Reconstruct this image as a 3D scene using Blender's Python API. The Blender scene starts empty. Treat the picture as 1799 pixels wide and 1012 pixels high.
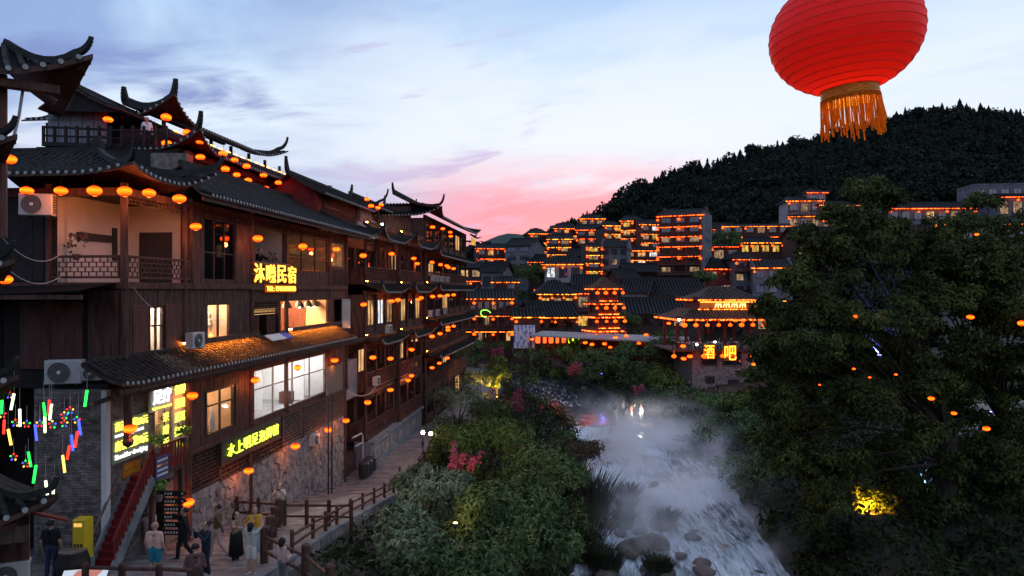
import bpy, math, random
import numpy as np
from mathutils import Vector, Matrix
R = math.radians
random.seed(7); rng = np.random.default_rng(11)
scene = bpy.context.scene
COL = scene.collection

# ---------------------------------------------------------------- camera
CAMZ, HORIZ, CX, FPX = 9.5, 502.0, 899.5, 1250.0
cam_d = bpy.data.cameras.new('camera'); cam = bpy.data.objects.new('camera', cam_d); COL.objects.link(cam)
cam_d.sensor_width = 36.0; cam_d.lens = 36.0 * FPX / 1799.0
cam_d.shift_y = -(HORIZ - 506.0) / 1799.0
cam_d.clip_start = 0.1; cam_d.clip_end = 6000
cam.location = (0, 0, CAMZ); cam.rotation_euler = (R(90), 0, 0)
scene.camera = cam

# ---------------------------------------------------------------- world: dusk sky with thin cloud and a pink afterglow
SUN_AZ, SUN_EL = 6.0, 2.0            # degrees right of the view axis / above the horizon
world = bpy.data.worlds.new('World'); scene.world = world; world.use_nodes = True
nt = world.node_tree; nt.nodes.clear()
def wn(t, **k):
    n = nt.nodes.new(t)
    for a, b in k.items(): setattr(n, a, b)
    return n
def wl(a, b): nt.links.new(a, b)
def wmath(op, a, b=None, c=None, clamp=False):
    n = wn('ShaderNodeMath', operation=op); n.use_clamp = clamp
    for i, x in enumerate((a, b, c)):
        if x is None: continue
        if isinstance(x, (int, float)): n.inputs[i].default_value = x
        else: wl(x, n.inputs[i])
    return n.outputs[0]
def wmap(x, a, b, c, d, smooth=True):
    n = wn('ShaderNodeMapRange'); n.interpolation_type = 'SMOOTHSTEP' if smooth else 'LINEAR'
    wl(x, n.inputs[0])
    for i, v in enumerate((a, b, c, d)): n.inputs[i + 1].default_value = v
    return n.outputs[0]
def wmix(f, a, b):
    n = wn('ShaderNodeMix', data_type='RGBA')
    for s, x in ((n.inputs[0], f), (n.inputs[6], a), (n.inputs[7], b)):
        if isinstance(x, (int, float)): s.default_value = x
        elif isinstance(x, tuple): s.default_value = (*x, 1)
        else: wl(x, s)
    return n.outputs[2]
tc = wn('ShaderNodeTexCoord'); sep = wn('ShaderNodeSeparateXYZ'); wl(tc.outputs['Generated'], sep.inputs[0])
dx, dy, dz = sep.outputs
az = wmath('MULTIPLY', wmath('ARCTAN2', dx, dy), 57.29578)
el = wmath('MULTIPLY', wmath('ARCSINE', dz), 57.29578)
sky = wn('ShaderNodeTexSky', sky_type='NISHITA'); sky.sun_disc = False
sky.sun_elevation = R(SUN_EL); sky.sun_rotation = R(SUN_AZ); sky.air_density = 1.2; sky.dust_density = 0.6; sky.ozone_density = 4.0
# cloud coordinates: direction projected on a flat cloud deck
den = wmath('ADD', wmath('MAXIMUM', dz, 0.0), 0.12)
cx_ = wmath('DIVIDE', dx, den); cy_ = wmath('DIVIDE', dy, den)
cmb = wn('ShaderNodeCombineXYZ'); wl(wmath('ADD', cx_, wmath('MULTIPLY', cy_, 0.55)), cmb.inputs[0]); wl(wmath('MULTIPLY', cy_, 1.1), cmb.inputs[1])
def wnoise(scale, detail, rough, off=(0, 0, 0), dist=0.0, src=None):
    m = wn('ShaderNodeMapping'); m.inputs[1].default_value = off; wl(src or cmb.outputs[0], m.inputs[0])
    n = wn('ShaderNodeTexNoise'); n.inputs['Scale'].default_value = scale; n.inputs['Detail'].default_value = detail
    n.inputs['Roughness'].default_value = rough; n.inputs['Distortion'].default_value = dist
    wl(m.outputs[0], n.inputs['Vector']); return n.outputs[0]
n1 = wnoise(0.75, 5, 0.55, (3.1, 1.7, 0), 0.6)
n2 = wnoise(1.9, 6, 0.6, (8.3, 2.2, 4), 0.4)
# vertical stretch coordinates for the streaks near the horizon
cmb2 = wn('ShaderNodeCombineXYZ'); wl(wmath('MULTIPLY', az, 0.05), cmb2.inputs[0]); wl(wmath('MULTIPLY', wmath('SUBTRACT', el, wmath('MULTIPLY', az, 0.16)), 0.26), cmb2.inputs[1])
n3 = wnoise(1.3, 5, 0.55, (1.3, 0.4, 2), 0.5, cmb2.outputs[0])
base_c = wn('ShaderNodeValToRGB'); cr = base_c.color_ramp
wl(wmap(el, -4, 60, 0, 1, False), base_c.inputs[0])
cr.elements[0].position = 0.0; cr.elements[0].color = (0.52, 0.48, 0.66, 1)
cr.elements[1].position = 1.0; cr.elements[1].color = (0.48, 0.61, 0.86, 1)
for p, c in ((0.16, (0.62, 0.60, 0.80, 1)), (0.25, (0.76, 0.84, 0.95, 1)), (0.33, (0.62, 0.78, 0.95, 1)), (0.42, (0.42, 0.61, 0.89, 1))):
    e = cr.elements.new(p); e.color = c
col = base_c.outputs[0]
# blue-lavender cloud bank, heavier to the left of the afterglow
side = wmap(az, 12, -26, 0.0, 1.0)
bank = wmath('MULTIPLY', wmap(n1, 0.32, 0.60, 0, 1), wmath('ADD', wmath('MULTIPLY', side, 0.85), 0.12), clamp=True)
col = wmix(wmath('MULTIPLY', bank, 0.9), col, (0.25, 0.355, 0.66))
dark = wmath('MULTIPLY', wmap(n3, 0.5, 0.68, 0, 1), wmath('MULTIPLY', wmap(az, -2, -20, 0, 1), wmap(el, 24, 13, 0, 1)))
col = wmix(wmath('MULTIPLY', dark, 0.95), col, (0.22, 0.27, 0.55))
# white veil round the bright gap above the afterglow
veil = wmath('MULTIPLY', wmap(n2, 0.22, 0.52, 0.1, 1), wmath('MULTIPLY', wmap(el, 5, 10, 0, 1), wmap(el, 25, 14, 0.12, 1)))
veil = wmath('MULTIPLY', veil, wmath('MULTIPLY', wmap(az, -24, -6, 0, 1), wmap(az, 75, 40, 0.3, 1)))
col = wmix(wmath('MULTIPLY', veil, 0.8), col, (0.86, 0.91, 0.97))
# pink afterglow: low band, brightest a little right of the axis, broken by streaks
pk = wmath('MULTIPLY', wmap(el, -1, 3, 0.35, 1), wmap(el, 12, 6, 0, 1))
pk = wmath('MULTIPLY', pk, wmath('MULTIPLY', wmap(az, -14, 0, 0.0, 1), wmap(az, 20, 8, 0.0, 1)))
pk = wmath('MULTIPLY', pk, wmap(n3, 0.26, 0.50, 0.25, 1.0))
col = wmix(wmath('MULTIPLY', pk, 0.95), col, (1.0, 0.27, 0.36))
lav = wmath('MULTIPLY', wmath('MULTIPLY', wmap(n3, 0.56, 0.66, 0, 1), wmap(el, 22, 16, 0, 1)), wmath('MULTIPLY', wmap(az, -22, -8, 0, 1), wmap(az, 6, -2, 0, 1)))
col = wmix(wmath('MULTIPLY', lav, 0.75), col, (0.56, 0.44, 0.70))
bg1 = wn('ShaderNodeBackground'); wl(col, bg1.inputs[0]); bg1.inputs[1].default_value = 1.0
bg2 = wn('ShaderNodeBackground'); wl(sky.outputs[0], bg2.inputs[0]); bg2.inputs[1].default_value = 0.05
add = wn('ShaderNodeAddShader'); wl(bg1.outputs[0], add.inputs[0]); wl(bg2.outputs[0], add.inputs[1])
wo = wn('ShaderNodeOutputWorld'); wl(add.outputs[0], wo.inputs[0])
world.cycles.sampling_method = 'MANUAL'; world.cycles.sample_map_resolution = 512

# ---------------------------------------------------------------- sun: last glow from behind the ridge
sun_d = bpy.data.lights.new('sun', 'SUN'); sun = bpy.data.objects.new('sun', sun_d); COL.objects.link(sun)
sun_d.energy = 0.12; sun_d.angle = R(20); sun_d.color = (1.0, 0.72, 0.66)
sd = Vector((math.sin(R(SUN_AZ)), math.cos(R(SUN_AZ)), math.tan(R(8))))
sun.rotation_euler = sd.to_track_quat('Z', 'Y').to_euler()

vs = scene.view_settings; vs.view_transform = 'Standard'; vs.look = 'None'; vs.exposure = 0.0; vs.gamma = 1.0; vs.use_curve_mapping = False
scene.render.engine = 'CYCLES'
cy = scene.cycles
cy.use_denoising = True
try: cy.denoiser = 'OPENIMAGEDENOISE'; cy.denoising_input_passes = 'RGB_ALBEDO_NORMAL'; cy.denoising_prefilter = 'ACCURATE'
except Exception: pass
cy.max_bounces = 8; cy.diffuse_bounces = 2; cy.glossy_bounces = 2; cy.transmission_bounces = 3; cy.transparent_max_bounces = 10; cy.volume_bounces = 6
cy.volume_step_rate = 0.12; cy.volume_max_steps = 96
cy.sample_clamp_indirect = 4.0; cy.use_light_tree = True
cy.caustics_reflective = False; cy.caustics_refractive = False
# ================================================================ helpers
def PX(px, py, Y): return ((px - CX) / FPX * Y, Y, CAMZ - (py - HORIZ) / FPX * Y)
# left-bank frame: u runs along the house fronts away from the camera, v points out to the river
OX, DX, DY = -15.0, 0.0987, 0.99512
def F(u, v, z): return (OX + DX * u + DY * v, DY * u - DX * v, z)
def fu(px, v=0.0):
    k = (px - CX) / FPX
    return (OX + DY * v + k * DX * v) / (k * DY - DX)
def fz(px, py, v=0.0):
    Y = DY * fu(px, v) - DX * v
    return CAMZ - (py - HORIZ) / FPX * Y
def xfF(a):
    a = np.asarray(a, float); o = np.empty_like(a)
    o[:, 0] = OX + DX * a[:, 0] + DY * a[:, 1]; o[:, 1] = DY * a[:, 0] - DX * a[:, 1]; o[:, 2] = a[:, 2]
    return o
def xfrot(loc, ang):
    c, s = math.cos(ang), math.sin(ang)
    def f(a):
        a = np.asarray(a, float); o = np.empty_like(a)
        o[:, 0] = loc[0] + c * a[:, 0] - s * a[:, 1]; o[:, 1] = loc[1] + s * a[:, 0] + c * a[:, 1]; o[:, 2] = loc[2] + a[:, 2]
        return o
    return f
def V3(p): return np.array(p, float)
BASE = {}
def link(o): COL.objects.link(o); return o
def tag(o, label, cat, group=None, kind=None):
    if label: o['label'] = label
    if cat: o['category'] = cat
    if group: o['group'] = group
    if kind: o['kind'] = kind
    return o
def thing(name, label, cat, loc=(0, 0, 0), rotz=0.0, group=None):
    o = link(bpy.data.objects.new(name, None)); o.location = loc; o.rotation_euler = (0, 0, rotz); o.empty_display_size = .2
    BASE[o.name] = np.array(loc, float) if rotz == 0 else None
    return tag(o, label, cat, group)
def dup(root, loc=None, rotz=None, label=None, group=None, scale=None):
    r = link(root.copy())
    if loc is not None: r.location = loc
    if rotz is not None: r.rotation_euler = (0, 0, rotz)
    if scale is not None: r.scale = (scale,) * 3 if not isinstance(scale, tuple) else scale
    if label: r['label'] = label
    if group: r['group'] = group
    for ch in list(root.children):
        if ch.type == 'LIGHT': continue
        c = link(ch.copy()); c.parent = r
        for g in list(ch.children):
            d = link(g.copy()); d.parent = c
    return r
class MB:
    def __init__(s): s.v = []; s.f = []; s.m = []
    def add(s, vs_, fs_, mi=0):
        n = len(s.v); s.v.extend([tuple(p) for p in vs_])
        for f in fs_: s.f.append(tuple(i + n for i in f)); s.m.append(mi)
        return s
    def poly(s, pts, mi=0): return s.add(pts, [tuple(range(len(pts)))], mi)
    def box(s, x0, x1, y0, y1, z0, z1, mi=0):
        if x0 > x1: x0, x1 = x1, x0
        if y0 > y1: y0, y1 = y1, y0
        if z0 > z1: z0, z1 = z1, z0
        return s.add([(x0, y0, z0), (x1, y0, z0), (x1, y1, z0), (x0, y1, z0), (x0, y0, z1), (x1, y0, z1), (x1, y1, z1), (x0, y1, z1)],
                     [(0, 3, 2, 1), (4, 5, 6, 7), (0, 1, 5, 4), (1, 2, 6, 5), (2, 3, 7, 6), (3, 0, 4, 7)], mi)
    def bbox(s, x0, x1, y0, y1, z0, z1, b=.01, mi=0):      # box with a small chamfer on its +/-y face edges
        if x0 > x1: x0, x1 = x1, x0
        if y0 > y1: y0, y1 = y1, y0
        if z0 > z1: z0, z1 = z1, z0
        vs_ = [(x0, y0, z0), (x1, y0, z0), (x1, y0, z1), (x0, y0, z1), (x0, y1 - b, z0), (x1, y1 - b, z0), (x1, y1 - b, z1), (x0, y1 - b, z1),
               (x0 + b, y1, z0 + b), (x1 - b, y1, z0 + b), (x1 - b, y1, z1 - b), (x0 + b, y1, z1 - b)]
        return s.add(vs_, [(0, 1, 2, 3), (0, 4, 5, 1), (1, 5, 6, 2), (2, 6, 7, 3), (3, 7, 4, 0), (4, 8, 9, 5), (5, 9, 10, 6), (6, 10, 11, 7), (7, 11, 8, 4), (8, 11, 10, 9)], mi)
    def bar(s, p, q, w=.05, h=.05, mi=0, up=(0, 0, 1)):
        p, q = V3(p), V3(q); d = q - p; L = np.linalg.norm(d)
        if L < 1e-6: return s
        d /= L; a = np.cross(d, V3(up))
        if np.linalg.norm(a) < 1e-4: a = np.cross(d, V3((1, 0, 0)))
        a /= np.linalg.norm(a); b = np.cross(a, d); a = a * w / 2; b = b * h / 2
        vs_ = [c + i * a + j * b for c in (p, q) for i, j in ((-1, -1), (1, -1), (1, 1), (-1, 1))]
        return s.add(vs_, [(0, 1, 2, 3), (7, 6, 5, 4), (0, 4, 5, 1), (1, 5, 6, 2), (2, 6, 7, 3), (3, 7, 4, 0)], mi)
    def tube(s, pts, r, n=6, mi=0, cap=True):
        pts = [V3(p) for p in pts]; k = len(pts)
        rs = r if hasattr(r, '__len__') else [r] * k
        base = len(s.v); t0 = None
        for i in range(k):
            t = pts[min(i + 1, k - 1)] - pts[max(i - 1, 0)]; L = np.linalg.norm(t); t = t / L if L > 1e-9 else V3((0, 0, 1))
            ref = V3((0, 0, 1)) if abs(t[2]) < .9 else V3((1, 0, 0))
            a = np.cross(t, ref); a /= np.linalg.norm(a)
            if t0 is not None:
                a2 = t0 - t * np.dot(t0, t)
                if np.linalg.norm(a2) > 1e-3: a = a2 / np.linalg.norm(a2)
            t0 = a; b = np.cross(t, a)
            for j in range(n):
                th = 2 * math.pi * j / n; s.v.append(tuple(pts[i] + rs[i] * (math.cos(th) * a + math.sin(th) * b)))
        for i in range(k - 1):
            for j in range(n):
                s.f.append((base + i * n + j, base + i * n + (j + 1) % n, base + (i + 1) * n + (j + 1) % n, base + (i + 1) * n + j)); s.m.append(mi)
        if cap:
            s.f.append(tuple(base + j for j in reversed(range(n)))); s.m.append(mi)
            s.f.append(tuple(base + (k - 1) * n + j for j in range(n))); s.m.append(mi)
        return s
    def lathe(s, prof, n=12, c=(0, 0, 0), mi=0, cap=True):
        base = len(s.v); k = len(prof)
        for r, z in prof:
            for j in range(n):
                th = 2 * math.pi * j / n; s.v.append((c[0] + r * math.cos(th), c[1] + r * math.sin(th), c[2] + z))
        for i in range(k - 1):
            for j in range(n):
                s.f.append((base + i * n + j, base + i * n + (j + 1) % n, base + (i + 1) * n + (j + 1) % n, base + (i + 1) * n + j)); s.m.append(mi)
        if not cap: return s
        s.f.append(tuple(base + j for j in reversed(range(n)))); s.m.append(mi)
        s.f.append(tuple(base + (k - 1) * n + j for j in range(n))); s.m.append(mi)
        return s
    def build(s, name, mats, parent=None, xf=None, smooth=False, local=False, kind=None):
        a = np.array(s.v, float).reshape(-1, 3)
        if xf is not None: a = xf(a)
        root = parent
        while root is not None and root.parent is not None: root = root.parent
        base = np.zeros(3)
        if root is not None and not local and BASE.get(root.name) is not None: base = BASE[root.name]
        elif root is None and not local and len(a): base = np.array((a[:, 0].mean(), a[:, 1].mean(), a[:, 2].min()))
        a = a - base
        me = bpy.data.meshes.new(name); me.from_pydata(a.tolist(), [], s.f)
        if not isinstance(mats, (list, tuple)): mats = [mats]
        for m in mats: me.materials.append(m)
        if len(mats) > 1: me.polygons.foreach_set('material_index', s.m)
        if smooth: me.polygons.foreach_set('use_smooth', [True] * len(me.polygons))
        me.update()
        o = link(bpy.data.objects.new(name, me))
        if parent is not None: o.parent = parent
        elif not local: o.location = base; BASE[o.name] = base
        if kind: o['kind'] = kind
        return o
def mesh_np(name, verts, faces, mats, parent=None, smooth=False, mi=None, loc=None):
    me = bpy.data.meshes.new(name); nv, nf = len(verts), len(faces); k = faces.shape[1]
    me.vertices.add(nv); me.vertices.foreach_set('co', np.asarray(verts, np.float32).ravel())
    me.loops.add(nf * k); me.loops.foreach_set('vertex_index', np.asarray(faces, np.int32).ravel())
    me.polygons.add(nf); me.polygons.foreach_set('loop_start', np.arange(0, nf * k, k, dtype=np.int32))
    me.polygons.foreach_set('loop_total', np.full(nf, k, np.int32))
    for m in (mats if isinstance(mats, (list, tuple)) else [mats]): me.materials.append(m)
    if mi is not None: me.polygons.foreach_set('material_index', np.asarray(mi, np.int32))
    if smooth: me.polygons.foreach_set('use_smooth', np.ones(nf, bool))
    me.update(calc_edges=True)
    o = link(bpy.data.objects.new(name, me))
    if parent is not None: o.parent = parent
    if loc is not None: o.location = loc
    return o

# ---------------------------------------------------------------- lettering
def text_raw(body, size, off=.0, ext=.01):
    c = bpy.data.curves.new('txt', 'FONT'); c.body = body; c.size = size; c.offset = off; c.extrude = ext; c.align_x = 'LEFT'; c.resolution_u = 3
    o = bpy.data.objects.new('txt', c); link(o); dg = bpy.context.evaluated_depsgraph_get()
    me = bpy.data.meshes.new_from_object(o.evaluated_get(dg)); v = np.array([w.co[:] for w in me.vertices]); f = [tuple(p.vertices) for p in me.polygons]
    bpy.data.objects.remove(o); bpy.data.curves.remove(c); bpy.data.meshes.remove(me)
    return v, f
TXT = {}
def text_mesh(body, size, off=.0, ext=.01):
    k = (body, off, ext)
    if k not in TXT: TXT[k] = text_raw(body, 1.0, off, ext)
    return TXT[k]
for q in [('沐', 0.008, 0.02), ('沐', 0.03, 0.006), ('曦', 0.008, 0.02), ('曦', 0.03, 0.006), ('民', 0.008, 0.02), ('民', 0.03, 0.006), ('宿', 0.008, 0.02), ('宿', 0.03, 0.006), ('TEL: 19184918855', 0.01, 0.02), ('水', 0.008, 0.015), ('水', 0.03, 0.003), ('上', 0.008, 0.015), ('上', 0.03, 0.003), ('明', 0.008, 0.015), ('明', 0.03, 0.003), ('足', 0.008, 0.015), ('足', 0.03, 0.003), ('泡', 0.008, 0.015), ('泡', 0.03, 0.003), ('脚', 0.008, 0.015), ('脚', 0.03, 0.003), ('馆', 0.008, 0.015), ('馆', 0.03, 0.003), ('苗汤泡脚20元', 0.008, 0.012), ('soaking feet', 0.008, 0.012), ('肩颈疏通30元', 0.008, 0.012), ('Shoulder dredging', 0.008, 0.012), ('18674311478', 0.008, 0.004), ('19158794298', 0.008, 0.004), ('足疗', 0.03, 0.015), ('电话 191 5984 4288', 0.012, 0.008), ('修脚', 0.008, 0.012), ('洗眼', 0.008, 0.012), ('采耳', 0.008, 0.012), ('推拿', 0.008, 0.012), ('开背', 0.008, 0.012), ('采', 0.012, 0.01), ('跗', 0.012, 0.01), ('诉', 0.012, 0.01), ('酒', 0.02, 0.03), ('酒', 0.05, 0.008), ('吧', 0.02, 0.03), ('吧', 0.05, 0.008)]: text_mesh(q[0], 1.0, q[1], q[2])
# ---------------------------------------------------------------- figures: one closed skin per person, grown round a posed skeleton
def capsule(mb, p, q, r0, r1, n=10):
    p, q = V3(p), V3(q); d = q - p; L = np.linalg.norm(d); d = d / L if L > 1e-6 else V3((0, 0, 1)); pts, rr = [], []
    for t in (-.97, -.8, -.45): pts.append(p + d * r0 * t); rr.append(r0 * math.sqrt(1 - t * t))
    pts += [p, q]; rr += [r0, r1]
    for t in (.45, .8, .97): pts.append(q + d * r1 * t); rr.append(r1 * math.sqrt(1 - t * t))
    mb.tube(pts, rr, n)
ARM = dict(down=((.150, .02, .635), (.158, -.035, .49)), phone=((.165, -.12, .70), (.045, -.20, .855)), raised=((.16, -.12, .90), (.10, -.20, 1.0)), point=((.21, -.10, .755), (.29, -.25, .80)), fwd=((.13, -.14, .70), (.06, -.30, .74)), bent=((.155, .03, .64), (.06, -.13, .63)), back=((.16, .09, .65), (.17, .14, .52)), hip=((.21, .06, .66), (.12, -.04, .56)))
LEG = dict(stand=((.06, -.01, .285, .062, .02, .045), (.06, -.01, .285, .066, .02, .045)), walk=((.055, -.11, .30, .055, -.13, .045), (.055, .04, .285, .06, .20, .07)), sit=((.08, -.24, .30, .08, -.22, .045), (.10, -.24, .30, .10, -.25, .045)))
def figure(H=1.65, arms=('down', 'down'), legs='stand', sleeve='short', trouser='long', lean=0., girth=1.0, hair='short', skirt=0):
    hip = .52 if legs != 'sit' else .30; dz = hip - .52; B = []
    def J(x, y, z): return V3((x, y + lean * max(0, z - .5) * -1, z + dz)) * H
    def add(p, q, r0, r1, m): B.append((V3(p), V3(q), r0 * H, r1 * H, m))
    g = girth
    for s in (-1, 1):
        add(J(s * .042 * g, 0, .53), J(s * .05 * g, 0, .62), .062 * g, .056 * g, 2); add(J(s * .05 * g, 0, .575), J(s * .055 * g, 0, .70), .060 * g, .064 * g, 1); add(J(s * .055 * g, 0, .70), J(s * .075, .01, .785), .064 * g, .048, 1)
    add(J(-.09, .01, .805), J(.09, .01, .805), .040, .040, 1); add(J(0, .005, .80), J(0, -.01, .88), .036, .031, 0)
    add(J(0, -.012, .905), J(0, -.005, .945), .050, .058, 0); add(J(0, -.045, .885), J(0, -.03, .90), .028, .04, 0); add(J(0, -.066, .918), J(0, -.058, .935), .010, .007, 0)
    for s in (-1, 1): add(J(s * .058, 0, .915), J(s * .058, 0, .935), .012, .014, 0)
    for s, a in ((-1, arms[0]), (1, arms[1])):
        e, w = ARM[a]; S_ = J(s * .108 * (.6 + .4 * g), .01, .80); E_ = J(s * e[0], e[1], e[2]); W_ = J(s * w[0], w[1], w[2]); mid_ = S_ + (E_ - S_) * .7
        add(S_, mid_, .036, .031, 1); add(mid_, E_, .029 if sleeve == 'short' else .031, .025 if sleeve == 'short' else .029, 0 if sleeve == 'short' else 1); add(E_, W_, .025 if sleeve == 'short' else .029, .018 if sleeve == 'short' else .022, 0 if sleeve == 'short' else 1)
        d = W_ - E_; d /= np.linalg.norm(d); sd = V3((s, 0, 0)) - d * d[0] * s; sd = sd / (np.linalg.norm(sd) + 1e-6); f = np.cross(d, sd)
        Pm = W_ + d * .045 * H; add(W_, Pm, .017, .018, 0)
        for k, (o, ln) in enumerate(((-.016, .032), (-.005, .040), (.006, .037), (.016, .028))):
            k0 = Pm + sd * o * H; k1 = k0 + d * ln * .55 * H + f * .006 * H; k2 = k1 + d * ln * .4 * H + f * .018 * H; add(k0, k1, .0062, .0058, 0); add(k1, k2, .0058, .0048, 0)
        t0 = W_ + d * .018 * H - sd * .014 * H; t1 = t0 + d * .022 * H - sd * .020 * H; add(t0, t1, .0075, .0062, 0); add(t1, t1 + d * .02 * H, .0062, .005, 0)
    for s, L_ in ((-1, LEG[legs][0]), (1, LEG[legs][1])):
        h = J(s * .048, 0, .52); k = V3((s * L_[0], L_[1], L_[2])) * H; a = V3((s * L_[3], L_[4], L_[5])) * H; m2 = 0 if trouser == 'bare' else 2; mk = h + (k - h) * (.8 if trouser == 'short' else .35)
        add(h, mk, .060 * g, .050, 2); add(mk, k, .046, .038, 0 if trouser in ('bare', 'short') else 2); add(k, a, .037 if trouser != 'long' else .042, .024 if trouser != 'long' else .034, 2 if trouser == 'long' else 0)
        add(a + V3((0, .018, -.022)) * H, a + V3((0, -.075, -.026)) * H, .022, .019, 3)
    mb = MB()
    for p, q, r0, r1, m in B: capsule(mb, p, q, r0, r1)
    me = bpy.data.meshes.new('body'); me.from_pydata(mb.v, [], mb.f); o = bpy.data.objects.new('body', me); link(o)
    md = o.modifiers.new('r', 'REMESH'); md.mode = 'VOXEL'; md.voxel_size = .0125; sm = o.modifiers.new('s', 'SMOOTH'); sm.factor = .5; sm.iterations = 2; de = o.modifiers.new('d', 'DECIMATE'); de.ratio = .28
    out = bpy.data.meshes.new_from_object(o.evaluated_get(bpy.context.evaluated_depsgraph_get())); bpy.data.objects.remove(o); bpy.data.meshes.remove(me); out.materials.clear()
    c = np.zeros(len(out.polygons) * 3); out.polygons.foreach_get('center', c); c = c.reshape(-1, 3); best = np.full(len(c), 1e9); mi = np.zeros(len(c), int)
    for p, q, r0, r1, m in B:
        d = q - p; t = np.clip(((c - p) @ d) / max(d @ d, 1e-9), 0, 1); dist = np.linalg.norm(c - p - t[:, None] * d, axis=1) - (r0 + (r1 - r0) * t); k = dist < best; best[k] = dist[k]; mi[k] = m
    hb = MB(); hc = J(0, .012, .938)      # hair shell
    hb.lathe([(.066 * H * math.sqrt(max(0, 1 - t * t)) + .002, .062 * H * t) for t in (-.35, -.1, .2, .5, .75, .92, 1)], 12, tuple(hc))
    if hair == 'long': capsule(hb, J(0, .035, .93), J(0, .055, .80), .055 * H, .045 * H, 10)
    if hair == 'bob': capsule(hb, J(0, .03, .93), J(0, .04, .87), .056 * H, .05 * H, 10)
    if hair == 'bun': capsule(hb, J(0, .07, .96), J(0, .075, .97), .028 * H, .026 * H, 10)
    eyes = [J(s * .022, -.058, .932) for s in (-1, 1)]
    sk = None
    if skirt: sk = MB(); sk.lathe([(.105 * H * g, .60 * H + dz * H), (.12 * H * g, .53 * H + dz * H), (.125 * H * g + .03 * skirt * H, (.56 - skirt * .5) * H + dz * H), (.10 * H, (.56 - skirt * .5) * H + dz * H + .01)], 18, (0, 0, 0))
    return dict(me=out, mi=mi, hair=hb, eyes=eyes, H=H, skirt=sk)
FIG = {}
for k, a in dict(
    woman_tee=dict(H=1.62, arms=('phone', 'phone'), hair='short', girth=1.05), man_suit=dict(H=1.74, arms=('point', 'back'), legs='walk', sleeve='long', girth=1.1), man_teal=dict(H=1.68, girth=1.2, trouser='short', hair='none'),
    sitter=dict(H=1.66, arms=('bent', 'bent'), legs='sit', sleeve='long', girth=1.1, lean=.4), woman_navy=dict(H=1.62, arms=('phone', 'phone'), sleeve='long', hair='bun'), man_sweater=dict(H=1.76, arms=('bent', 'back'), legs='walk', sleeve='long', girth=1.05),
    woman_skirt=dict(H=1.62, arms=('point', 'bent'), hair='bob', skirt=.85), woman_yellow=dict(H=1.63, arms=('hip', 'down'), sleeve='long', hair='bun', girth=1.1), woman_shorts=dict(H=1.6, arms=('raised', 'raised'), hair='bob', trouser='short'),
    woman_hoodie=dict(H=1.6, arms=('bent', 'bent'), sleeve='long', hair='bob', girth=1.1), woman_floral=dict(H=1.64, arms=('phone', 'phone'), hair='bun', skirt=.3), man_black=dict(H=1.74, arms=('down', 'down'), legs='stand', girth=1.12),
    stander=dict(H=1.68, arms=('down', 'down')), leaner=dict(H=1.66, arms=('fwd', 'fwd'), sleeve='long', lean=.15), dress=dict(H=1.64, arms=('down', 'bent'), hair='long', skirt=.95), sitter_small=dict(H=1.55, arms=('bent', 'fwd'), legs='sit', hair='bob', lean=.3)).items(): FIG[k] = figure(**a)
# ---------------------------------------------------------------- materials
def mat(name, c, rough=.8, var=.25, scale=3.0, bump=0.0, c2=None, spec=.3, stretch=(1, 1, 1), metal=0.0, detail=5, coord='pos', island=0.0):
    m = bpy.data.materials.new(name); m.use_nodes = True; t = m.node_tree; b = t.nodes['Principled BSDF']
    b.inputs['Roughness'].default_value = rough; b.inputs['Specular IOR Level'].default_value = spec; b.inputs['Metallic'].default_value = metal
    if coord == 'pos': src = t.nodes.new('ShaderNodeNewGeometry').outputs['Position']
    else: src = t.nodes.new('ShaderNodeTexCoord').outputs['Object']
    mp = t.nodes.new('ShaderNodeMapping'); mp.inputs['Scale'].default_value = stretch; t.links.new(src, mp.inputs[0])
    n = t.nodes.new('ShaderNodeTexNoise'); n.inputs['Scale'].default_value = scale; n.inputs['Detail'].default_value = detail; n.inputs['Roughness'].default_value = .6
    t.links.new(mp.outputs[0], n.inputs['Vector'])
    rp = t.nodes.new('ShaderNodeValToRGB'); t.links.new(n.outputs[0], rp.inputs[0])
    lo = tuple(x * (1 - var) for x in c); hi = tuple(min(1, x * (1 + var)) for x in (c2 or c))
    rp.color_ramp.elements[0].position = .3; rp.color_ramp.elements[0].color = (*lo, 1)
    rp.color_ramp.elements[1].position = .7; rp.color_ramp.elements[1].color = (*hi, 1)
    out = rp.outputs[0]
    if island:
        g = t.nodes.new('ShaderNodeNewGeometry'); h = t.nodes.new('ShaderNodeHueSaturation')
        mr = t.nodes.new('ShaderNodeMapRange'); t.links.new(g.outputs['Random Per Island'], mr.inputs[0])
        mr.inputs[3].default_value = 1 - island; mr.inputs[4].default_value = 1 + island
        t.links.new(mr.outputs[0], h.inputs['Value']); t.links.new(out, h.inputs['Color']); out = h.outputs[0]
    t.links.new(out, b.inputs['Base Color'])
    if bump:
        bp = t.nodes.new('ShaderNodeBump'); bp.inputs['Strength'].default_value = bump; bp.inputs['Distance'].default_value = .05
        t.links.new(n.outputs[0], bp.inputs['Height']); t.links.new(bp.outputs[0], b.inputs['Normal'])
    return m
def emit(name, c, s):
    m = bpy.data.materials.new(name); m.use_nodes = True; t = m.node_tree; t.nodes.clear()
    e = t.nodes.new('ShaderNodeEmission'); e.inputs[0].default_value = (*c, 1); e.inputs[1].default_value = s
    o = t.nodes.new('ShaderNodeOutputMaterial'); t.links.new(e.outputs[0], o.inputs[0]); return m
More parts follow.
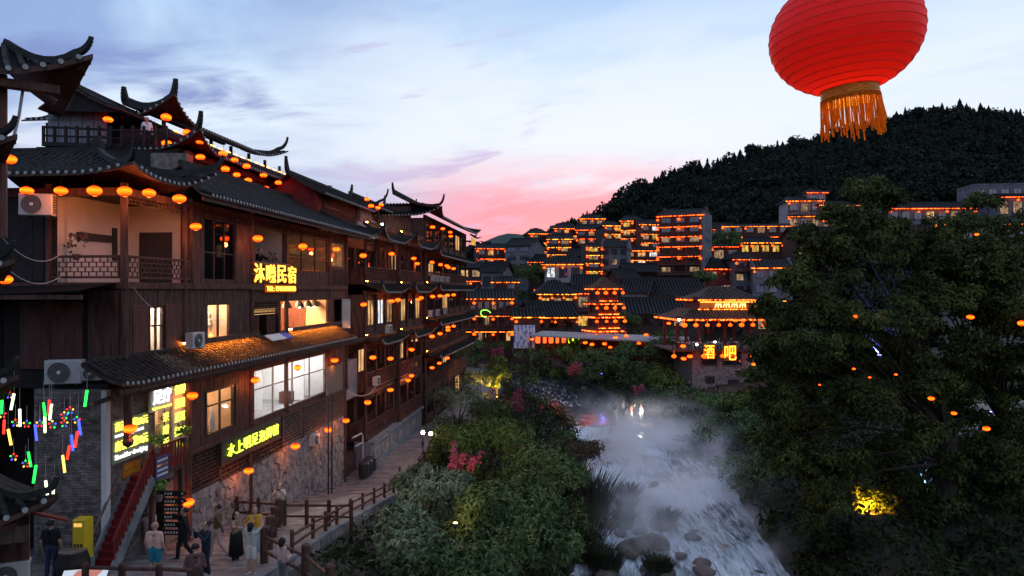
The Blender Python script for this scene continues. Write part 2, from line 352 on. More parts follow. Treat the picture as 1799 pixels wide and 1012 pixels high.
def emit_var(name, c, s, sc=1.3):      # lit window: curtains and furniture make the light uneven
    m = emit(name, c, s); t = m.node_tree; g = t.nodes.new('ShaderNodeNewGeometry'); mp = t.nodes.new('ShaderNodeMapping'); mp.inputs['Scale'].default_value = (1.6, 1.6, .7); n = t.nodes.new('ShaderNodeTexNoise'); n.inputs['Scale'].default_value = sc; n.inputs['Detail'].default_value = 4
    mr = t.nodes.new('ShaderNodeMapRange'); mr.inputs[1].default_value = .32; mr.inputs[2].default_value = .66; mr.inputs[3].default_value = s * .12; mr.inputs[4].default_value = s * 1.5
    t.links.new(g.outputs['Position'], mp.inputs[0]); t.links.new(mp.outputs[0], n.inputs['Vector']); t.links.new(n.outputs[0], mr.inputs[0]); t.links.new(mr.outputs[0], [q for q in t.nodes if q.type == 'EMISSION'][0].inputs[1]); return m
def glow(name, c, s, base=(.5, .1, .03), rough=.6):     # lit skin: a surface that also gives off light
    m = bpy.data.materials.new(name); m.use_nodes = True; b = m.node_tree.nodes['Principled BSDF']
    b.inputs['Base Color'].default_value = (*base, 1); b.inputs['Roughness'].default_value = rough
    b.inputs['Emission Color'].default_value = (*c, 1); b.inputs['Emission Strength'].default_value = s; return m
def glass(name, tint=(.96, .97, .98), fac=.06, rough=.03):
    m = bpy.data.materials.new(name); m.use_nodes = True; t = m.node_tree; t.nodes.clear()
    g = t.nodes.new('ShaderNodeBsdfGlossy'); g.inputs[1].default_value = rough
    tr = t.nodes.new('ShaderNodeBsdfTransparent'); tr.inputs[0].default_value = (*tint, 1)
    mx = t.nodes.new('ShaderNodeMixShader'); mx.inputs[0].default_value = fac
    o = t.nodes.new('ShaderNodeOutputMaterial'); t.links.new(tr.outputs[0], mx.inputs[1]); t.links.new(g.outputs[0], mx.inputs[2]); t.links.new(mx.outputs[0], o.inputs[0]); return m
def leafmat(name, c, c2=None, trans=.35, island=.35, rough=.55, scale=.6):
    m = mat(name, c, .75, .35, scale, 0, c2, .12, island=island, detail=3)
    b = m.node_tree.nodes['Principled BSDF']
    return m
M = {}
M['wood'] = mat('dark_wood', (.052, .0205, .0150), .65, .55, 2.2, .25, (.082, .036, .026), stretch=(3, 3, .5))
M['wood_red'] = mat('reddish_wood', (.105, .038, .029), .65, .4, 2.5, .2, stretch=(3, 3, .5))
M['wood_pale'] = mat('weathered_wood', (.13, .085, .07), .8, .4, 3, .25, (.17, .12, .10), stretch=(3, 3, .6))
M['wood_black'] = mat('black_wood', (.020, .014, .013), .7, .4, 3, .2)
M['tile'] = mat('roof_tile', (.0165, .0140, .0128), .75, .5, 5, .3, (.030, .026, .024), island=.3, spec=.12)
M['tile_sheet'] = mat('roof_bed_tile', (.011, .0095, .0088), .9, .4, 6, .3, spec=.1)
M['ridge'] = mat('ridge_mortar', (.027, .024, .022), .8, .45, 4, .3)
M['tile_end'] = mat('white_tile_end', (.36, .35, .34), .6, .3, 9)
M['plaster'] = mat('white_plaster', (.62, .58, .54), .9, .12, 1.5, .1)
M['plaster_grey'] = mat('grey_plaster', (.20, .21, .24), .9, .3, .8, .1)
M['concrete'] = mat('concrete', (.19, .185, .185), .9, .35, 1.5, .2)
M['brick'] = mat('grey_brick', (.14, .105, .088), .9, .45, 3.5, .35, (.19, .150, .13), island=.3)
M['mortar'] = mat('mortar', (.17, .16, .15), .95, .3, 5, .2)
M['stone'] = mat('rubble_stone', (.195, .155, .140), .9, .45, 2.6, .5, (.255, .205, .185), island=.3)
M['stone_gap'] = mat('stone_joint', (.055, .048, .045), .95, .3, 5, .2)
M['paving'] = mat('street_paving', (.165, .130, .120), .82, .4, .9, .15, (.19, .165, .155), spec=.35)
M['paving2'] = mat('street_slab', (.165, .132, .122), .7, .35, 1.7, .2, (.215, .178, .166), spec=.4, island=.18)
M['ground'] = mat('earth', (.045, .042, .032), .95, .4, .7, .4)
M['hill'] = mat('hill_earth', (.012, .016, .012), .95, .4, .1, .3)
M['rock'] = mat('river_rock', (.105, .078, .062), .75, .5, 1.8, .6, (.15, .115, .095))
M['moss'] = mat('moss_grass', (.035, .042, .016), .9, .4, 3, .3, island=.3)
M['red_wood'] = mat('red_paint', (.17, .018, .014), .7, .3, 4, .15)
M['carpet'] = mat('red_carpet', (.17, .014, .015), .95, .25, 8, .2)
M['metal_dark'] = mat('dark_metal', (.03, .03, .032), .45, .2, 5, 0, spec=.5)
M['metal_white'] = mat('ac_shell', (.50, .47, .45), .5, .15, 3)
M['white'] = mat('white_paint', (.72, .70, .68), .7, .08, 2)
M['pipe'] = mat('plastic_pipe', (.42, .37, .36), .6, .15, 3)
M['red_wall'] = mat('red_wall', (.16, .022, .022), .85, .3, 1.6, .1)
M['glass'] = glass('window_glass')
M['glass_dark'] = glass('dim_window_glass', (.72, .74, .78), .12)
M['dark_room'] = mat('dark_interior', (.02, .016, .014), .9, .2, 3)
M['yellow_paint'] = mat('yellow_paint', (.62, .42, .02), .55, .1, 3)
M['warm_room'] = mat('warm_interior', (.60, .42, .28), .9, .15, 2)
M['strip'] = emit('led_strip_orange', (1.0, .26, .035), 2.6)
M['strip_y'] = emit('led_strip_yellow', (1.0, .48, .06), 2.4)
M['strip_hot'] = emit('led_strip_under_eave', (1.0, .34, .05), 7)
M['lamp_white'] = emit('white_lamp', (1, .97, .92), 22)
M['lamp_warm'] = emit('warm_lamp', (1, .62, .30), 14)
M['lit_warm'] = emit_var('lit_window_warm', (1.0, .55, .22), .75)
M['lit_white'] = emit_var('lit_window_white', (.95, .98, 1.0), .9)
M['lit_yellow'] = emit_var('lit_window_yellow', (1.0, .58, .12), .8)
# ================================================================ terrain
def street_z(Y): return np.maximum(1 - .155 * (np.asarray(Y, float) - 21), -2.6)
_rc = np.array([(0, 8), (30, 8.0), (38, 8.6), (45, 9.6), (56, 10.9), (66, 9.8), (74, 8.8), (84, 6.4), (93, 5.0), (104, 2.6), (116, -2), (135, -11)])
_rw = np.array([(0, 5.4), (35, 5.3), (45, 5.0), (56, 4.7), (66, 3.9), (72, 3.4), (84, 5.2), (93, 5.4), (104, 4.8), (116, 4), (135, 4)])
def rc(Y): return np.interp(Y, _rc[:, 0], _rc[:, 1])
def rw(Y): return np.interp(Y, _rw[:, 0], _rw[:, 1])
def water_z(Y): return np.interp(Y, [0, 36, 41, 48, 52, 60, 64, 200], [-5.2, -5.2, -4.8, -4.55, -4.0, -3.7, -3.1, -3.0])
_sv = np.array([(8, 6.0), (20, 5.6), (24, 5.4), (27, 5.1), (33, 4.8), (42, 4.6), (50, 4.1), (58, 4.2), (70, 5.2), (86, 5.0), (100, 3.0), (120, 0.5)])
def street_edge(u): return np.interp(u, _sv[:, 0], _sv[:, 1])
_rp = np.array([(-900, 470), (400, 480), (700, 474), (790, 448), (860, 436), (930, 424), (1000, 392), (1080, 362), (1110, 334), (1170, 310), (1200, 292), (1300, 274), (1330, 256),
                (1400, 246), (1530, 212), (1600, 194), (1680, 184), (1799, 196), (2100, 250), (2600, 330), (4000, 440)], float)
YB, YR = 122.0, 330.0
def hill_z(X, Y):
    t = X / np.maximum(Y, 1.0); px = CX + FPX * t
    e = (HORIZ - np.interp(px, _rp[:, 0], _rp[:, 1])) / FPX
    zr = CAMZ + e * YR - 4.5
    s = np.clip((Y - YB) / (YR - YB), 0, None)
    up = np.where(s < 1, s ** 1.12, 1 - .25 * (s - 1))
    z = -1.5 + (zr + 1.5) * np.maximum(up, .0)
    return z + .8 * np.sin(X * .06 + 1) * np.cos(Y * .045) * np.clip(s * 4, 0, 1)
def ground_z(X, Y):
    X = np.asarray(X, float); Y = np.asarray(Y, float)
    sz = street_z(Y) - .18
    # street edge in X: project to left-bank frame
    dxr = X - OX; u = DX * dxr + DY * Y; v = DY * dxr - DX * Y
    d_left = rc(Y) - rw(Y) - X           # >0 : left of the water
    d_right = X - rc(Y) - rw(Y)          # >0 : right of the water
    bed = water_z(Y) - .9
    beyond = v - street_edge(u)           # >0: between street and river
    tot = np.maximum(beyond + d_left, .5)
    fl = np.clip(d_left / np.maximum(tot, .5), 0, 1)
    left = bed + .7 + (sz - bed - .7) * (fl ** .55)
    left = np.where(beyond <= 0, sz, left)
    left = np.where(X < -17, left + np.clip((-17 - X) * .35, 0, 9), left)
    right = np.minimum(bed + .7 + d_right * .9, -2.1 + np.clip(d_right - 6, 0, 200) * .16)
    z = np.where(d_left > 0, left, np.where(d_right > 0, right, bed + np.clip(np.minimum(-d_left, -d_right) * -.05, -.3, 0)))
    hz = hill_z(X, Y)
    k = np.clip((Y - 108) / 16, 0, 1); k = k * k * (3 - 2 * k)
    return z * (1 - k) + hz * k
def gz(X, Y): return float(ground_z(np.array([X]), np.array([Y]))[0])
def axis(segs):
    out = []
    for a, b, st in segs: out += list(np.arange(a, b, st))
    return np.array(out + [segs[-1][1]])
xs = axis([(-1600, -300, 130), (-300, -60, 12), (-60, -16, 2), (-16, 26, .8), (26, 60, 2), (60, 300, 8), (300, 1600, 130)])
ys = axis([(-200, 0, 25), (0, 14, 3), (14, 112, 1.0), (112, 150, 2), (150, 420, 8), (420, 2600, 150)])
Xg, Yg = np.meshgrid(xs, ys); Zg = ground_z(Xg, Yg)
near = (Yg > 14) & (Yg < 112) & (Xg > -6) & (Xg < 60)
Zg = Zg + near * rng.normal(0, .06, Zg.shape)
nx, ny = len(xs), len(ys)
ii = (np.arange(ny - 1)[:, None] * nx + np.arange(nx - 1)[None, :]).ravel()
gf = np.stack([ii, ii + 1, ii + nx + 1, ii + nx], 1)
fy = Yg[:-1, :-1].ravel()
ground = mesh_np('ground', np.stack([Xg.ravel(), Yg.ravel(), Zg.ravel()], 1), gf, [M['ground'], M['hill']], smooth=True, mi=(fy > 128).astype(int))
ground['kind'] = 'structure'

# distant hill
db = MB(); n = 40; top = []
for i in range(n + 1):
    px = 700 + i * 16; py = 452 - 46 * math.exp(-((px - 900) / 62) ** 2) - 20 * math.exp(-((px - 800) / 60) ** 2) - 14 * math.exp(-((px - 1010) / 90) ** 2) + random.uniform(-1.2, 1.2)
    top.append(PX(px, py, 900))
for i in range(n):
    a, b = top[i], top[i + 1]
    db.poly([a, b, (b[0], b[1] - 260, 0), (a[0], a[1] - 260, 0)]); db.poly([b, a, (a[0], a[1] + 300, 0), (b[0], b[1] + 300, 0)])
dh = db.build('hill', mat('far_forest', (.045, .07, .06), 1, .3, .03), smooth=True); dh['kind'] = 'structure'

# ---------------------------------------------------------------- street
us = np.concatenate([np.arange(9, 46, 1.0), np.arange(46, 121, 2.5)]); sb = MB()
for i in range(len(us) - 1):
    for a, b in ((0, .5), (.5, 1)):
        pts = []
        for u, t in ((us[i], a), (us[i + 1], a), (us[i + 1], b), (us[i], b)):
            v = -9 + (street_edge(u) + 9) * t; w = F(u, v, 0); pts.append((w[0], w[1], float(street_z(w[1]))))
        sb.poly(pts)
street = sb.build('street', M['paving'], smooth=True); street['kind'] = 'structure'
# paving slabs, laid in staggered courses, largest ones in view as single pieces
slabs = []
u = 19.6
row = 0
while u < 58:
    du = .62 + .12 * ((row * 37) % 5) / 5; v0, v1 = (-3.4 if u < 30 else -.05), float(street_edge(u + du)) - .15
    v = v0 + (.45 if row % 2 else 0)
    while v < v1 - .2:
        dv = random.uniform(.75, 1.25); ve = min(v + dv, v1)
        slabs.append((u, u + du, v, ve)); v = ve
    u += du; row += 1
def slabmesh(mb, s, g=.012):
    u0, u1, v0, v1 = s; h = .035 + random.uniform(0, .012); c = []
    for uu, vv in ((u0 + g, v0 + g), (u1 - g, v0 + g), (u1 - g, v1 - g), (u0 + g, v1 - g)):
        w = F(uu, vv, 0); c.append((w[0], w[1], float(street_z(w[1]))))
    mb.add([(x, y, z - .02) for x, y, z in c] + [(x, y, z + h) for x, y, z in c], [(4, 5, 6, 7), (0, 1, 5, 4), (1, 2, 6, 5), (2, 3, 7, 6), (3, 0, 4, 7)])
for s in slabs[:300]:
    b = MB(); slabmesh(b, s); b.build('paving_slab', M['paving2'], street)
b = MB()
for s in slabs[300:]: slabmesh(b, s)
b.build('paving_slab', M['paving2'], street, kind='stuff')
# kerb along the river side of the street
kb = MB()
for i in range(20, 100, 2):
    p, q = F(i, street_edge(i) - .02, 0), F(i + 1.97, street_edge(i + 1.97) - .02, 0)
    kb.bar((p[0], p[1], float(street_z(p[1])) - .05), (q[0], q[1], float(street_z(q[1])) - .05), .3, .36)
kb.build('kerb', M['concrete'], street)
# retaining wall below the kerb
rb = MB()
for i in np.arange(14, 60, 1.0):
    p, q = F(i, street_edge(i) + .16, 0), F(i + 1, street_edge(i + 1) + .16, 0)
    zp, zq = float(street_z(p[1])), float(street_z(q[1]))
    rb.poly([(p[0], p[1], zp - 2.6), (q[0], q[1], zq - 2.6), (q[0], q[1], zq + .05), (p[0], p[1], zp + .05)])
rb.build('retaining_wall', M['stone'], street)

# ---------------------------------------------------------------- river
def water_mat():
    m = bpy.data.materials.new('river_water'); m.use_nodes = True; t = m.node_tree; b = t.nodes['Principled BSDF']
    L = t.links.new; N = t.nodes.new
    g = N('ShaderNodeNewGeometry'); mp = N('ShaderNodeMapping'); mp.inputs['Scale'].default_value = (2.0, .30, 1); L(g.outputs['Position'], mp.inputs[0])
    n = N('ShaderNodeTexNoise'); n.inputs['Scale'].default_value = 1.6; n.inputs['Detail'].default_value = 7; n.inputs['Roughness'].default_value = .62; n.inputs['Distortion'].default_value = 1.1
    L(mp.outputs[0], n.inputs['Vector'])
    at = N('ShaderNodeAttribute'); at.attribute_name = 'foam_glint'
    ad = N('ShaderNodeMath'); ad.operation = 'ADD'; L(n.outputs[0], ad.inputs[0]); L(at.outputs['Fac'], ad.inputs[1])
    mr = N('ShaderNodeMapRange'); L(ad.outputs[0], mr.inputs[0]); mr.inputs[1].default_value = .66; mr.inputs[2].default_value = 1.0
    mx = N('ShaderNodeMix'); mx.data_type = 'RGBA'; L(mr.outputs[0], mx.inputs[0]); mx.inputs[6].default_value = (.020, .032, .038, 1); mx.inputs[7].default_value = (.80, .82, .86, 1)
    L(mx.outputs[2], b.inputs['Base Color'])
    r2 = N('ShaderNodeMapRange'); L(mr.outputs[0], r2.inputs[0]); r2.inputs[3].default_value = .07; r2.inputs[4].default_value = .6; L(r2.outputs[0], b.inputs['Roughness'])
    b.inputs['Specular IOR Level'].default_value = .9; b.inputs['IOR'].default_value = 1.33
    bp = N('ShaderNodeBump'); bp.inputs['Strength'].default_value = .2; bp.inputs['Distance'].default_value = .08; L(n.outputs[0], bp.inputs['Height']); L(bp.outputs[0], b.inputs['Normal'])
    return m
wy = np.concatenate([np.arange(18, 76, .35), np.arange(76, 136, 1.2)]); NW = 46
W = np.zeros((len(wy), NW, 3)); foam_glint = np.zeros((len(wy), NW))
for i, Y in enumerate(wy):
    f = np.linspace(-1.35, 1.35, NW); W[i, :, 0] = rc(Y) + f * rw(Y); W[i, :, 1] = Y
    # ledges: the drops are not straight across
    off = 2.6 * np.sin(W[i, :, 0] * .55 + 1) + 1.4 * np.sin(W[i, :, 0] * 1.3)
    z = water_z(Y + off * (1 if Y < 66 else 0)); W[i, :, 2] = z
    zg = (water_z(Y + off + .5) - water_z(Y + off - .5)); rap = np.clip(zg * 2.2, 0, .32) * (Y < 66)
    foam_glint[i] = rap + (.20 if Y < 58 else .08 if Y < 66 else -.06 if Y < 74 else -.14)
    if 76 < Y < 100: foam_glint[i] += .33 - .02 * abs(W[i, :, 0] - rc(Y) + 1.5)  # pool's bright sky reflections painted in as extra foam colour
amp = np.where(wy < 66, .012, .004)[:, None]
W[:, :, 2] += amp * rng.normal(0, 1, W.shape[:2])
W[:, :, 2] += (np.where(wy < 66, .035, .008)[:, None]) * np.sin(W[:, :, 0] * 2.1 + 1.3 * np.sin(W[:, :, 1] * .9)) * np.cos(W[:, :, 1] * 1.7)
jj = (np.arange(len(wy) - 1)[:, None] * NW + np.arange(NW - 1)[None, :]).ravel()
river = mesh_np('river', W.reshape(-1, 3), np.stack([jj, jj + 1, jj + NW + 1, jj + NW], 1), water_mat(), smooth=True)
river['kind'] = 'structure'
fa = river.data.attributes.new('foam_glint', 'FLOAT', 'POINT'); fa.data.foreach_set('value', foam_glint.ravel().astype(np.float32))

# ---------------------------------------------------------------- wooded hill
def conifer(rs, h, r, n_lay=6, k=7):
    vs_, fs_ = [], []
    for i in range(n_lay):
        z0 = h * (.12 + .86 * i / n_lay); z1 = min(h, z0 + h * .30); rr = r * (1 - i / n_lay) ** .8 * rs.uniform(.8, 1.15)
        b = len(vs_); ph = rs.uniform(0, 6)
        for j in range(k):
            th = ph + 2 * math.pi * j / k; q = rr * rs.uniform(.65, 1.25); vs_.append((q * math.cos(th), q * math.sin(th), z0 - rs.uniform(0, .06) * h))
        for j in range(k):
            th = ph + 2 * math.pi * (j + .5) / k; q = rr * .38; vs_.append((q * math.cos(th), q * math.sin(th), z0 + .05 * h))
        vs_.append((0, 0, z1)); t = len(vs_) - 1
        for j in range(k):
            fs_.append((b + j, b + k + j, t)); fs_.append((b + k + j, b + (j + 1) % k, t))
    return np.array(vs_), np.array(fs_)
def leafblob(rs, h, r, n=150, ls=.55):
    K = 7; cs = [(0, 0, h * .62, r * .75)] + [(r * .55 * math.cos(a), r * .55 * math.sin(a), h * rs.uniform(.4, .85), r * rs.uniform(.35, .6)) for a in rs.uniform(0, 6.28, K)]
    vs_, fs_ = [], []
    for i in range(n):
        c = cs[rs.integers(len(cs))]; d = rs.normal(0, 1, 3); d /= np.linalg.norm(d); d[2] = abs(d[2]) * .9 - .2 if rs.random() < .7 else d[2]
        p = np.array(c[:3]) + d * c[3] * rs.uniform(.75, 1.05)
        a = rs.normal(0, 1, 3); a -= d * np.dot(a, d) * .7; a /= np.linalg.norm(a); b = np.cross(d + rs.normal(0, .4, 3), a); b /= np.linalg.norm(b) + 1e-6
        s = ls * rs.uniform(.6, 1.3); q = len(vs_)
        vs_ += [p - a * s, p + b * s * .6, p + a * s - d * .2 * s, p - b * s * .6]; fs_ += [(q, q + 1, q + 2), (q, q + 2, q + 3)]
    return np.array(vs_), np.array(fs_)
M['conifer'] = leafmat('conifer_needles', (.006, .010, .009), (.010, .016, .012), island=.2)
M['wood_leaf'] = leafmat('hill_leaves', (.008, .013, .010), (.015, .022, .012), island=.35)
M['bark'] = mat('bark', (.035, .026, .02), .95, .4, 6, .5)
rs = np.random.default_rng(5)
protoC = [conifer(rs, 1, .21 + .04 * i, 6, 7) for i in range(4)]
protoB = [leafblob(rs, 1, .52, 140, .095) for i in range(4)]
town = np.array([(700, 440), (860, 425), (930, 415), (1000, 398), (1080, 384), (1150, 368), (1250, 362), (1300, 385), (1400, 350), (1500, 345), (1700, 335), (1850, 340), (3000, 340)], float)
accV, accF, accM, nv = [], [], [], 0
cnt = 0; tries = 0
while cnt < 4200 and tries < 60000:
    tries += 1
    Y = rs.uniform(150, 345); px = rs.uniform(760, 1960); X = (px - CX) / FPX * Y
    z = gz(X, Y); py = HORIZ - (z - CAMZ) / Y * FPX
    if py > np.interp(px, town[:, 0], town[:, 1]) + 24: continue
    h = rs.uniform(4.2, 8.5) * (1 + .35 * (rs.random() < .12)); con = rs.random() < (.2 if Y < 250 else .55)
    v, f = (protoC if con else protoB)[rs.integers(4)]
    if not con: h *= .9
    a = rs.uniform(0, 6.28); c, s = math.cos(a), math.sin(a)
    w = v * h; w = np.stack([w[:, 0] * c - w[:, 1] * s + X, w[:, 0] * s + w[:, 1] * c + Y, w[:, 2] + z - .5], 1)
    accV.append(w); accF.append(f + nv); accM.append(np.full(len(f), 0 if con else 1)); nv += len(w); cnt += 1
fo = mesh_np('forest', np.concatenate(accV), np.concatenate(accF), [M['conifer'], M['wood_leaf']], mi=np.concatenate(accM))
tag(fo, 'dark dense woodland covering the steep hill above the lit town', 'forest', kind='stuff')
# trees one can tell apart along the ridge line
def far_tree(con):
    t = thing('conifer_tree' if con else 'broadleaf_tree', 'spiky dark conifer standing out on the ridge line of the wooded hill' if con else 'round crowned dark tree standing out against the sky on the wooded hill',
              'tree', group='conifers along the hill ridge' if con else 'round trees on the hill skyline')
    v, f = conifer(rs, 10, 2.9, 9, 9) if con else leafblob(rs, 9, 4.2, 700, .55)
    mesh_np('crown', v, f, M['conifer'] if con else M['wood_leaf'], t)
    b = MB(); b.tube([(0, 0, -.8), (0, 0, 3), (.1, 0, 6)], [.22, .17, .08], 6); b.build('trunk', M['bark'], t, local=True)
    return t
prot = {(True, i): far_tree(True) for i in range(3)}; prot.update({(False, i): far_tree(False) for i in range(3)})
usedp = set()
def place_tree(px, py_top, Y, con, k):
    X = (px - CX) / FPX * Y; z = gz(X, Y) - .4; zt = CAMZ - (py_top - HORIZ) / FPX * Y; h = max(4.0, zt - z); s = h / (10 if con else 9)
    key = (con, k); o = prot[key] if key not in usedp else dup(prot[key]); usedp.add(key)
    o.location = (X, Y, z); o.scale = (min(s * 1.0, 1.5), min(s, 1.5), s); o.rotation_euler = (0, 0, random.uniform(0, 6))
_rt = np.array([(1150, 297), (1185, 280), (1217, 262), (1260, 268), (1290, 252), (1300, 250), (1325, 236), (1335, 240), (1375, 235), (1388, 230), (1405, 226), (1440, 226), (1480, 214), (1520, 200),
                (1540, 190), (1556, 186), (1575, 181), (1590, 184), (1605, 176), (1622, 172), (1640, 172), (1655, 166), (1672, 170), (1686, 160), (1700, 172), (1722, 168), (1740, 174), (1765, 172), (1785, 178)])
for i, (px, py) in enumerate(_rt):
    place_tree(px, py + 3 + (i * 7) % 5, 322 + (i * 7) % 14, i % 4 != 2, i % 3); place_tree(px + 9 + (i * 5) % 7, py + 8 + (i * 3) % 5, 318 + (i * 11) % 14, True, (i + 1) % 3)
for i, (px, py, Y) in enumerate(((1005, 372, 250), (1022, 376, 245), (1040, 358, 262), (1075, 338, 270), (1098, 322, 280), (1116, 306, 292), (1130, 304, 296), (985, 384, 240), (820, 420, 190), (838, 412, 195), (850, 418, 188), (806, 432, 180))):
    place_tree(px, py, Y, False, i % 3)
# ================================================================ building kit (coordinates: u along, v out, z up; xf maps them to the world)
def sub_intervals(z0, z1, cuts):
    segs = [(z0, z1)]
    for a, b in cuts:
        out = []
        for s, e in segs:
            if b <= s or a >= e: out.append((s, e)); continue
            if a > s: out.append((s, a))
            if b < e: out.append((b, e))
        segs = out
    return [(s, e) for s, e in segs if e - s > .04]
def backing(parent, u0, u1, z0, z1, v, th, ops, m, name='wall', xf=xfF):
    us_ = sorted({u0, u1, *[min(max(x, u0), u1) for o in ops for x in o[:2]]}); b = MB()
    for a, c in zip(us_[:-1], us_[1:]):
        if c - a < 1e-3: continue
        mid = (a + c) / 2
        for s, e in sub_intervals(z0, z1, [o[2:4] for o in ops if o[0] < mid < o[1]]): b.box(a, c, v - th, v, s, e)
    return b.build(name, m, parent, xf)
def planks(parent, u0, u1, z0, z1, v, ops, m, w=.26, xf=xfF, th=.03, joined=False):
    k = max(1, round((u1 - u0) / w)); w = (u1 - u0) / k; J = MB()
    for i in range(k):
        a, c = u0 + i * w, u0 + (i + 1) * w; cuts = [o[2:4] for o in ops if o[0] < c - .03 and o[1] > a + .03]
        for s, e in sub_intervals(z0, z1, cuts):
            d = random.uniform(.004, .018); b = J if joined else MB()
            b.bbox(a + .006, c - .006, v - .01, v + th + d, s + .004, e - .004, .008)
            if not joined: b.build('plank', m, parent, xf)
    if joined: J.build('plank_cladding', m, parent, xf)
def window(parent, u0, u1, z0, z1, v, nu=2, nz=1, m=None, g=None, xf=xfF, fr=.06, name='window', split=None):
    m = m or M['wood']; g = g or M['glass']; b = MB(); d = .08
    b.box(u0, u1, v - d, v + .02, z0, z0 + fr); b.box(u0, u1, v - d, v + .02, z1 - fr, z1)
    b.box(u0, u0 + fr, v - d, v + .018, z0 + fr, z1 - fr); b.box(u1 - fr, u1, v - d, v + .018, z0 + fr, z1 - fr)
    for i in range(1, nu): x = u0 + (u1 - u0) * i / nu; b.box(x - .025, x + .025, v - d + .01, v + .01, z0 + fr, z1 - fr)
    zs_ = [z0 + (z1 - z0) * i / nz for i in range(1, nz)] if split is None else [z0 + (z1 - z0) * s for s in split]
    for z in zs_: b.box(u0 + fr, u1 - fr, v - d + .012, v + .006, z - .025, z + .025)
    o = b.build(name, m, parent, xf)
    if g != 'open':
        zz = [z0] + zs_ + [z1]
        for i in range(nu):
            for p, q in zip(zz[:-1], zz[1:]):
                a = u0 + (u1 - u0) * i / nu + .03; c = u0 + (u1 - u0) * (i + 1) / nu - .03
                k = MB(); k.box(a, c, v - .045, v - .035, p + .03, q - .03); k.build('pane', g, o, xf)
    return o
def lattice(parent, u0, u1, z0, z1, v, cu=.22, cz=.15, m=None, name='lattice', xf=xfF, w=.028, frame=True, side=None):
    """staggered rectangle lattice in a frame; side: build it across v at fixed u instead"""
    m = m or M['wood']; b = MB(); nz = max(1, round((z1 - z0) / cz)); nu = max(1, round((u1 - u0) / cu)); cz = (z1 - z0) / nz; cu = (u1 - u0) / nu
    for i in range(nz + 1): b.box(u0, u1, v - .02, v + .02, z0 + i * cz - w / 2, z0 + i * cz + w / 2)
    for i in range(nz):
        for j in range(nu + 1):
            x = u0 + j * cu + (cu / 2 if i % 2 else 0)
            if x > u1: continue
            b.box(x - w / 2, x + w / 2, v - .018, v + .018, z0 + i * cz, z0 + (i + 1) * cz)
    if frame:
        b.box(u0 - .04, u1 + .04, v - .04, v + .04, z1, z1 + .07); b.box(u0 - .04, u1 + .04, v - .04, v + .04, z0 - .06, z0)
        for x in (u0, u1): b.box(x - .035, x + .035, v - .035, v + .035, z0, z1)
    if side is not None:      # swap: along v at u = side
        b.v = [(side + (y - v), x, z) for x, y, z in b.v]
    return b.build(name, m, parent, xf)
def room(parent, u0, u1, z0, z1, v0, v1, wall, floor=None, xf=xfF, name='interior'):
    b = MB(); b.poly([(u0, v0, z0), (u1, v0, z0), (u1, v0, z1), (u0, v0, z1)])
    b.poly([(u0, v0, z0), (u0, v1, z0), (u0, v1, z1), (u0, v0, z1)]); b.poly([(u1, v0, z0), (u1, v1, z0), (u1, v1, z1), (u1, v0, z1)])
    b.poly([(u0, v0, z1), (u1, v0, z1), (u1, v1, z1), (u0, v1, z1)]); b.poly([(u0, v0, z0), (u1, v0, z0), (u1, v1, z0), (u0, v1, z0)], 1)
    return b.build(name, [wall, floor or M['wood']], parent, xf)
def boxpart(parent, name, m, u0, u1, v0, v1, z0, z1, xf=xfF):
    b = MB(); b.box(u0, u1, v0, v1, z0, z1); return b.build(name, m, parent, xf)
def post(parent, u, v, z0, z1, r=.11, m=None, xf=xfF, n=8, name='post'):
    b = MB(); b.tube([(u, v, z0), (u, v, z1)], r, n); b.tube([(u, v, z0), (u, v, z0 + .18)], r * 1.35, n); return b.build(name, m or M['wood'], parent, xf, smooth=False)
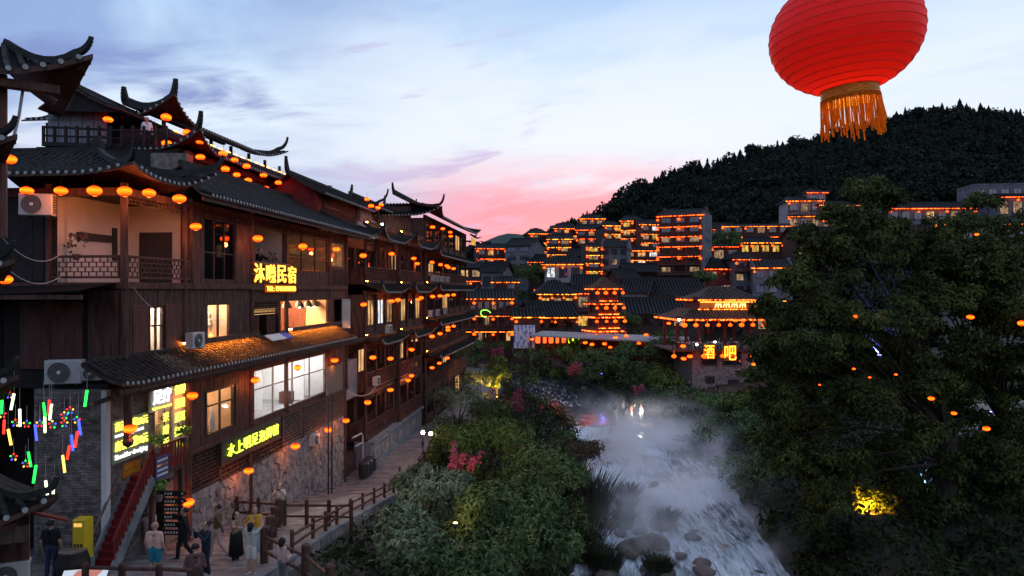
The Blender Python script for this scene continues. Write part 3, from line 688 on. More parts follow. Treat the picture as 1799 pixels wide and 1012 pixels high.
def roof_slope(parent, E0, E1, S, a=0., b=0., up0=0., up1=0., Lc=1.5, ext=.35, sp=.24, r=.065, sag=.12, xf=xfF, rows='stuff', ends=True, name='roof_slope', th=.09, tile=None, nseg=6):
    E0, E1, S = V3(E0), V3(E1), V3(S); e = E1 - E0; L = np.linalg.norm(e); e = e / L; sh = np.array((S[0], S[1], 0)); sh = sh / np.linalg.norm(sh)
    def pt(x, t, dz=0.):
        p = E0 + e * x + S * t; k = (1 - t) ** 2
        w0 = max(0, 1 - x / Lc) ** 2 if up0 else 0; w1 = max(0, 1 - (L - x) / Lc) ** 2 if up1 else 0
        p = p - sh * ext * (w0 + w1) * k + e * ext * (w1 - w0) * k
        p[2] += -sag * 4 * t * (1 - t) + (up0 * w0 + up1 * w1) * k + dz
        return p
    nxs = max(6, int(L / .5)); nt_ = nseg; mb = MB(); idx = {}
    for side in (0, 1):
        for i in range(nxs + 1):
            for j in range(nt_ + 1):
                t = j / nt_; x = a * t + (i / nxs) * (L - (a + b) * t); idx[side, i, j] = len(mb.v); mb.v.append(tuple(pt(x, t, -th * side)))
    for i in range(nxs):
        for j in range(nt_):
            mb.f.append((idx[0, i, j], idx[0, i + 1, j], idx[0, i + 1, j + 1], idx[0, i, j + 1])); mb.m.append(0)
            mb.f.append((idx[1, i, j + 1], idx[1, i + 1, j + 1], idx[1, i + 1, j], idx[1, i, j])); mb.m.append(1)
        mb.f.append((idx[0, i, 0], idx[1, i, 0], idx[1, i + 1, 0], idx[0, i + 1, 0])); mb.m.append(1)
    for i in (0, nxs):
        for j in range(nt_): mb.f.append((idx[0, i, j], idx[0, i, j + 1], idx[1, i, j + 1], idx[1, i, j])); mb.m.append(1)
    ro = mb.build(name, [M['tile_sheet'], M['wood']], parent, xf)
    k = int(L / sp); off = (L - k * sp) / 2 + sp / 2; J = MB(); EN = MB(); tile = tile or M['tile']
    for i in range(k):
        x = off + i * sp; tm = 1.0
        if a > 0: tm = min(tm, x / a)
        if b > 0: tm = min(tm, (L - x) / b)
        if tm < .08: continue
        T = J if rows != 'parts' else MB(); ns = max(2, int(nseg * tm * (1.6 if rows == 'parts' else 1)))
        P = [pt(x, tm * j / ns, r * .35) for j in range(ns + 1)]
        if rows == 'parts':      # overlapping barrel tiles: each course steps down
            Q, Rr = [], []
            for j in range(ns): Q += [P[j], P[j] + (P[j + 1] - P[j]) * .96]; Rr += [r * 1.12, r * .92]
            T.tube(Q, Rr, 6)
            T.build('tile_row', tile, ro, xf)
        else: T.tube(P, r, 5)
        if ends:
            q = pt(x, 0, r * .2) - sh * .012; EN.tube([q - sh * .03, q], r * .78, 7)
    if rows != 'parts' and J.v: J.build('tile_row', tile, ro, xf, kind='stuff')
    if ends and EN.v: EN.build('tile_end', M['tile_end'], ro, xf, kind='stuff')
    return pt
def ridge(parent, pts, w=.16, h=.22, m=None, xf=xfF, name='ridge', taper=True):
    b = MB(); k = len(pts)
    for i in range(k - 1):
        s = 1.0 if not taper else 1 - .55 * (i / (k - 1)) ** 2
        b.bar(pts[i], pts[i + 1], w * s, h * s)
    return b.build(name, m or M['ridge'], parent, xf)
def curl(p, d, up=.9, out=.6, n=7):
    """upturned horn: from p, heading d (horizontal), sweeping up"""
    p = V3(p); d = V3(d); d = d / np.linalg.norm(d)
    return [p + d * out * math.sin(t * math.pi / 2 * .95) + V3((0, 0, up * (1 - math.cos(t * math.pi / 2)) ** .9)) for t in [i / n for i in range(n + 1)]]
def hip_horn(parent, top, corner, up=.8, out=.55, w=.17, h=.24, xf=xfF, dip=.12, lift=0.):
    """hip ridge from the ridge end down to an eave corner, ending in an upturned horn"""
    top, corner = V3(top), V3(corner); n = 7; pts = []
    for i in range(n + 1):
        t = i / n; p = top + (corner - top) * t; p = p + V3((0, 0, -dip * 4 * t * (1 - t) + lift * t ** 3 + .08)); pts.append(p)
    d = corner - top; d[2] = 0
    return ridge(parent, pts + curl(pts[-1], d, up, out)[1:], w, h, xf=xf, name='hip_ridge')
def voronoi_cells(pts, x0, x1, y0f, y1):
    cells = []
    for i, p in enumerate(pts):
        poly = [np.array(q) for q in ((x0, y0f(x0)), (x1, y0f(x1)), (x1, y1), (x0, y1))]
        for j, q in enumerate(pts):
            if i == j or abs(p[0] - q[0]) > 2.2: continue
            mid = (p + q) / 2; n = q - p; out = []
            for k in range(len(poly)):
                A, B = poly[k], poly[(k + 1) % len(poly)]; da, db_ = np.dot(A - mid, n), np.dot(B - mid, n)
                if da <= 0: out.append(A)
                if da * db_ < 0: out.append(A + (B - A) * da / (da - db_))
            poly = out
            if len(poly) < 3: break
        cells.append(poly)
    return cells
def lettering(parent, body, m, u0, u1, z0, z1, v, xf=xfF, off=.012, ext=.015, vert=False, name='lettering'):
    """text stretched into the rectangle u0..u1, z0..z1 on the plane v (reads along +u)"""
    if vert: body = '\n'.join(body)
    a, f = text_mesh(body, 1.0, off, ext)
    lo, hi = a.min(0), a.max(0); s = np.maximum(hi - lo, 1e-6); b = MB()
    w = [(u0 + (p[0] - lo[0]) / s[0] * (u1 - u0), v + p[2], z0 + (p[1] - lo[1]) / s[1] * (z1 - z0)) for p in a]
    b.add(w, f); return b.build(name, m, parent, xf)

# ================================================================ the near timber guesthouse
GH = thing('timber_guesthouse', 'three storey dark timber guesthouse with tiled awning, corner balcony and bright white shop windows', 'building', F(27, 0, 0))
U0, U1 = 23.36, fu(608)
M['lamp_tube'] = emit('ceiling_tube_light', (1, .98, .95), 330)
M['awning_fill_strip'] = emit('awning_fill_strip', (1, .26, .025), 520)
M['lamp_soft'] = emit('warm_ceiling_light', (1, .62, .32), 190)
def ops(*a): return [(fu(x0), fu(x1), z0, z1) for x0, x1, z0, z1 in a]
low = ops((362, 410, 3.67, 5.45), (441, 571, 3.55, 5.85))
mid = ops((262, 286, 7.14, 8.94), (363, 403, 7.1, 8.96), (441, 491, 7.0, 9.0), (494, 576, 7.1, 8.95), (586, 601, 7.1, 9.0))
topo = ops((358, 412, 9.9, 12.4), (441, 500, 10.8, 12.55), (505, 576, 10.5, 12.6), (580, 604, 10.9, 12.4))
ua = fu(332)
for (a, z0, z1, o) in ((ua, 3.3, 6.6, low), (U0, 6.6, 9.62, mid), (ua, 9.62, 12.95, topo)):
    backing(GH, a, U1, z0, z1, -.02, .10, o, M['wood'])
    planks(GH, a, U1, z0 + .02, z1 - .02, -.01, o, M['wood'])
# beams between the storeys
for a, z, h, d in ((ua, 3.32, .18, .10), (U0 - .15, 9.66, .22, .13), (ua, 12.78, .22, .12), (U0 - .1, 6.5, .2, .09)):
    boxpart(GH, 'beam', M['wood'], a, U1, -.05, d, z - h / 2, z + h / 2)
for px in (217, 322, 441, 502, 578, 607): post(GH, fu(px) if px > 217 else U0, .03, 6.7 if px == 217 else 3.3, 13.0, .12)
for px in (334, 412): post(GH, fu(px), .03, 9.7, 13.0, .09)
post(GH, fu(330, .35), .35, .1, 6.6, .14)
# windows
window(GH, *low[0], .0, 2, 1, M['metal_dark'], split=(.66,))
window(GH, *low[1], .0, 4, 1, M['wood_pale'], split=(.60,))
window(GH, *mid[0], .0, 2, 1, split=(.62,))
window(GH, *mid[1], .0, 2, 1)
window(GH, *mid[4], .0, 1, 1, g='open')
window(GH, *topo[0], -.02, 3, 1, M['wood'], M['glass_dark'], split=(.45,))
window(GH, *topo[1], .0, 1, 1, g='open')
window(GH, *topo[2], -.02, 3, 1, M['wood'], M['glass_dark'], split=(.35,))
window(GH, *topo[3], -.02, 2, 1, M['wood_pale'], M['glass_dark'])
# shutters and open casement
for x0, x1 in ((231, 259), (289, 317)): 
    b = MB(); b.bbox(fu(x0), fu(x1), .02, .07, 7.05, 9.0, .02); b.build('shutter', M['wood_red'], GH, xfF)
c0 = fu(600); b = MB(); b.bar((c0, .05, 7.15), (c0, .05, 8.95), .04, .04); b.box(c0 - .02, c0 + .02, .03, .55, 7.15, 8.95); b.build('casement', M['white'], GH, xfF)
# rooms behind the glass
room(GH, low[1][0] - .05, low[1][1] + .1, 3.35, 6.25, -3.2, -.12, M['white'], M['concrete'])
for u, v in ((fu(456), -.9), (fu(520), -.9), (fu(552), -1.6)):
    b = MB(); b.box(u - .5, u + .5, v - .09, v + .09, 6.1, 6.2); b.build('ceiling_lamp', M['lamp_tube'], GH, xfF)
for a, c in ((498, 506), (544, 551), (479, 484)):      # door openings and posts inside the white room
    boxpart(GH, 'door_frame', M['wood_red'], fu(a, -2), fu(c, -2), -3.1, -2.9, 3.4, 5.6)
boxpart(GH, 'partition', M['white'], fu(500), fu(500) + .12, -3.1, -1.2, 3.4, 6.2)
boxpart(GH, 'partition', M['white'], fu(549), fu(549) + .12, -3.1, -.5, 3.4, 6.2)
boxpart(GH, 'low_chair', M['wood_red'], fu(534), fu(534) + .6, -1.4, -.8, 3.4, 4.0)
boxpart(GH, 'television', M['metal_dark'], fu(449), fu(449) + .9, -1.0, -.9, 3.6, 4.1)
room(GH, low[0][0] - .2, low[0][1] + .2, 3.35, 6.2, -2.6, -.12, M['warm_room'], M['wood'])
b = MB(); u = (low[0][0] + low[0][1]) / 2; b.box(u - .3, u + .3, -1.3, -1.1, 5.9, 6.0); b.build('ceiling_lamp', M['lamp_soft'], GH, xfF)
b = MB(); b.lathe([(.3, 0), (.34, .3), (.26, .62), (.06, .7)], 10, (u - .7, -.7, 3.6)); b.lathe([(.3, 0), (.34, .3), (.26, .62), (.06, .7)], 10, (u - .3, -1.2, 3.6)); b.build('armchair', M['metal_dark'], GH, xfF)
b = MB(); b.lathe([(.14, 0), (.12, .5), (.05, .9), (.01, 1.1)], 8, (u + .45, -.6, 3.6)); b.build('folded_towel', M['white'], GH, xfF)
# middle storey shop with shelves
room(GH, mid[0][0] - .4, mid[0][1] + .4, 6.75, 9.4, -2.2, -.12, M['warm_room'], M['wood'])
b = MB(); u = (mid[0][0] + mid[0][1]) / 2; b.box(u - .4, u + .4, -1.2, -1.0, 9.2, 9.28); b.build('ceiling_lamp', M['lamp_tube'], GH, xfF)
for z in (7.6, 8.0, 8.4, 8.75):
    boxpart(GH, 'shelf', M['wood_pale'], mid[0][0] - .3, mid[0][1] + .3, -2.1, -1.8, z, z + .03)
    for k in range(7):
        c = random.choice(('white', 'yellow_paint', 'red_wood', 'carpet', 'pipe')); x = mid[0][0] - .2 + k * .17
        b = MB(); b.lathe([(.05, 0), (.055, .14), (.03, .2), (.02, .26)], 7, (x, -1.93, z + .03)); b.build('jar', M[c], GH, xfF)
room(GH, mid[1][0] - .3, mid[1][1] + .3, 6.75, 9.4, -2.2, -.12, M['plaster'], M['wood'])
b = MB(); u = (mid[1][0] + mid[1][1]) / 2; b.box(u - .4, u + .4, -.9, -.7, 9.2, 9.28); b.build('ceiling_lamp', M['lamp_soft'], GH, xfF)
for k, (du, c) in enumerate(((-.45, 'yellow_paint'), (-.05, 'metal_dark'), (.35, 'white'), (.6, 'metal_dark'))):
    b = MB(); b.lathe([(.26, 0), (.22, .5), (.13, 1.0), (.18, 1.3), (.12, 1.5), (.05, 1.55), (.09, 1.62), (.1, 1.75), (.05, 1.85)], 9, (u + du, -.6 - .2 * (k % 2), 6.76)); b.build('dress_form', M[c], GH, xfF)
room(GH, mid[3][0] - .1, mid[3][1] + .1, 6.75, 9.4, -3.4, -.12, M['warm_room'], M['wood'])
for px in (504, 526, 541, 552):
    b = MB(); x = fu(px, -.8); b.lathe([(.02, .42), (.05, .40), (.14, .30), (.24, .12), (.27, 0)], 12, (x, -.8, 8.55)); b.tube([(x, -.8, 8.95), (x, -.8, 9.4)], .012, 5); b.build('pendant_lamp', M['metal_dark'], GH, xfF)
    b = MB(); b.lathe([(.03, 0), (.07, .05), (.06, .12), (.02, .16)], 8, (x, -.8, 8.52)); b.build('bulb', emit('pendant_bulb', (1, .60, .28), 150), GH, xfF)
b = MB(); b.box(mid[3][0] + .3, mid[3][1] - .3, -2.2, -2.0, 9.25, 9.33); b.build('ceiling_lamp', M['lamp_soft'], GH, xfF)
boxpart(GH, 'banner', M['carpet'], fu(519, -2), fu(527, -2), -2.05, -2.0, 6.9, 8.6)
boxpart(GH, 'partition', M['wood_red'], fu(533, -1.5), fu(537, -1.5), -3.3, -1.4, 6.8, 9.3)
boxpart(GH, 'door_panel', M['white'], fu(540, -3), fu(560, -3), -3.3, -3.25, 6.8, 9.0)
lattice(GH, mid[3][0] + .08, mid[3][1] - .08, 7.12, 7.42, .02, .5, .3, M['wood_red'], 'railing')
# lattice screen door beside it
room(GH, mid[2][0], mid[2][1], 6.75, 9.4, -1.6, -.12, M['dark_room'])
lattice(GH, mid[2][0] + .05, mid[2][1] - .05, 8.45, 8.95, -.02, .14, .12, M['wood'], 'lattice_screen', w=.03)
b = MB(); b.box(mid[2][0] + .05, mid[2][1] - .05, -.22, -.2, 8.36, 8.62); b.build('light_panel', emit('screen_backlight', (1, .55, .18), 1.6), GH, xfF)
for a, c in ((.05, .75), (1.75, 2.5)): lattice(GH, mid[2][0] + a, mid[2][0] + c, 7.05, 8.3, -.03, .13, .13, M['wood'], 'lattice_door', w=.03)
# upper storey rooms
room(GH, topo[1][0] - .1, topo[1][1] + .1, 9.8, 12.8, -3.0, -.12, M['plaster'], M['wood'])
boxpart(GH, 'door', M['wood_red'], fu(472, -3), fu(494, -3), -2.98, -2.9, 9.85, 11.95); 
b = MB(); b.box(fu(447, -3), fu(458, -3), -2.97, -2.93, 10.9, 11.9); b.build('lit_doorway', M['lit_warm'], GH, xfF)
room(GH, topo[2][0], topo[2][1], 9.8, 12.8, -3.0, -.12, M['warm_room'], M['wood'])
b = MB(); b.box(topo[2][0] + 2, topo[2][0] + 2.3, -2.2, -2.0, 12.6, 12.7); b.build('ceiling_lamp', M['lamp_soft'], GH, xfF)
boxpart(GH, 'wall_picture', M['yellow_paint'], topo[2][0] + 1.6, topo[2][0] + 2.4, -2.98, -2.94, 11.2, 12.2)
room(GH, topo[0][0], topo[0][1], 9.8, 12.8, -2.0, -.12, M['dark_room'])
room(GH, topo[3][0], topo[3][1], 9.8, 12.8, -2.0, -.12, M['warm_room'])
b = MB(); b.box(topo[3][0] + .5, topo[3][0] + .9, -1.5, -1.3, 12.3, 12.4); b.build('ceiling_lamp', M['lamp_soft'], GH, xfF)
boxpart(GH, 'sill', M['wood_pale'], topo[1][0] - .1, topo[1][1] + .3, -.1, .16, 10.68, 10.8)
lattice(GH, fu(580), fu(604), 9.8, 10.75, .05, .3, .14, M['wood'], 'lattice')
lattice(GH, fu(444), fu(500), 9.78, 10.6, .05, .34, .2, M['wood'], 'lattice')
# lattice frieze hanging under the eave
for a, c in ((217, 322), (336, 441), (441, 502), (505, 576)): lattice(GH, fu(a) + .12, fu(c) - .12, 12.36, 12.62, .10, .16, .13, M['wood'], 'frieze', w=.024, frame=False)
# ---- corner balcony
WV = -5.6
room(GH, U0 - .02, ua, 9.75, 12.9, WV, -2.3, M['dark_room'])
b = MB()      # plaster walls of the balcony room
b.box(U0 + .5, ua, -2.46, -2.34, 9.75, 12.7); b.box(ua - .12, ua - .02, -2.34, -.1, 9.75, 12.7); b.box(U0 + .1, U0 + .5, -2.9, -2.45, 9.75, 12.7); b.build('plaster_wall', M['plaster'], GH, xfF)
boxpart(GH, 'ceiling', M['wood'], U0, ua, -2.4, .05, 12.72, 12.8); boxpart(GH, 'balcony_floor', M['wood'], U0 - .05, ua, WV, .1, 9.56, 9.76)
boxpart(GH, 'wall_shelf', M['metal_dark'], U0 + .9, U0 + 2.6, -2.33, -2.22, 11.25, 11.5); boxpart(GH, 'speaker_panel', M['metal_dark'], U0 + 2.75, U0 + 3.0, -2.33, -2.28, 10.6, 11.8)
boxpart(GH, 'door', M['metal_dark'], ua - .17, ua - .12, -1.9, -.6, 9.8, 11.7)
lattice(GH, U0 + .14, ua - .14, 9.95, 10.58, .05, .26, .16, M['wood'], 'railing')
lattice(GH, -2.5, -.14, 9.95, 10.58, 0, .26, .16, M['wood'], 'railing', side=U0 - .02)
b = MB(); b.bar((U0 - .05, .05, 12.72), (ua, .05, 12.72), .16, .26); b.bar((U0 - .03, .05, 12.72), (U0 - .03, WV, 12.72), .16, .26); b.build('beam', M['wood'], GH, xfF)
post(GH, U0, -2.6, 6.7, 13, .12)
# side wall facing the camera (u = U0), storey below the balcony and left part
def side_planks(v0, v1, z0, z1, m, w=.28):
    k = max(1, round((v1 - v0) / w)); w = (v1 - v0) / k
    for i in range(k):
        b = MB(); d = random.uniform(0, .015); b.box(U0 - .05 - d, U0 + .02, v0 + i * w + .005, v0 + (i + 1) * w - .005, z0, z1); b.build('plank', m, GH, xfF)
boxpart(GH, 'wall', M['wood_black'], U0 + .02, U0 + .12, WV, -.05, 6.3, 9.6); boxpart(GH, 'wall', M['wood_black'], U0 + .02, U0 + .12, WV, -2.75, 9.75, 12.9)
side_planks(-1.2, -.1, 6.6, 9.5, M['wood']); side_planks(WV, -2.75, 9.8, 12.6, M['wood_black'], .4); side_planks(WV, -4.3, 6.6, 9.5, M['wood_black'], .4)
b = MB(); b.box(U0 - .06, U0 + .02, -3.6, -1.4, 6.9, 9.1); b.build('door_panel', M['wood_red'], GH, xfF)
boxpart(GH, 'wall', M['wood_black'], U0 + .12, U1, -7.6, -7.5, -2, 13); boxpart(GH, 'wall', M['wood_black'], U1 - .1, U1, -7.5, -.1, -2, 13)
boxpart(GH, 'floor', M['wood_black'], 22.7, U1, -7.5, -.08, 6.36, 6.5)
# ---- tiled awning roof between the lower and middle storeys
roof_slope(GH, (21.4, 1.25, 6.62), (fu(628, 1.25), 1.25, 6.62), (0, -1.27, .68), up0=.12, Lc=1.2, ext=.1, sp=.27, r=.075, sag=.04, rows='parts', name='awning_roof')
boxpart(GH, 'eave_board', M['wood'], 21.5, U1 + .6, 1.12, 1.18, 6.36, 6.52)
boxpart(GH, 'awning_beam', M['wood'], 21.5, U1 + .5, .85, 1.0, 6.22, 6.40)
for u in np.arange(22, 46, 2.4): b = MB(); b.bar((u, -.02, 6.0), (u, 1.1, 6.42), .09, .14); b.build('bracket', M['wood'], GH, xfF)
b = MB(); b.bar((U0 - 1.6, .02, 7.36), (U1, .02, 7.36), .12, .1); b.build('ridge', M['ridge'], GH, xfF)
for px in (225,): b = MB(); b.tube([(fu(px, .9), .9, 4.9), (fu(px, .9), .9, 6.4)], .13, 8); b.lathe([(.02, 0), (.14, .08), (.17, .2), (.12, .3)], 8, (fu(px, .9), .9, 4.62)); b.build('hanging_post', M['wood'], GH, xfF)
# added strips, hidden by added covers, throw orange light on the awning tiles
for a, c in ((318, 441), (505, 590)):
    x0, x1 = fu(a), fu(c)
    boxpart(GH, 'added_strip_cover', M['wood'], x0 - .05, x1 + .3, .0, .26, 7.56, 7.60); boxpart(GH, 'added_strip_cover', M['wood'], x0 - .05, x1 + .3, .26, .29, 7.42, 7.61)
    for u in np.arange(x0, x1, .55): boxpart(GH, 'strip_light', M['awning_fill_strip'], u, u + .36, .08, .12, 7.50, 7.54)
# ---- main roof
roof_slope(GH, (26.0, 1.25, 13.02), (fu(662, 1.25), 1.25, 13.02), (0, -5.6, 2.55), a=8, sp=.27, r=.075, sag=.18, up1=.5, Lc=1.4, rows='parts', name='main_roof')
roof_slope(GH, (47.6, -9.4, 13.2), (34.0, -9.4, 13.2), (0, 5.05, 2.37), sp=.5, r=.07, sag=.15, ends=False, name='rear_roof')
b = MB(); b.bar((34, -4.35, 15.65), (47.6, -4.35, 15.65), .2, .3); b.build('ridge', M['ridge'], GH, xfF)
boxpart(GH, 'eave_board', M['wood'], 26.2, 47.3, 1.1, 1.17, 12.78, 12.93)
ridge(GH, [V3((47.6, -4.3, 15.7)) + (V3((47.6, 1.3, 13.15)) - V3((47.6, -4.3, 15.7))) * t + V3((0, 0, -.6 * t * (1 - t))) for t in np.linspace(0, 1, 8)] + curl((47.6, 1.3, 13.2), (.3, 1, 0), .6, .4), name='hip_ridge')
# ---- hipped roof over the corner balcony
AP = (24.2, -1.5, 14.2)
e = 13.12
roof_slope(GH, (21.9, 1.2, e), (26.3, 1.2, e), (0, -2.7, 1.08), a=2.3, b=2.1, up0=.25, up1=.75, Lc=1.9, ext=.35, sp=.27, r=.075, rows='parts', name='corner_roof')
roof_slope(GH, (21.9, -5.6, e), (21.9, 1.2, e), (2.3, 0, 1.08), a=0, b=2.7, up1=.25, Lc=1.9, ext=.35, sp=.27, r=.075, rows='parts', name='corner_roof')
roof_slope(GH, (26.3, 1.2, e), (26.3, -5.6, e), (-2.1, 0, 1.08), a=2.7, b=0, up0=.75, Lc=1.9, ext=.35, sp=.4, ends=False, name='corner_roof')
b = MB(); b.bar((24.2, -5.6, 14.25), (24.2, -1.4, 14.25), .2, .26); b.box(24.05, 24.35, -1.65, -1.35, 14.1, 14.6); b.bar((24.2, -1.5, 14.55), (24.2, -1.5, 14.75), .16, .16); b.build('ridge', M['ridge'], GH, xfF)
hip_horn(GH, AP, (26.3, 1.2, e), up=.55, out=.6, lift=.75)
hip_horn(GH, AP, (21.9, 1.2, e), up=.3, out=.4, lift=.3)
# ---- lattice band, rubble wall and brick end of the ground storey
boxpart(GH, 'wall', M['wood_black'], ua, U1, -.3, -.12, 1.6, 3.3)
for a, c in ((ua + .1, fu(386)), (fu(498), fu(530)), (fu(532), fu(574)), (fu(577), fu(605))): lattice(GH, a, c, 1.78, 3.15, -.03, .34, .16, M['wood_pale'] if a > 34 else M['wood'], 'lattice', w=.035)
lattice(GH, fu(388), fu(496), 1.6, 2.15, -.03, .34, .16, M['wood'], 'lattice', w=.035)
post(GH, fu(441), -.02, -.5, 3.3, .1); post(GH, fu(532), -.02, 1.6, 3.3, .08); post(GH, fu(606), -.02, -2.6, 3.3, .12)
sbot = lambda u: float(street_z(F(u, 0, 0)[1])) - .1
SW0, SW1 = ua - .3, U1
boxpart(GH, 'stone_backing', M['stone_gap'], SW0, SW1, -.5, -.12, -3.2, 1.62)
pts = []
zc = 0
for k in range(300):      # best-candidate points give stones of like size
    best, bd = None, -1
    for _ in range(12):
        u = random.uniform(SW0, SW1); q = np.array((u, random.uniform(sbot(u), 1.62)))
        d = min([np.hypot(q[0] - w[0], 1.25 * (q[1] - w[1])) for w in pts], default=9)
        if d > bd: best, bd = q, d
    pts.append(best)
for poly in voronoi_cells(pts, SW0, SW1, sbot, 1.62):
    if len(poly) < 3: continue
    c = sum(poly) / len(poly); pr = random.uniform(.05, .13); b = MB(); n = len(poly)
    r0 = [c + (p - c) * .965 for p in poly]; r1 = [c + (p - c) * random.uniform(.78, .86) for p in poly]
    vs_ = [(p[0], -.14, p[1]) for p in r0] + [(p[0], -.12 + pr * .6, p[1]) for p in r0] + [(p[0], -.12 + pr, p[1]) for p in r1]
    fs_ = [(i, (i + 1) % n, n + (i + 1) % n, n + i) for i in range(n)] + [(n + i, n + (i + 1) % n, 2 * n + (i + 1) % n, 2 * n + i) for i in range(n)] + [tuple(2 * n + i for i in range(n))]
    b.add(vs_, fs_); b.build('stone', M['stone'], GH, xfF)
def bricks(parent, u0, u1, z0, z1, v, n_parts, xf=xfF, L=.26, H=.085, m=None, skip=()):
    rows = []; k = 0; z = z1 - H
    while z > z0:
        u = u0 - (L / 2 if k % 2 else 0)
        while u < u1:
            a, c = max(u, u0), min(u + L, u1)
            if c - a > .05 and not any(s[0] < (a + c) / 2 < s[1] and s[2] < z < s[3] for s in skip): rows.append((a, c, z))
            u += L
        z -= H; k += 1
    J = MB()
    for i, (a, c, z) in enumerate(rows):
        b = MB() if i < n_parts else J; d = random.uniform(0, .014)
        b.box(a + .006, c - .006, v - .02, v + .012 + d, z + .006, z + H - .006)
        if i < n_parts: b.build('brick', m or M['brick'], parent, xf)
    if J.v: J.build('brick', m or M['brick'], parent, xf, kind='stuff')
UB = 22.5
dr0, dr1 = fu(268), fu(300)
boxpart(GH, 'wall', M['mortar'], UB, dr0, -.5, -.02, .3, 6.35); boxpart(GH, 'wall', M['mortar'], dr1, ua, -.5, -.02, .3, 6.35); boxpart(GH, 'wall', M['mortar'], dr0, dr1, -.5, -.02, .3, 3.4)
bricks(GH, UB, dr0, .7, 6.3, 0, 300)
xfS = lambda a: xfF(np.stack([UB - a[:, 1], a[:, 0], a[:, 2]], 1))      # brick face turned to the camera: local u = v, outwards = -u
boxpart(GH, 'wall', M['mortar'], UB + .02, UB + .3, -2.45, -.5, .3, 6.35); boxpart(GH, 'alley_wall', M['wood_black'], U0 + 1.6, U0 + 1.7, -7.4, -2.45, 0, 6.4); boxpart(GH, 'alley_wall', M['wood_black'], UB + .3, U0 + 1.6, -2.55, -2.45, 0, 6.4)  # black alley walls: the narrow alley's shadow is put into their colour
bricks(GH, -2.4, -.06, .7, 6.3, 0, 0, xf=xfS)
boxpart(GH, 'corner_pillar', M['plaster'], UB - .06, UB + .14, -.12, .06, .6, 6.35)
boxpart(GH, 'pillar', M['wood_pale'], fu(306), fu(306) + .32, -.02, .3, 1.6, 6.3)
room(GH, dr0, dr1, 3.4, 6.2, -2.5, -.5, M['warm_room'])
b = MB(); b.box(dr0 + .3, dr0 + .7, -1.2, -.9, 6.0, 6.1); b.build('ceiling_lamp', M['lamp_soft'], GH, xfF)
b = MB(); b.box(dr0 - .02, dr0 + .07, -.1, .05, 3.4, 5.6); b.box(dr0, dr1, -.1, .05, 5.5, 5.62); b.build('door_frame', M['wood_pale'], GH, xfF)
# ---- landing and red stair
lu0, lu1 = fu(266, .75), 25.6
boxpart(GH, 'landing', M['wood_red'], lu0, lu1, .02, .82, 3.22, 3.38)
st_u0, st_z0 = 21.7, float(street_z(21.6)); ns = 13; su = (lu0 - st_u0) / ns; szz = (3.38 - st_z0) / ns
for i in range(ns):
    b = MB(); b.box(st_u0 + i * su, st_u0 + (i + 1) * su + .02, .10, .74, st_z0 + i * szz - .08, st_z0 + (i + 1) * szz); b.build('step', M['carpet'], GH, xfF)
for v in (.05, .80):
    b = MB(); b.bar((st_u0 - .1, v, st_z0), (lu0, v, 3.3), .08, .36); b.build('stair_string', M['concrete'], GH, xfF)
    b = MB(); b.bar((st_u0, v, st_z0 + 1.0), (lu0, v, 4.33), .06, .06); b.build('handrail', M['wood_pale'] if v < .5 else M['red_wood'], GH, xfF)
for i in range(0, 14): t = i / 13; u = st_u0 + .05 + t * (lu0 - .1 - st_u0); z = st_z0 + t * (3.38 - st_z0); b = MB(); b.box(u - .025, u + .025, .775, .825, z, z + .98); b.build('baluster', M['red_wood'], GH, xfF)
for i in range(11): u = lu0 + .05 + i * (lu1 - lu0 - .1) / 10; b = MB(); b.box(u - .05, u + .05, .78, .82, 3.3, 4.2); b.build('baluster', M['red_wood'], GH, xfF)
b = MB(); b.bar((lu0, .8, 4.25), (lu1, .8, 4.25), .07, .08); b.build('handrail', M['red_wood'], GH, xfF)
for u in (lu0 + .1, lu1 - .1): b = MB(); b.bar((u, .7, .3), (u, .7, 3.25), .13, .13); b.build('post', M['wood'], GH, xfF)
# dark awning sheet over the alley left of the corner
b = MB()
for i in range(8):
    a0, a1 = -7 + i * .85, -7 + (i + 1) * .85; f = lambda v: 9.75 - .35 * ((v + .2) / 6.8) ** 2 * 0 - .10 * math.sin((v + 7) / 6.8 * math.pi)
    b.add([(21.6, a0, f(a0) - .25), (21.6, a1, f(a1) - .25), (U0 - .06, a1, f(a1)), (U0 - .06, a0, f(a0)), (21.6, a0, f(a0) - .3), (21.6, a1, f(a1) - .3), (U0 - .06, a1, f(a1) - .05), (U0 - .06, a0, f(a0) - .05)], [(0, 1, 2, 3), (7, 6, 5, 4), (0, 4, 5, 1)])
b.build('awning_sheet', M['tile_sheet'], GH, xfF)
boxpart(GH, 'awning_beam', M['wood'], 21.62, 21.74, -7, -.2, 9.22, 9.36)
boxpart(GH, 'alley_wall', M['wood_black'], U0 + .3, U0 + .4, -12, WV, 0, 12.9)
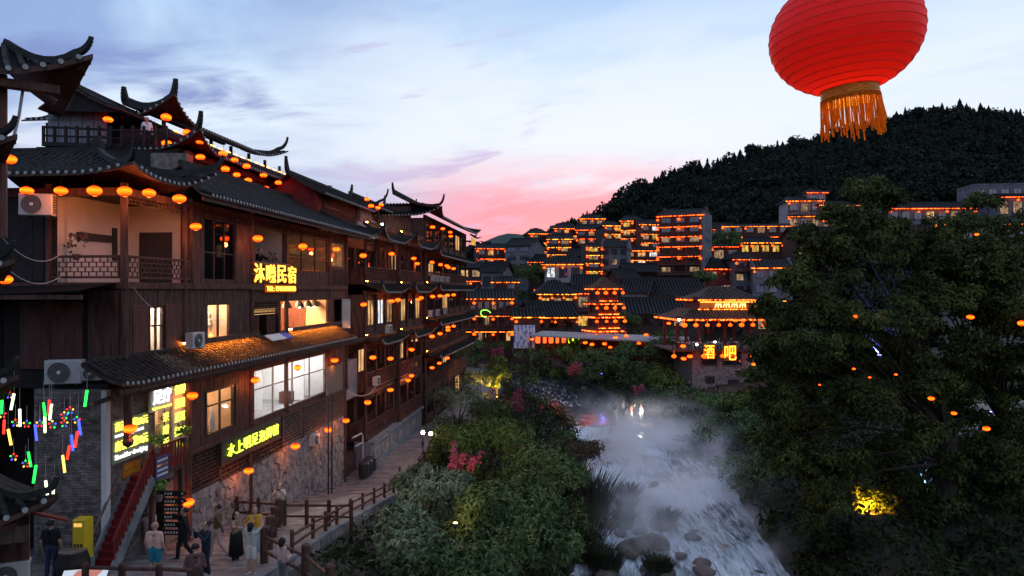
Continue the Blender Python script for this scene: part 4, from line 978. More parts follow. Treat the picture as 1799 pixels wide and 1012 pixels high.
# ================================================================ balconied houses farther along the street
def veranda(T, u0, u1, v, levels, wall, nb=None, dep=1.5, xf=xfF, lit=(), rail_m=None, windows=True, base=None):
    nb = nb or max(1, round((u1 - u0) / 2.6)); w = (u1 - u0) / nb
    for li, (zf, zt, closed) in enumerate(levels):
        boxpart(T, 'floor_slab', M['wood'], u0 - .05, u1 + .05, v - 6, v + .12, zf - .2, zf, xf)
        vb = v - .06 if closed else v - dep
        boxpart(T, 'wall', wall, u0, u1, vb - .15, vb, zf, zt + .3, xf)
        for k in range(nb):
            a, c = u0 + k * w, u0 + (k + 1) * w
            kind = lit[(li * nb + k) % len(lit)] if lit else None
            g = {'w': M['lit_warm'], 'y': M['lit_yellow'], 'b': M['lit_white'], None: M['glass_dark'], 'd': M['glass_dark']}[kind]
            window(T, a + .45, c - .45, zf + .75, zt - .35, vb + .07, 2, 1, M['wood'], g, xf)
            if closed: planks(T, a + .05, c - .05, zf + .02, zf + .7, vb, [], wall, .35, xf)
            else:
                lattice(T, a + .1, c - .1, zf + .12, zf + .95, v, .24, .17, rail_m or M['wood_red'], 'railing', xf, w=.035)
                lattice(T, a + .1, c - .1, zt - .28, zt - .05, v, .22, .11, M['wood'], 'frieze', xf, w=.03, frame=False)
        for k in range(nb + 1): post(T, u0 + k * w, v + .02, zf - .2, zt + .25, .10, M['wood'], xf, 7)
        boxpart(T, 'beam', M['wood'], u0 - .1, u1 + .1, v - .1, v + .1, zt, zt + .22, xf)
    z0 = levels[-1][0] if levels[-1][0] < levels[0][0] else levels[0][0]; z1 = max(l[1] for l in levels)
    boxpart(T, 'side_wall', wall, u0 - .12, u0, v - 7, v - dep, z0 - 3, z1 + .3, xf)
    boxpart(T, 'side_wall', wall, u1, u1 + .12, v - 7, v - dep, z0 - 3, z1 + .3, xf)
    for zf, zt, closed in levels:
        boxpart(T, 'side_wall', wall, u0 - .08, u0, v - dep, v - .1, zf, zf + 1.0 if not closed else zt, xf)
def tier(T, u0, u1, v, z, out=1.2, rise=.7, up=.6, xf=xfF, sp=.3, strip=True, rows='stuff'):
    roof_slope(T, (u0, v + out, z), (u1, v + out, z), (0, -out, rise), up0=up, up1=up, Lc=min(2.2, (u1 - u0) * .4), ext=.25, sp=sp, r=.075, sag=.05, xf=xf, rows=rows, name='tier_roof')
    for u, d in ((u0, -1), (u1, 1)):
        ridge(T, [V3((u, v, z + rise + .05)), V3((u + d * .02, v + out * .6, z + .45 * rise + .1 * up)), V3((u + d * .15, v + out * 1.0, z + .65 * up + .05))] + curl((u + d * .15, v + out * 1.05, z + .65 * up + .05), (d * .8, .6, 0), up * .75, .35)[1:], .15, .2, xf=xf, name='hip_ridge')
    if strip:  # added hidden strips and covers throw orange light on the tier tiles
        n = int((u1 - u0 - .4) / .9)
        for i in range(n): u = u0 + .3 + i * .9; boxpart(T, 'strip_light', M['tier_fill_strip'], u, u + .4, v + .07, v + .10, z + rise + .10, z + rise + .13, xf)
        boxpart(T, 'added_strip_cover', M['wood'], u0 + .2, u1 - .2, v, v + .24, z + rise + .16, z + rise + .20, xf)
        boxpart(T, 'added_strip_cover', M['wood'], u0 + .2, u1 - .2, v + .24, v + .27, z + rise - .02, z + rise + .21, xf)
M['tier_fill_strip'] = emit('added_roof_strip', (1, .24, .02), 170)
H2 = thing('balcony_house', 'timber house with four storeys of lattice balconies and small upturned tile roofs beside the guesthouse', 'building', F(52, 0, -2))
wr = M['wood_red']
veranda(H2, 48.4, 55.6, .3, [(10.1, 12.9, 0), (6.3, 9.2, 1), (2.8, 5.6, 0), (-.6, 2.3, 0)], M['wood'], 3, lit=('d', 'd', 'd', 'w', 'b', 'w', 'd', 'w', 'd', 'd', 'd', 'd'))
veranda(H2, 55.75, 63.2, .7, [(10.1, 12.9, 0), (6.3, 9.2, 1), (2.8, 5.6, 0), (-.6, 2.3, 0)], M['wood'], 3, lit=('d', 'w', 'd', 'w', 'd', 'w', 'd', 'd', 'w', 'd', 'd', 'd'))
for a, c, v in ((48.0, 55.6, .3), (55.7, 63.6, .7)):
    tier(H2, a, c, v, 9.35, 1.15, .65, .55); tier(H2, a, c, v, 5.75, 1.1, .6, .5); tier(H2, a, c, v, 13.0, 1.3, 1.0, .75)
for i, px in enumerate((632, 660, 690, 712)):      # carved arches below the lowest balcony
    pass
boxpart(H2, 'base_wall', M['plaster_grey'], 48.2, 63.3, -.4, .75, -3.2, -.75)
for k in range(7): boxpart(H2, 'base_panel', M['stone'], 48.6 + k * 2.1, 50.3 + k * 2.1, .75, .80, -2.2, -1.2)
boxpart(H2, 'base_ledge', M['concrete'], 48.2, 63.4, .7, .95, -.92, -.74)
# recess between the two houses
boxpart(H2, 'recess_wall', M['wood'], U1 + .02, 48.3, -1.6, -1.4, -2.8, 13)
window(H2, U1 + .5, 48.0, 7.0, 9.0, -1.3, 2, 1, M['wood'], M['lit_white'])
boxpart(H2, 'recess_panel', M['plaster_grey'], U1 + .15, 48.2, -1.4, -.2, 2.4, 4.9)
boxpart(H2, 'recess_panel', M['wood_red'], U1 + .15, 48.2, -1.4, -.3, -2.8, -1.3)

# third house, taller
H3 = thing('lantern_house', 'tall five storey timber house with air conditioners and lantern rows at the street bend', 'building', F(74, 0, -2))
veranda(H3, 64.2, 86, .9, [(13.2, 16.0, 1), (10.2, 12.6, 0), (6.9, 9.4, 1), (3.9, 6.2, 0), (.6, 3.2, 0), (-2.6, .3, 1)], M['wood'], 6, lit=('d', 'd', 'd', 'd', 'w', 'd', 'd', 'd', 'w', 'd'))
for z in (12.7, 9.5, 6.3, 3.3): tier(H3, 64.0, 86.4, .9, z, 1.2, .6, .5, strip=(z < 10))
roof_slope(H3, (63.4, 2.3, 16.2), (87, 2.3, 16.2), (0, -4.2, 2.0), up0=.7, up1=.7, Lc=2.5, sp=.3, r=.08, name='main_roof')
roof_slope(H3, (63.4, -6.1, 16.2), (63.4, 2.3, 16.2), (1.6, 0, 1.2), a=1, b=1.6, up1=.7, Lc=2.5, sp=.3, r=.08, name='gable_roof')
b = MB(); b.bar((63.8, -1.9, 18.3), (86.6, -1.9, 18.3), .25, .4); b.build('ridge', M['ridge'], H3, xfF)
hip_horn(H3, (64.5, -1.9, 18.2), (63.4, 2.3, 16.3), up=.9, out=.5, lift=.7); ridge(H3, curl((64, -1.9, 18.3), (-1, 0, 0), .8, .6), .2, .3, name='horn')
boxpart(H3, 'gable_wall', M['wood'], 64.0, 64.15, -6.5, -.4, -2.6, 17)
# red gabled house standing behind the guesthouse roof
H4 = thing('red_gable_house', 'small dark red gabled house with lattice loft rising behind the guesthouse roof', 'building', F(50, -4, 13))
b = MB(); b.add([(47, -6.1, 12.6), (47, -2.5, 12.6), (47, -2.5, 15.9), (47, -4.3, 17.0), (47, -6.1, 15.9)], [(0, 1, 2, 3, 4)]); b.box(47.01, 58, -6.1, -2.55, 12.6, 15.9); b.build('wall', M['red_wall'], H4, xfF)
lattice(H4, 48.0, 54.6, 14.6, 15.8, -2.45, .18, .5, M['wood'], 'lattice', w=.05); planks(H4, 47.5, 57.8, 12.8, 14.4, -2.54, [], M['wood'], .3)
boxpart(H4, 'side_bay', M['brick'], 55.2, 58.0, -2.5, -2.2, 12.6, 15.9)
roof_slope(H4, (46.4, -1.8, 15.85), (59.4, -1.8, 15.85), (0, -2.5, 1.35), up1=1.0, Lc=2.2, sp=.3, r=.08, name='roof_slope')
roof_slope(H4, (59.0, -6.8, 15.85), (46.4, -6.8, 15.85), (0, 2.5, 1.35), sp=.4, name='roof_slope', ends=False)
b = MB(); b.bar((46.4, -4.3, 17.25), (59, -4.3, 17.25), .2, .3); b.build('ridge', M['ridge'], H4, xfF)
ridge(H4, curl((46.5, -4.3, 17.25), (-1, 0, 0), 1.0, .35), .22, .34, name='horn'); ridge(H4, curl((58.6, -4.3, 17.25), (1, 0, 0), 1.1, .9), .22, .34, name='horn')
hip_horn(H4, (58.4, -4.3, 17.2), (59.4, -1.8, 16.0), up=1.0, out=.6, lift=.9)
boxpart(H4, 'parapet', M['plaster_grey'], 51.5, 56.5, -1.35, -1.2, 13.6, 14.5)
# plain tiled house next to it with a bright lamp under its porch
H5 = thing('porch_house', 'dark tiled house with an open porch and bare white lamp behind the balcony house', 'building', F(63, -4, 13))
boxpart(H5, 'wall', M['wood'], 59.6, 69, -7, -3.6, 12.6, 16.4); boxpart(H5, 'porch_wall', M['plaster'], 59.8, 64, -3.59, -3.5, 13.2, 15.6)
roof_slope(H5, (59.4, -1.9, 16.4), (70, -1.9, 16.4), (0, -2.6, 1.2), up1=1.0, Lc=2.2, sp=.3, r=.08, name='roof_slope'); roof_slope(H5, (70, -7.2, 16.4), (59.4, -7.2, 16.4), (0, 2.7, 1.2), sp=.45, ends=False, name='roof_slope')
b = MB(); b.bar((59.4, -4.5, 17.65), (69.5, -4.5, 17.65), .2, .3); b.build('ridge', M['ridge'], H5, xfF)
ridge(H5, curl((69.3, -4.5, 17.65), (1, 0, 0), 1.2, .9), .22, .34, name='horn'); hip_horn(H5, (69.2, -4.5, 17.6), (70, -1.9, 16.5), up=1.0, out=.6, lift=.9)
for u in (60, 64.2, 68.8): post(H5, u, -2.2, 12.6, 16.4, .12)
b = MB(); b.lathe([(.05, 0), (.17, .08), (.2, .2), (.14, .34), (.04, .38)], 10, (62.6, -2.6, 15.0)); b.build('lamp', M['lamp_white'], H5, xfF); b = MB(); b.tube([(62.6, -2.6, 15.36), (62.6, -2.6, 16.6)], .02, 5); b.build('lamp_rod', M['metal_dark'], H5, xfF)

# ================================================================ hilltop pavilion behind the guesthouse
HT = thing('hilltop_pavilion', 'large multi tiered pavilion with long lantern lined eaves on the rise behind the guesthouse', 'building', F(45, -12, 12))
boxpart(HT, 'lower_wall', M['wood_black'], 39.5, 68, -16, -9.6, 8, 15.3); boxpart(HT, 'wall', M['wood_black'], 39.8, 68, -16, -10.2, 15.3, 19.2)
for z, vv, h in ((15.2, -8.6, .2), (17.2, -8.4, .2)): boxpart(HT, 'floor_slab', M['wood'], 39.3, 68, -16, vv, z, z + h)
for k in range(11): post(HT, 40 + k * 2.6, -8.9, 15.4, 19.3, .12, M['wood'])
for k in range(10): lattice(HT, 40.2 + k * 2.6, 42.4 + k * 2.6, 17.5, 18.2, -8.75, .3, .24, M['wood'], 'railing', w=.04)
roof_slope(HT, (38.6, -7.6, 19.1), (52.6, -7.6, 19.1), (0, -4.0, 1.5), a=2.2, up0=1.1, up1=.9, Lc=3, ext=.5, sp=.32, r=.085, name='upper_roof')
roof_slope(HT, (38.6, -16.5, 19.1), (38.6, -7.6, 19.1), (2.2, 0, 1.0), a=1, b=4.0, up1=1.1, Lc=3, ext=.5, sp=.32, r=.085, name='upper_roof')
roof_slope(HT, (36.6, -5.0, 16.9), (55, -5.0, 16.9), (0, -2.4, 1.1), a=.9, up0=.9, up1=.8, Lc=2.6, ext=.45, sp=.32, r=.085, name='middle_roof')
roof_slope(HT, (36.6, -10, 16.9), (36.6, -5.0, 16.9), (1.6, 0, 1.0), a=0, b=2.4, up1=.9, Lc=2.4, ext=.45, sp=.32, r=.085, name='middle_roof')
hip_horn(HT, (38.2, -7.4, 17.95), (36.6, -5.0, 17.0), up=.9, out=.45, lift=.75, w=.3, h=.36)
for k in range(8): post(HT, 37.4 + k * 2.4, -5.9, 14.2, 16.9, .11, M['wood_red'])
boxpart(HT, 'gallery_wall', M['wood_black'], 37.6, 56, -9.8, -7.4, 13.5, 18.2); boxpart(HT, 'gallery_beam', M['wood_red'], 37, 56, -5.95, -5.8, 16.6, 16.85)
for k in range(7): lattice(HT, 37.6 + k * 2.4, 39.6 + k * 2.4, 16.2, 16.55, -5.85, .3, .17, M['wood_red'], 'frieze', w=.04)
b = MB(); b.bar((40.5, -11.6, 20.5), (52, -11.6, 20.5), .25, .4); b.build('ridge', M['ridge'], HT, xfF)
hip_horn(HT, (40.6, -11.6, 20.5), (38.6, -7.6, 19.2), up=1.0, out=.4, lift=.8, w=.34, h=.42); pass
ridge(HT, curl((40.6, -11.6, 20.5), (-1, .2, 0), .8, .3), .34, .4, name='horn'); hip_horn(HT, (51.4, -10, 19.9), (52.6, -7.6, 19.2), up=.9, out=.6, lift=.8, w=.22, h=.3)
# strip lights on its tiers
for z, v in ((18.12, -7.1), (16.3, -7.35)):
    for k in range(18): u = 38 + k * .95; boxpart(HT, 'strip_light', M['strip_hot'], u, u + .5, v, v + .04, z, z + .05)
# left wing: gable roof above a panelled white wall
xw = [PX(p, 0, 38.3)[0] for p in (84, 186)]
T0 = lambda a: a
b = MB(); b.box(xw[0], xw[1], 38.3, 38.45, 17.3, 19.1); b.build('screen_wall', M['plaster_grey'], HT, T0)
for i in range(5):
    for j in range(4):
        b = MB(); w = (xw[1] - xw[0]) / 5; h = 1.75 / 4; b.bbox(xw[0] + i * w + .04, xw[0] + (i + 1) * w - .04, -38.30, -38.24, 17.32 + j * h + .03, 17.32 + (j + 1) * h - .03, .01)
        b.v = [(x, -y, z) for x, y, z in b.v]; b.build('panel', M['white_dim'] if False else M['plaster_grey'], HT, T0)
gx = [PX(p, 0, 37)[0] for p in (70, 127, 215)]; zg = [19.0, 20.15, 18.95]
roof_slope(HT, (gx[0] - .1, 37, zg[0]), (gx[0] - .1, 44, zg[0]), (gx[1] - gx[0] + .1, 0, zg[1] - zg[0]), sp=.34, r=.085, sag=-.05, xf=T0, ends=False, name='wing_roof')
roof_slope(HT, (gx[2], 44, zg[2]), (gx[2], 37, zg[2]), (gx[1] - gx[2], 0, zg[1] - zg[2]), sp=.34, r=.085, sag=.18, xf=T0, ends=False, name='wing_roof')
b = MB(); b.add([(gx[0], 37.4, zg[0] - .06), (gx[2], 37.4, zg[2] - .1), (gx[1], 37.4, zg[1] - .12)], [(0, 1, 2)]); b.bar((gx[1], 36.9, zg[1] + .08), (gx[1], 44, zg[1] + .08), .2, .22); b.build('gable', M['wood_black'], HT, T0)
b = MB(); x0, x1 = PX(76, 0, 37)[0], PX(300, 0, 37.5)[0]
b.bar((x0, 37, 18.0), (x1, 37.5, 17.8), .12, .1); b.bar((x0, 37, 17.55), (x1, 37.5, 17.4), .1, .08); b.bar((x0, 37, 17.1), (x1, 37.5, 17.0), .3, .2); b.build('railing', M['wood_black'], HT, T0)
for k in range(12): x = x0 + (x1 - x0) * k / 11; b = MB(); b.box(x - .06, x + .06, 36.96, 37.08, 17.0, 18.05); b.build('rail_post', M['wood_black'], HT, T0)
b = MB(); b.box(x0 - .5, x1 + .5, 37.2, 43, 8, 17.0); b.build('terrace_base', M['wood_black'], HT, T0)
b = MB(); b.box(PX(268, 0, 37)[0], PX(330, 0, 37)[0], 36.8, 37.6, 14.5, 16.6); b.build('brick_pier', M['brick'], HT, T0)

# ================================================================ near tiered pavilion at the left edge, and the shed below it
NP = thing('tiered_tower', 'near tiered tower with upturned dark tile eaves and a timber corner post above the alley', 'building', (-10, 12, 1))
TA = xfrot((-8.2, 12.0, 0), R(37))      # tower frame: local x to the right along its front, local y into it
def near_eave(px, py, dep=.9, rise=.75, up=.5):
    lx = (PX(px, 0, 12)[0] + 8.2 - .3) / math.cos(R(37)); zt = CAMZ - (py - HORIZ) / FPX * 12; z = zt - up - .1
    roof_slope(NP, (lx - 6, 0, z), (lx, 0, z), (0, dep * 1.3, rise), b=dep * 1.1, up1=up, Lc=1.5, ext=.22, sp=.21, r=.06, sag=.05, xf=TA, name='eave_roof')
    roof_slope(NP, (lx, 0, z), (lx, 2.4, z), (-dep * 1.1, 0, rise), a=dep * 1.3, up0=up, Lc=1.2, ext=.22, sp=.21, r=.06, sag=.05, xf=TA, name='eave_roof')
    hip_horn(NP, (lx - dep * 1.1, dep * 1.3, z + rise), (lx, 0, z + .05), up=.26, out=.3, w=.1, h=.13, xf=TA, dip=.06, lift=up * .8)
    boxpart(NP, 'eave_beam', M['wood'], lx - 6, lx - .35, .35, .5, z - .16, z - .03, TA)
for px, py in ((138, 62), (48, 222), (45, 436), (50, 636), (96, 852)): near_eave(px, py)
b = MB(); b.tube([(-.32, .5, 10.4), (-.32, .5, 13.2)], .085, 8); b.build('post', M['wood_red'], NP, TA)
b = MB(); b.tube([(-.2, .4, 11.9), (-.08, .4, 12.5), (-.02, .36, 13.0), (-.2, .3, 13.2), (-.9, .3, 13.25)], .028, 6); b.build('cable', M['pipe'], NP, TA)
b = MB(); b.box(-1.0, -.42, .52, .56, 11.9, 13.0); b.build('window_pane', M['plaster_grey'], NP, TA)
boxpart(NP, 'tower_body', M['wood_black'], -6, -.42, .6, 2.6, 1, 13.3, TA)
b = MB(); b.bar((-5, .2, 13.0), (.5, .2, 13.0), .12, .14); b.tube([(.3, .25, 13.0), (.36, .25, 12.86), (.44, .25, 12.8)], .06, 6); b.build('bracket', M['wood'], NP, TA)
# ================================================================ the town beyond the river
def strip_mat(name, c, s, sc):
    m = bpy.data.materials.new(name); m.use_nodes = True; t = m.node_tree; t.nodes.clear(); N, L = t.nodes.new, t.links.new
    g = N('ShaderNodeNewGeometry'); n = N('ShaderNodeTexNoise'); n.inputs['Scale'].default_value = sc; n.inputs['Detail'].default_value = 1; L(g.outputs['Position'], n.inputs['Vector'])
    mr = N('ShaderNodeMapRange'); L(n.outputs[0], mr.inputs[0]); mr.inputs[1].default_value = .42; mr.inputs[2].default_value = .58; mr.inputs[3].default_value = s * .08; mr.inputs[4].default_value = s * 2.2
    e = N('ShaderNodeEmission'); e.inputs[0].default_value = (*c, 1); L(mr.outputs[0], e.inputs[1]); o = N('ShaderNodeOutputMaterial'); L(e.outputs[0], o.inputs[0]); return m
SO = strip_mat('town_strip_orange', (1, .135, .010), 6.0, 2.6); SR = strip_mat('town_strip_red', (1, .075, .008), 6.0, 3.0); SY = strip_mat('town_strip_yellow', (1, .25, .02), 4.8, 2.2)
M['town_wood'] = mat('town_wood', (.060, .034, .026), .8, .4, 1.2, .1); M['town_grey'] = mat('town_grey_brick', (.135, .14, .155), .9, .3, .9, .1); M['town_pale'] = mat('town_pale_wall', (.30, .285, .275), .9, .2, .7)
M['town_roof'] = mat('town_roof_tile', (.022, .022, .026), .7, .4, 2, .1)
M['lit_dim'] = emit_var('dim_lit_window', (1, .62, .35), .35)
FARWIN = {'d': M['glass_dark'], 'w': M['lit_warm'], 'y': M['lit_yellow'], 'b': M['lit_white'], 'o': M['lit_dim']}
far_lant = []      # positions for small lanterns
def xfH(loc, ang):
    f = xfrot(loc, ang)
    return lambda a: f(np.stack([np.asarray(a)[:, 0], -np.asarray(a)[:, 1], np.asarray(a)[:, 2]], 1))
def far_house(name, label, px0, px1, py0, py1, Y, n, ang=0, dep=7, wall=None, roof='gable', ridge_h=1.6, lit='d', strip=SO, strips=(0,), balcony=(), over=.6, lant=0, nb=None, side_lit=None, wins=True, side_wins=0):
    """px0..px1, py0 (main eave) .. py1 (foot) on the front face at distance Y; n storeys"""
    x, y, z = PX(px0, py1, Y); wdt = (px1 - px0) / FPX * Y / math.cos(R(ang)); h = (py1 - py0) / FPX * Y; xf = xfH((x, y, z), R(ang)); wall = wall or M['town_wood']
    T = thing(name, label, 'building', (x, y, z)); sh = h / n; nb = nb or max(1, round(wdt / 2.6)); w = wdt / nb
    zb = min(z - gz(x, y + 1), 6) + 1.5
    boxpart(T, 'wall', wall, 0, wdt, -dep, 0, -max(zb, 1.0), h, xf)
    for s in range(n):
        z0 = s * sh; bal = s in balcony
        for k in range(nb):
            a, c = k * w, (k + 1) * w; g = FARWIN[lit[(s * nb + k) % len(lit)]]
            if wins: window(T, a + w * .16, c - w * .16, z0 + sh * .24, z0 + sh * .80, .06, 2, 1, M['wood'], g, xf, fr=.07)
            if bal: 
                b = MB(); b.box(a + .06, c - .06, .78, .84, z0 + sh * .30, z0 + sh * .34); b.box(a + .06, c - .06, .78, .84, z0 + .05, z0 + .12)
                for q in np.arange(a + .3, c - .1, .3): b.box(q - .03, q + .03, .79, .83, z0 + .1, z0 + sh * .3)
                b.build('railing', M['wood_red'], T, xf)
        if bal:
            boxpart(T, 'balcony_floor', M['wood'], -.1, wdt + .1, .0, .9, z0 - .1, z0 + .05, xf)
            for k in range(nb + 1): boxpart(T, 'post', M['wood_red'], k * w - .09, k * w + .09, .7, .88, z0, z0 + sh, xf)
    for s in strips:      # lit eave fringe at the top of a storey
        z0 = h - s * sh
        if s > 0 or roof == 'flat':
            b = MB(); o = 1.0; b.add([(-.3, o, z0 - .28), (wdt + .3, o, z0 - .28), (wdt + .2, 0, z0 + .15), (-.2, 0, z0 + .15), (-.3, o, z0 - .36), (wdt + .3, o, z0 - .36), (wdt + .2, 0, z0 + .05), (-.2, 0, z0 + .05)], [(0, 1, 2, 3), (7, 6, 5, 4), (0, 4, 5, 1), (1, 5, 6, 2), (3, 7, 4, 0)]); b.build('fringe_roof', M['town_roof'], T, xf)
            boxpart(T, 'strip_light', strip, -.25, wdt + .25, .94, 1.02, z0 - .44, z0 - .37, xf)
        else: boxpart(T, 'strip_light', strip, -over, wdt + over, over - .06, over + .03, h - .2, h - .1, xf)
        if lant:
            m = max(1, int(wdt / lant))
            for i in range(m + 1): far_lant.append((*xf(np.array([(i * wdt / m, 1.12, z0 - .75 - random.uniform(0, .15))]))[0], name))
    if roof in ('gable', 'hip'):
        a = ridge_h * 1.1 if roof == 'hip' else 0
        roof_slope(T, (-over, over, h), (wdt + over, over, h), (0, -dep / 2 - over, ridge_h), a=a, b=a, up0=.3, up1=.3, Lc=1.4, ext=.15, sp=.55, r=.10, sag=.15, xf=xf, ends=False, name='roof_slope', tile=M['town_roof'], nseg=4)
        roof_slope(T, (wdt + over, -dep - over, h), (-over, -dep - over, h), (0, dep / 2 + over, ridge_h), a=a, b=a, sp=1.2, r=.10, sag=.15, xf=xf, ends=False, name='roof_slope', tile=M['town_roof'], nseg=4)
        if roof == 'hip':
            for q, e0, e1 in ((1, (wdt + over, over, h), (wdt + over, -dep - over, h)), (-1, (-over, -dep - over, h), (-over, over, h))):
                roof_slope(T, e0, e1, (-q * a, 0, ridge_h), a=dep / 2 + over - .01, b=dep / 2 + over - .01, sp=.6, r=.1, sag=.12, xf=xf, ends=False, name='roof_slope', tile=M['town_roof'], nseg=4)
        else:
            b = MB()
            for q in (.05, wdt - .05): b.add([(q, 0, h), (q, -dep, h), (q, -dep / 2, h + ridge_h - .1)], [(0, 1, 2)])
            b.build('gable', wall, T, xf)
        b = MB(); b.bar((a - over * (roof != 'hip'), -dep / 2, h + ridge_h + .05), (wdt - a + over * (roof != 'hip'), -dep / 2, h + ridge_h + .05), .3, .35); b.build('ridge', M['ridge'], T, xf)
    elif roof == 'step':      # stepped fire gables on both ends
        roof_slope(T, (0, .4, h), (wdt, .4, h), (0, -dep / 2 - .4, ridge_h), sp=.55, r=.1, xf=xf, ends=False, name='roof_slope', tile=M['town_roof'], nseg=4)
        roof_slope(T, (wdt, -dep - .4, h), (0, -dep - .4, h), (0, dep / 2 + .4, ridge_h), sp=1.2, r=.1, xf=xf, ends=False, name='roof_slope', tile=M['town_roof'], nseg=4)
        for q in (0, wdt):
            b = MB()
            for y0, y1, zz in ((.5, -dep * .18, .6), (-dep * .18, -dep * .36, 1.3), (-dep * .36, -dep * .64, 2.2), (-dep * .64, -dep * .82, 1.3), (-dep * .82, -dep - .5, .6)): b.box(q - .18, q + .18, y0, y1, h - .5, h + zz * ridge_h / 1.8)
            b.build('fire_gable', wall, T, xf)
    else: boxpart(T, 'parapet', wall, -.1, wdt + .1, -dep, .1, h, h + .35, xf)
    if side_lit: boxpart(T, 'side_wall', side_lit, wdt, wdt + .3, -dep, .4, -1, h + .6, xf)
    if side_wins:
        for s in range(side_wins):
            for t in (.3, .65):
                b = MB(); b.box(wdt + .31, wdt + .35, -dep * t - .45, -dep * t + .45, s * sh + sh * .35, s * sh + sh * .75); b.build('window', M['glass_dark'], T, xf)
    return T, xf, wdt, h
FH = far_house
FH('riverside_hall', 'long three storey riverside hall outlined with orange light strips and lantern rows', 800, 899, 516, 598, 118, 3, 3, 8, roof='gable', ridge_h=1.4, lit='dddodddwd', balcony=(1, 2), strips=(0, 1, 2), strip=SO, lant=2.6, nb=8)
FH('gable_teahouse', 'brown gabled teahouse with an orange lit eave line next to the blue curtain', 934, 1012, 549, 600, 116, 2, 12, 7, roof='gable', ridge_h=2.4, lit='dd', strips=(0, 1), lant=3.4)
FH('yellow_eave_hut', 'low hut with a bright yellow lit tiled eave above the blue and white curtain', 906, 950, 548, 602, 109, 1, 4, 4, roof='gable', ridge_h=1.1, strip=SY, strips=(0,), lant=2.2, wins=False)
FH('dark_roof_hall', 'dark hipped hall with yellow lanterns behind the gabled teahouse', 948, 1010, 508, 545, 136, 1, 5, 9, roof='hip', ridge_h=2.6, lit='yoyy', strips=(0,), strip=SY, lant=1.8)
FH('grey_gable_house', 'small plain grey gabled house with dark roof below the tall grey block', 846, 884, 470, 505, 150, 1, -18, 6, wall=M['town_grey'], roof='gable', ridge_h=2.2, lit='d', strips=())
FH('low_lit_shed', 'low dark shed with an orange lit roof edge in front of the grey gabled house', 868, 908, 487, 505, 140, 1, 0, 5, roof='hip', ridge_h=1.0, lit='d', strips=(0,))
FH('tall_grey_block', 'tall windowless grey gabled block with four tiny square windows', 888, 932, 424, 482, 172, 4, -24, 9, wall=M['town_grey'], roof='gable', ridge_h=2.0, lit='d', strips=(), nb=2)
FH('lit_balcony_block', 'narrow balconied block with orange lit storeys attached to the tall grey block', 838, 886, 428, 478, 176, 3, 10, 7, roof='gable', ridge_h=1.2, lit='dwd', balcony=(0, 1, 2), strips=(0, 1, 2), strip=SR, lant=3.0)
FH('porch_villa', 'pale villa with a lit orange porch gable on the slope above the river', 957, 1021, 456, 487, 156, 1, -8, 7, wall=M['town_pale'], roof='hip', ridge_h=1.9, lit='bdd', strips=(0,), lant=3.5)
FH('stepped_gable_block', 'grey block with stepped fire gables and small barred windows', 1056, 1101, 426, 480, 162, 3, -14, 9, wall=M['town_grey'], roof='step', ridge_h=1.8, lit='ddddod', strips=(), nb=3)
FH('yellow_lit_annex', 'narrow annex glowing with yellow strips beside the stepped gable block', 1030, 1056, 424, 480, 161, 4, 6, 6, roof='flat', lit='ydoy', balcony=(1, 2, 3), strips=(0, 1, 2, 3), strip=SY, lant=2.0)
FH('terrace_inn', 'hillside inn of three lit orange terraces at the foot of the wood', 932, 964, 402, 446, 190, 3, 12, 8, roof='hip', ridge_h=1.6, lit='wodyod', strips=(0, 1, 2), strip=SO, balcony=(0, 1, 2), lant=2.6)
FH('narrow_terrace_inn', 'narrow lit inn squeezed beside the three terrace inn', 963, 1002, 412, 450, 184, 3, -6, 8, roof='gable', ridge_h=1.4, lit='oydwdo', strips=(0, 1, 2), strip=SY, balcony=(0, 1, 2), lant=2.4)
FH('upper_terrace_inn', 'dark roofed upper inn with yellow lamps above the terrace inn', 975, 1016, 393, 416, 205, 2, 8, 8, roof='hip', ridge_h=1.8, lit='dyodwd', strips=(0, 1), strip=SO, balcony=(0, 1), lant=3.0)
FH('upper_red_inn', 'upper inn with a red fringe beside the dark roofed upper inn', 1014, 1064, 396, 424, 200, 2, -8, 8, roof='gable', ridge_h=1.8, lit='odydod', strips=(0, 1), strip=SR, balcony=(0, 1), lant=3.0)
FH('bright_guest_terrace', 'bright yellow guest house of three terraces above the stepped gable block', 1062, 1094, 388, 428, 186, 3, 10, 8, roof='hip', ridge_h=1.5, lit='wyowdy', strips=(0, 1, 2), strip=SY, balcony=(0, 1, 2), lant=2.4)
FH('golden_guest_house', 'golden lit guest house with hipped roof next to the bright yellow one', 1092, 1128, 380, 424, 184, 3, -4, 8, roof='hip', ridge_h=1.6, lit='ydwoyd', strips=(0, 1, 2), strip=SO, balcony=(0, 1, 2), lant=2.6)
FH('tower_side_inn', 'lit inn leaning against the seven storey tower', 1126, 1160, 386, 432, 178, 3, 6, 8, roof='gable', ridge_h=1.5, lit='wdoydb', strips=(0, 1, 2), strip=SO, balcony=(0, 1, 2), lant=2.6)
FH('sky_terrace', 'small roof terrace pavilion with string lights at the wood edge', 1020, 1060, 376, 392, 214, 1, 0, 6, roof='hip', ridge_h=1.4, lit='odo', strips=(0,), strip=SO, lant=3)
FH('low_lit_gallery', 'low gallery lit from below between the bright terraces and the tower', 1096, 1158, 432, 462, 172, 2, 0, 6, roof='hip', ridge_h=1.0, balcony=(0, 1), lit='wbyo', strips=(0, 1), strip=SO, lant=3.0)
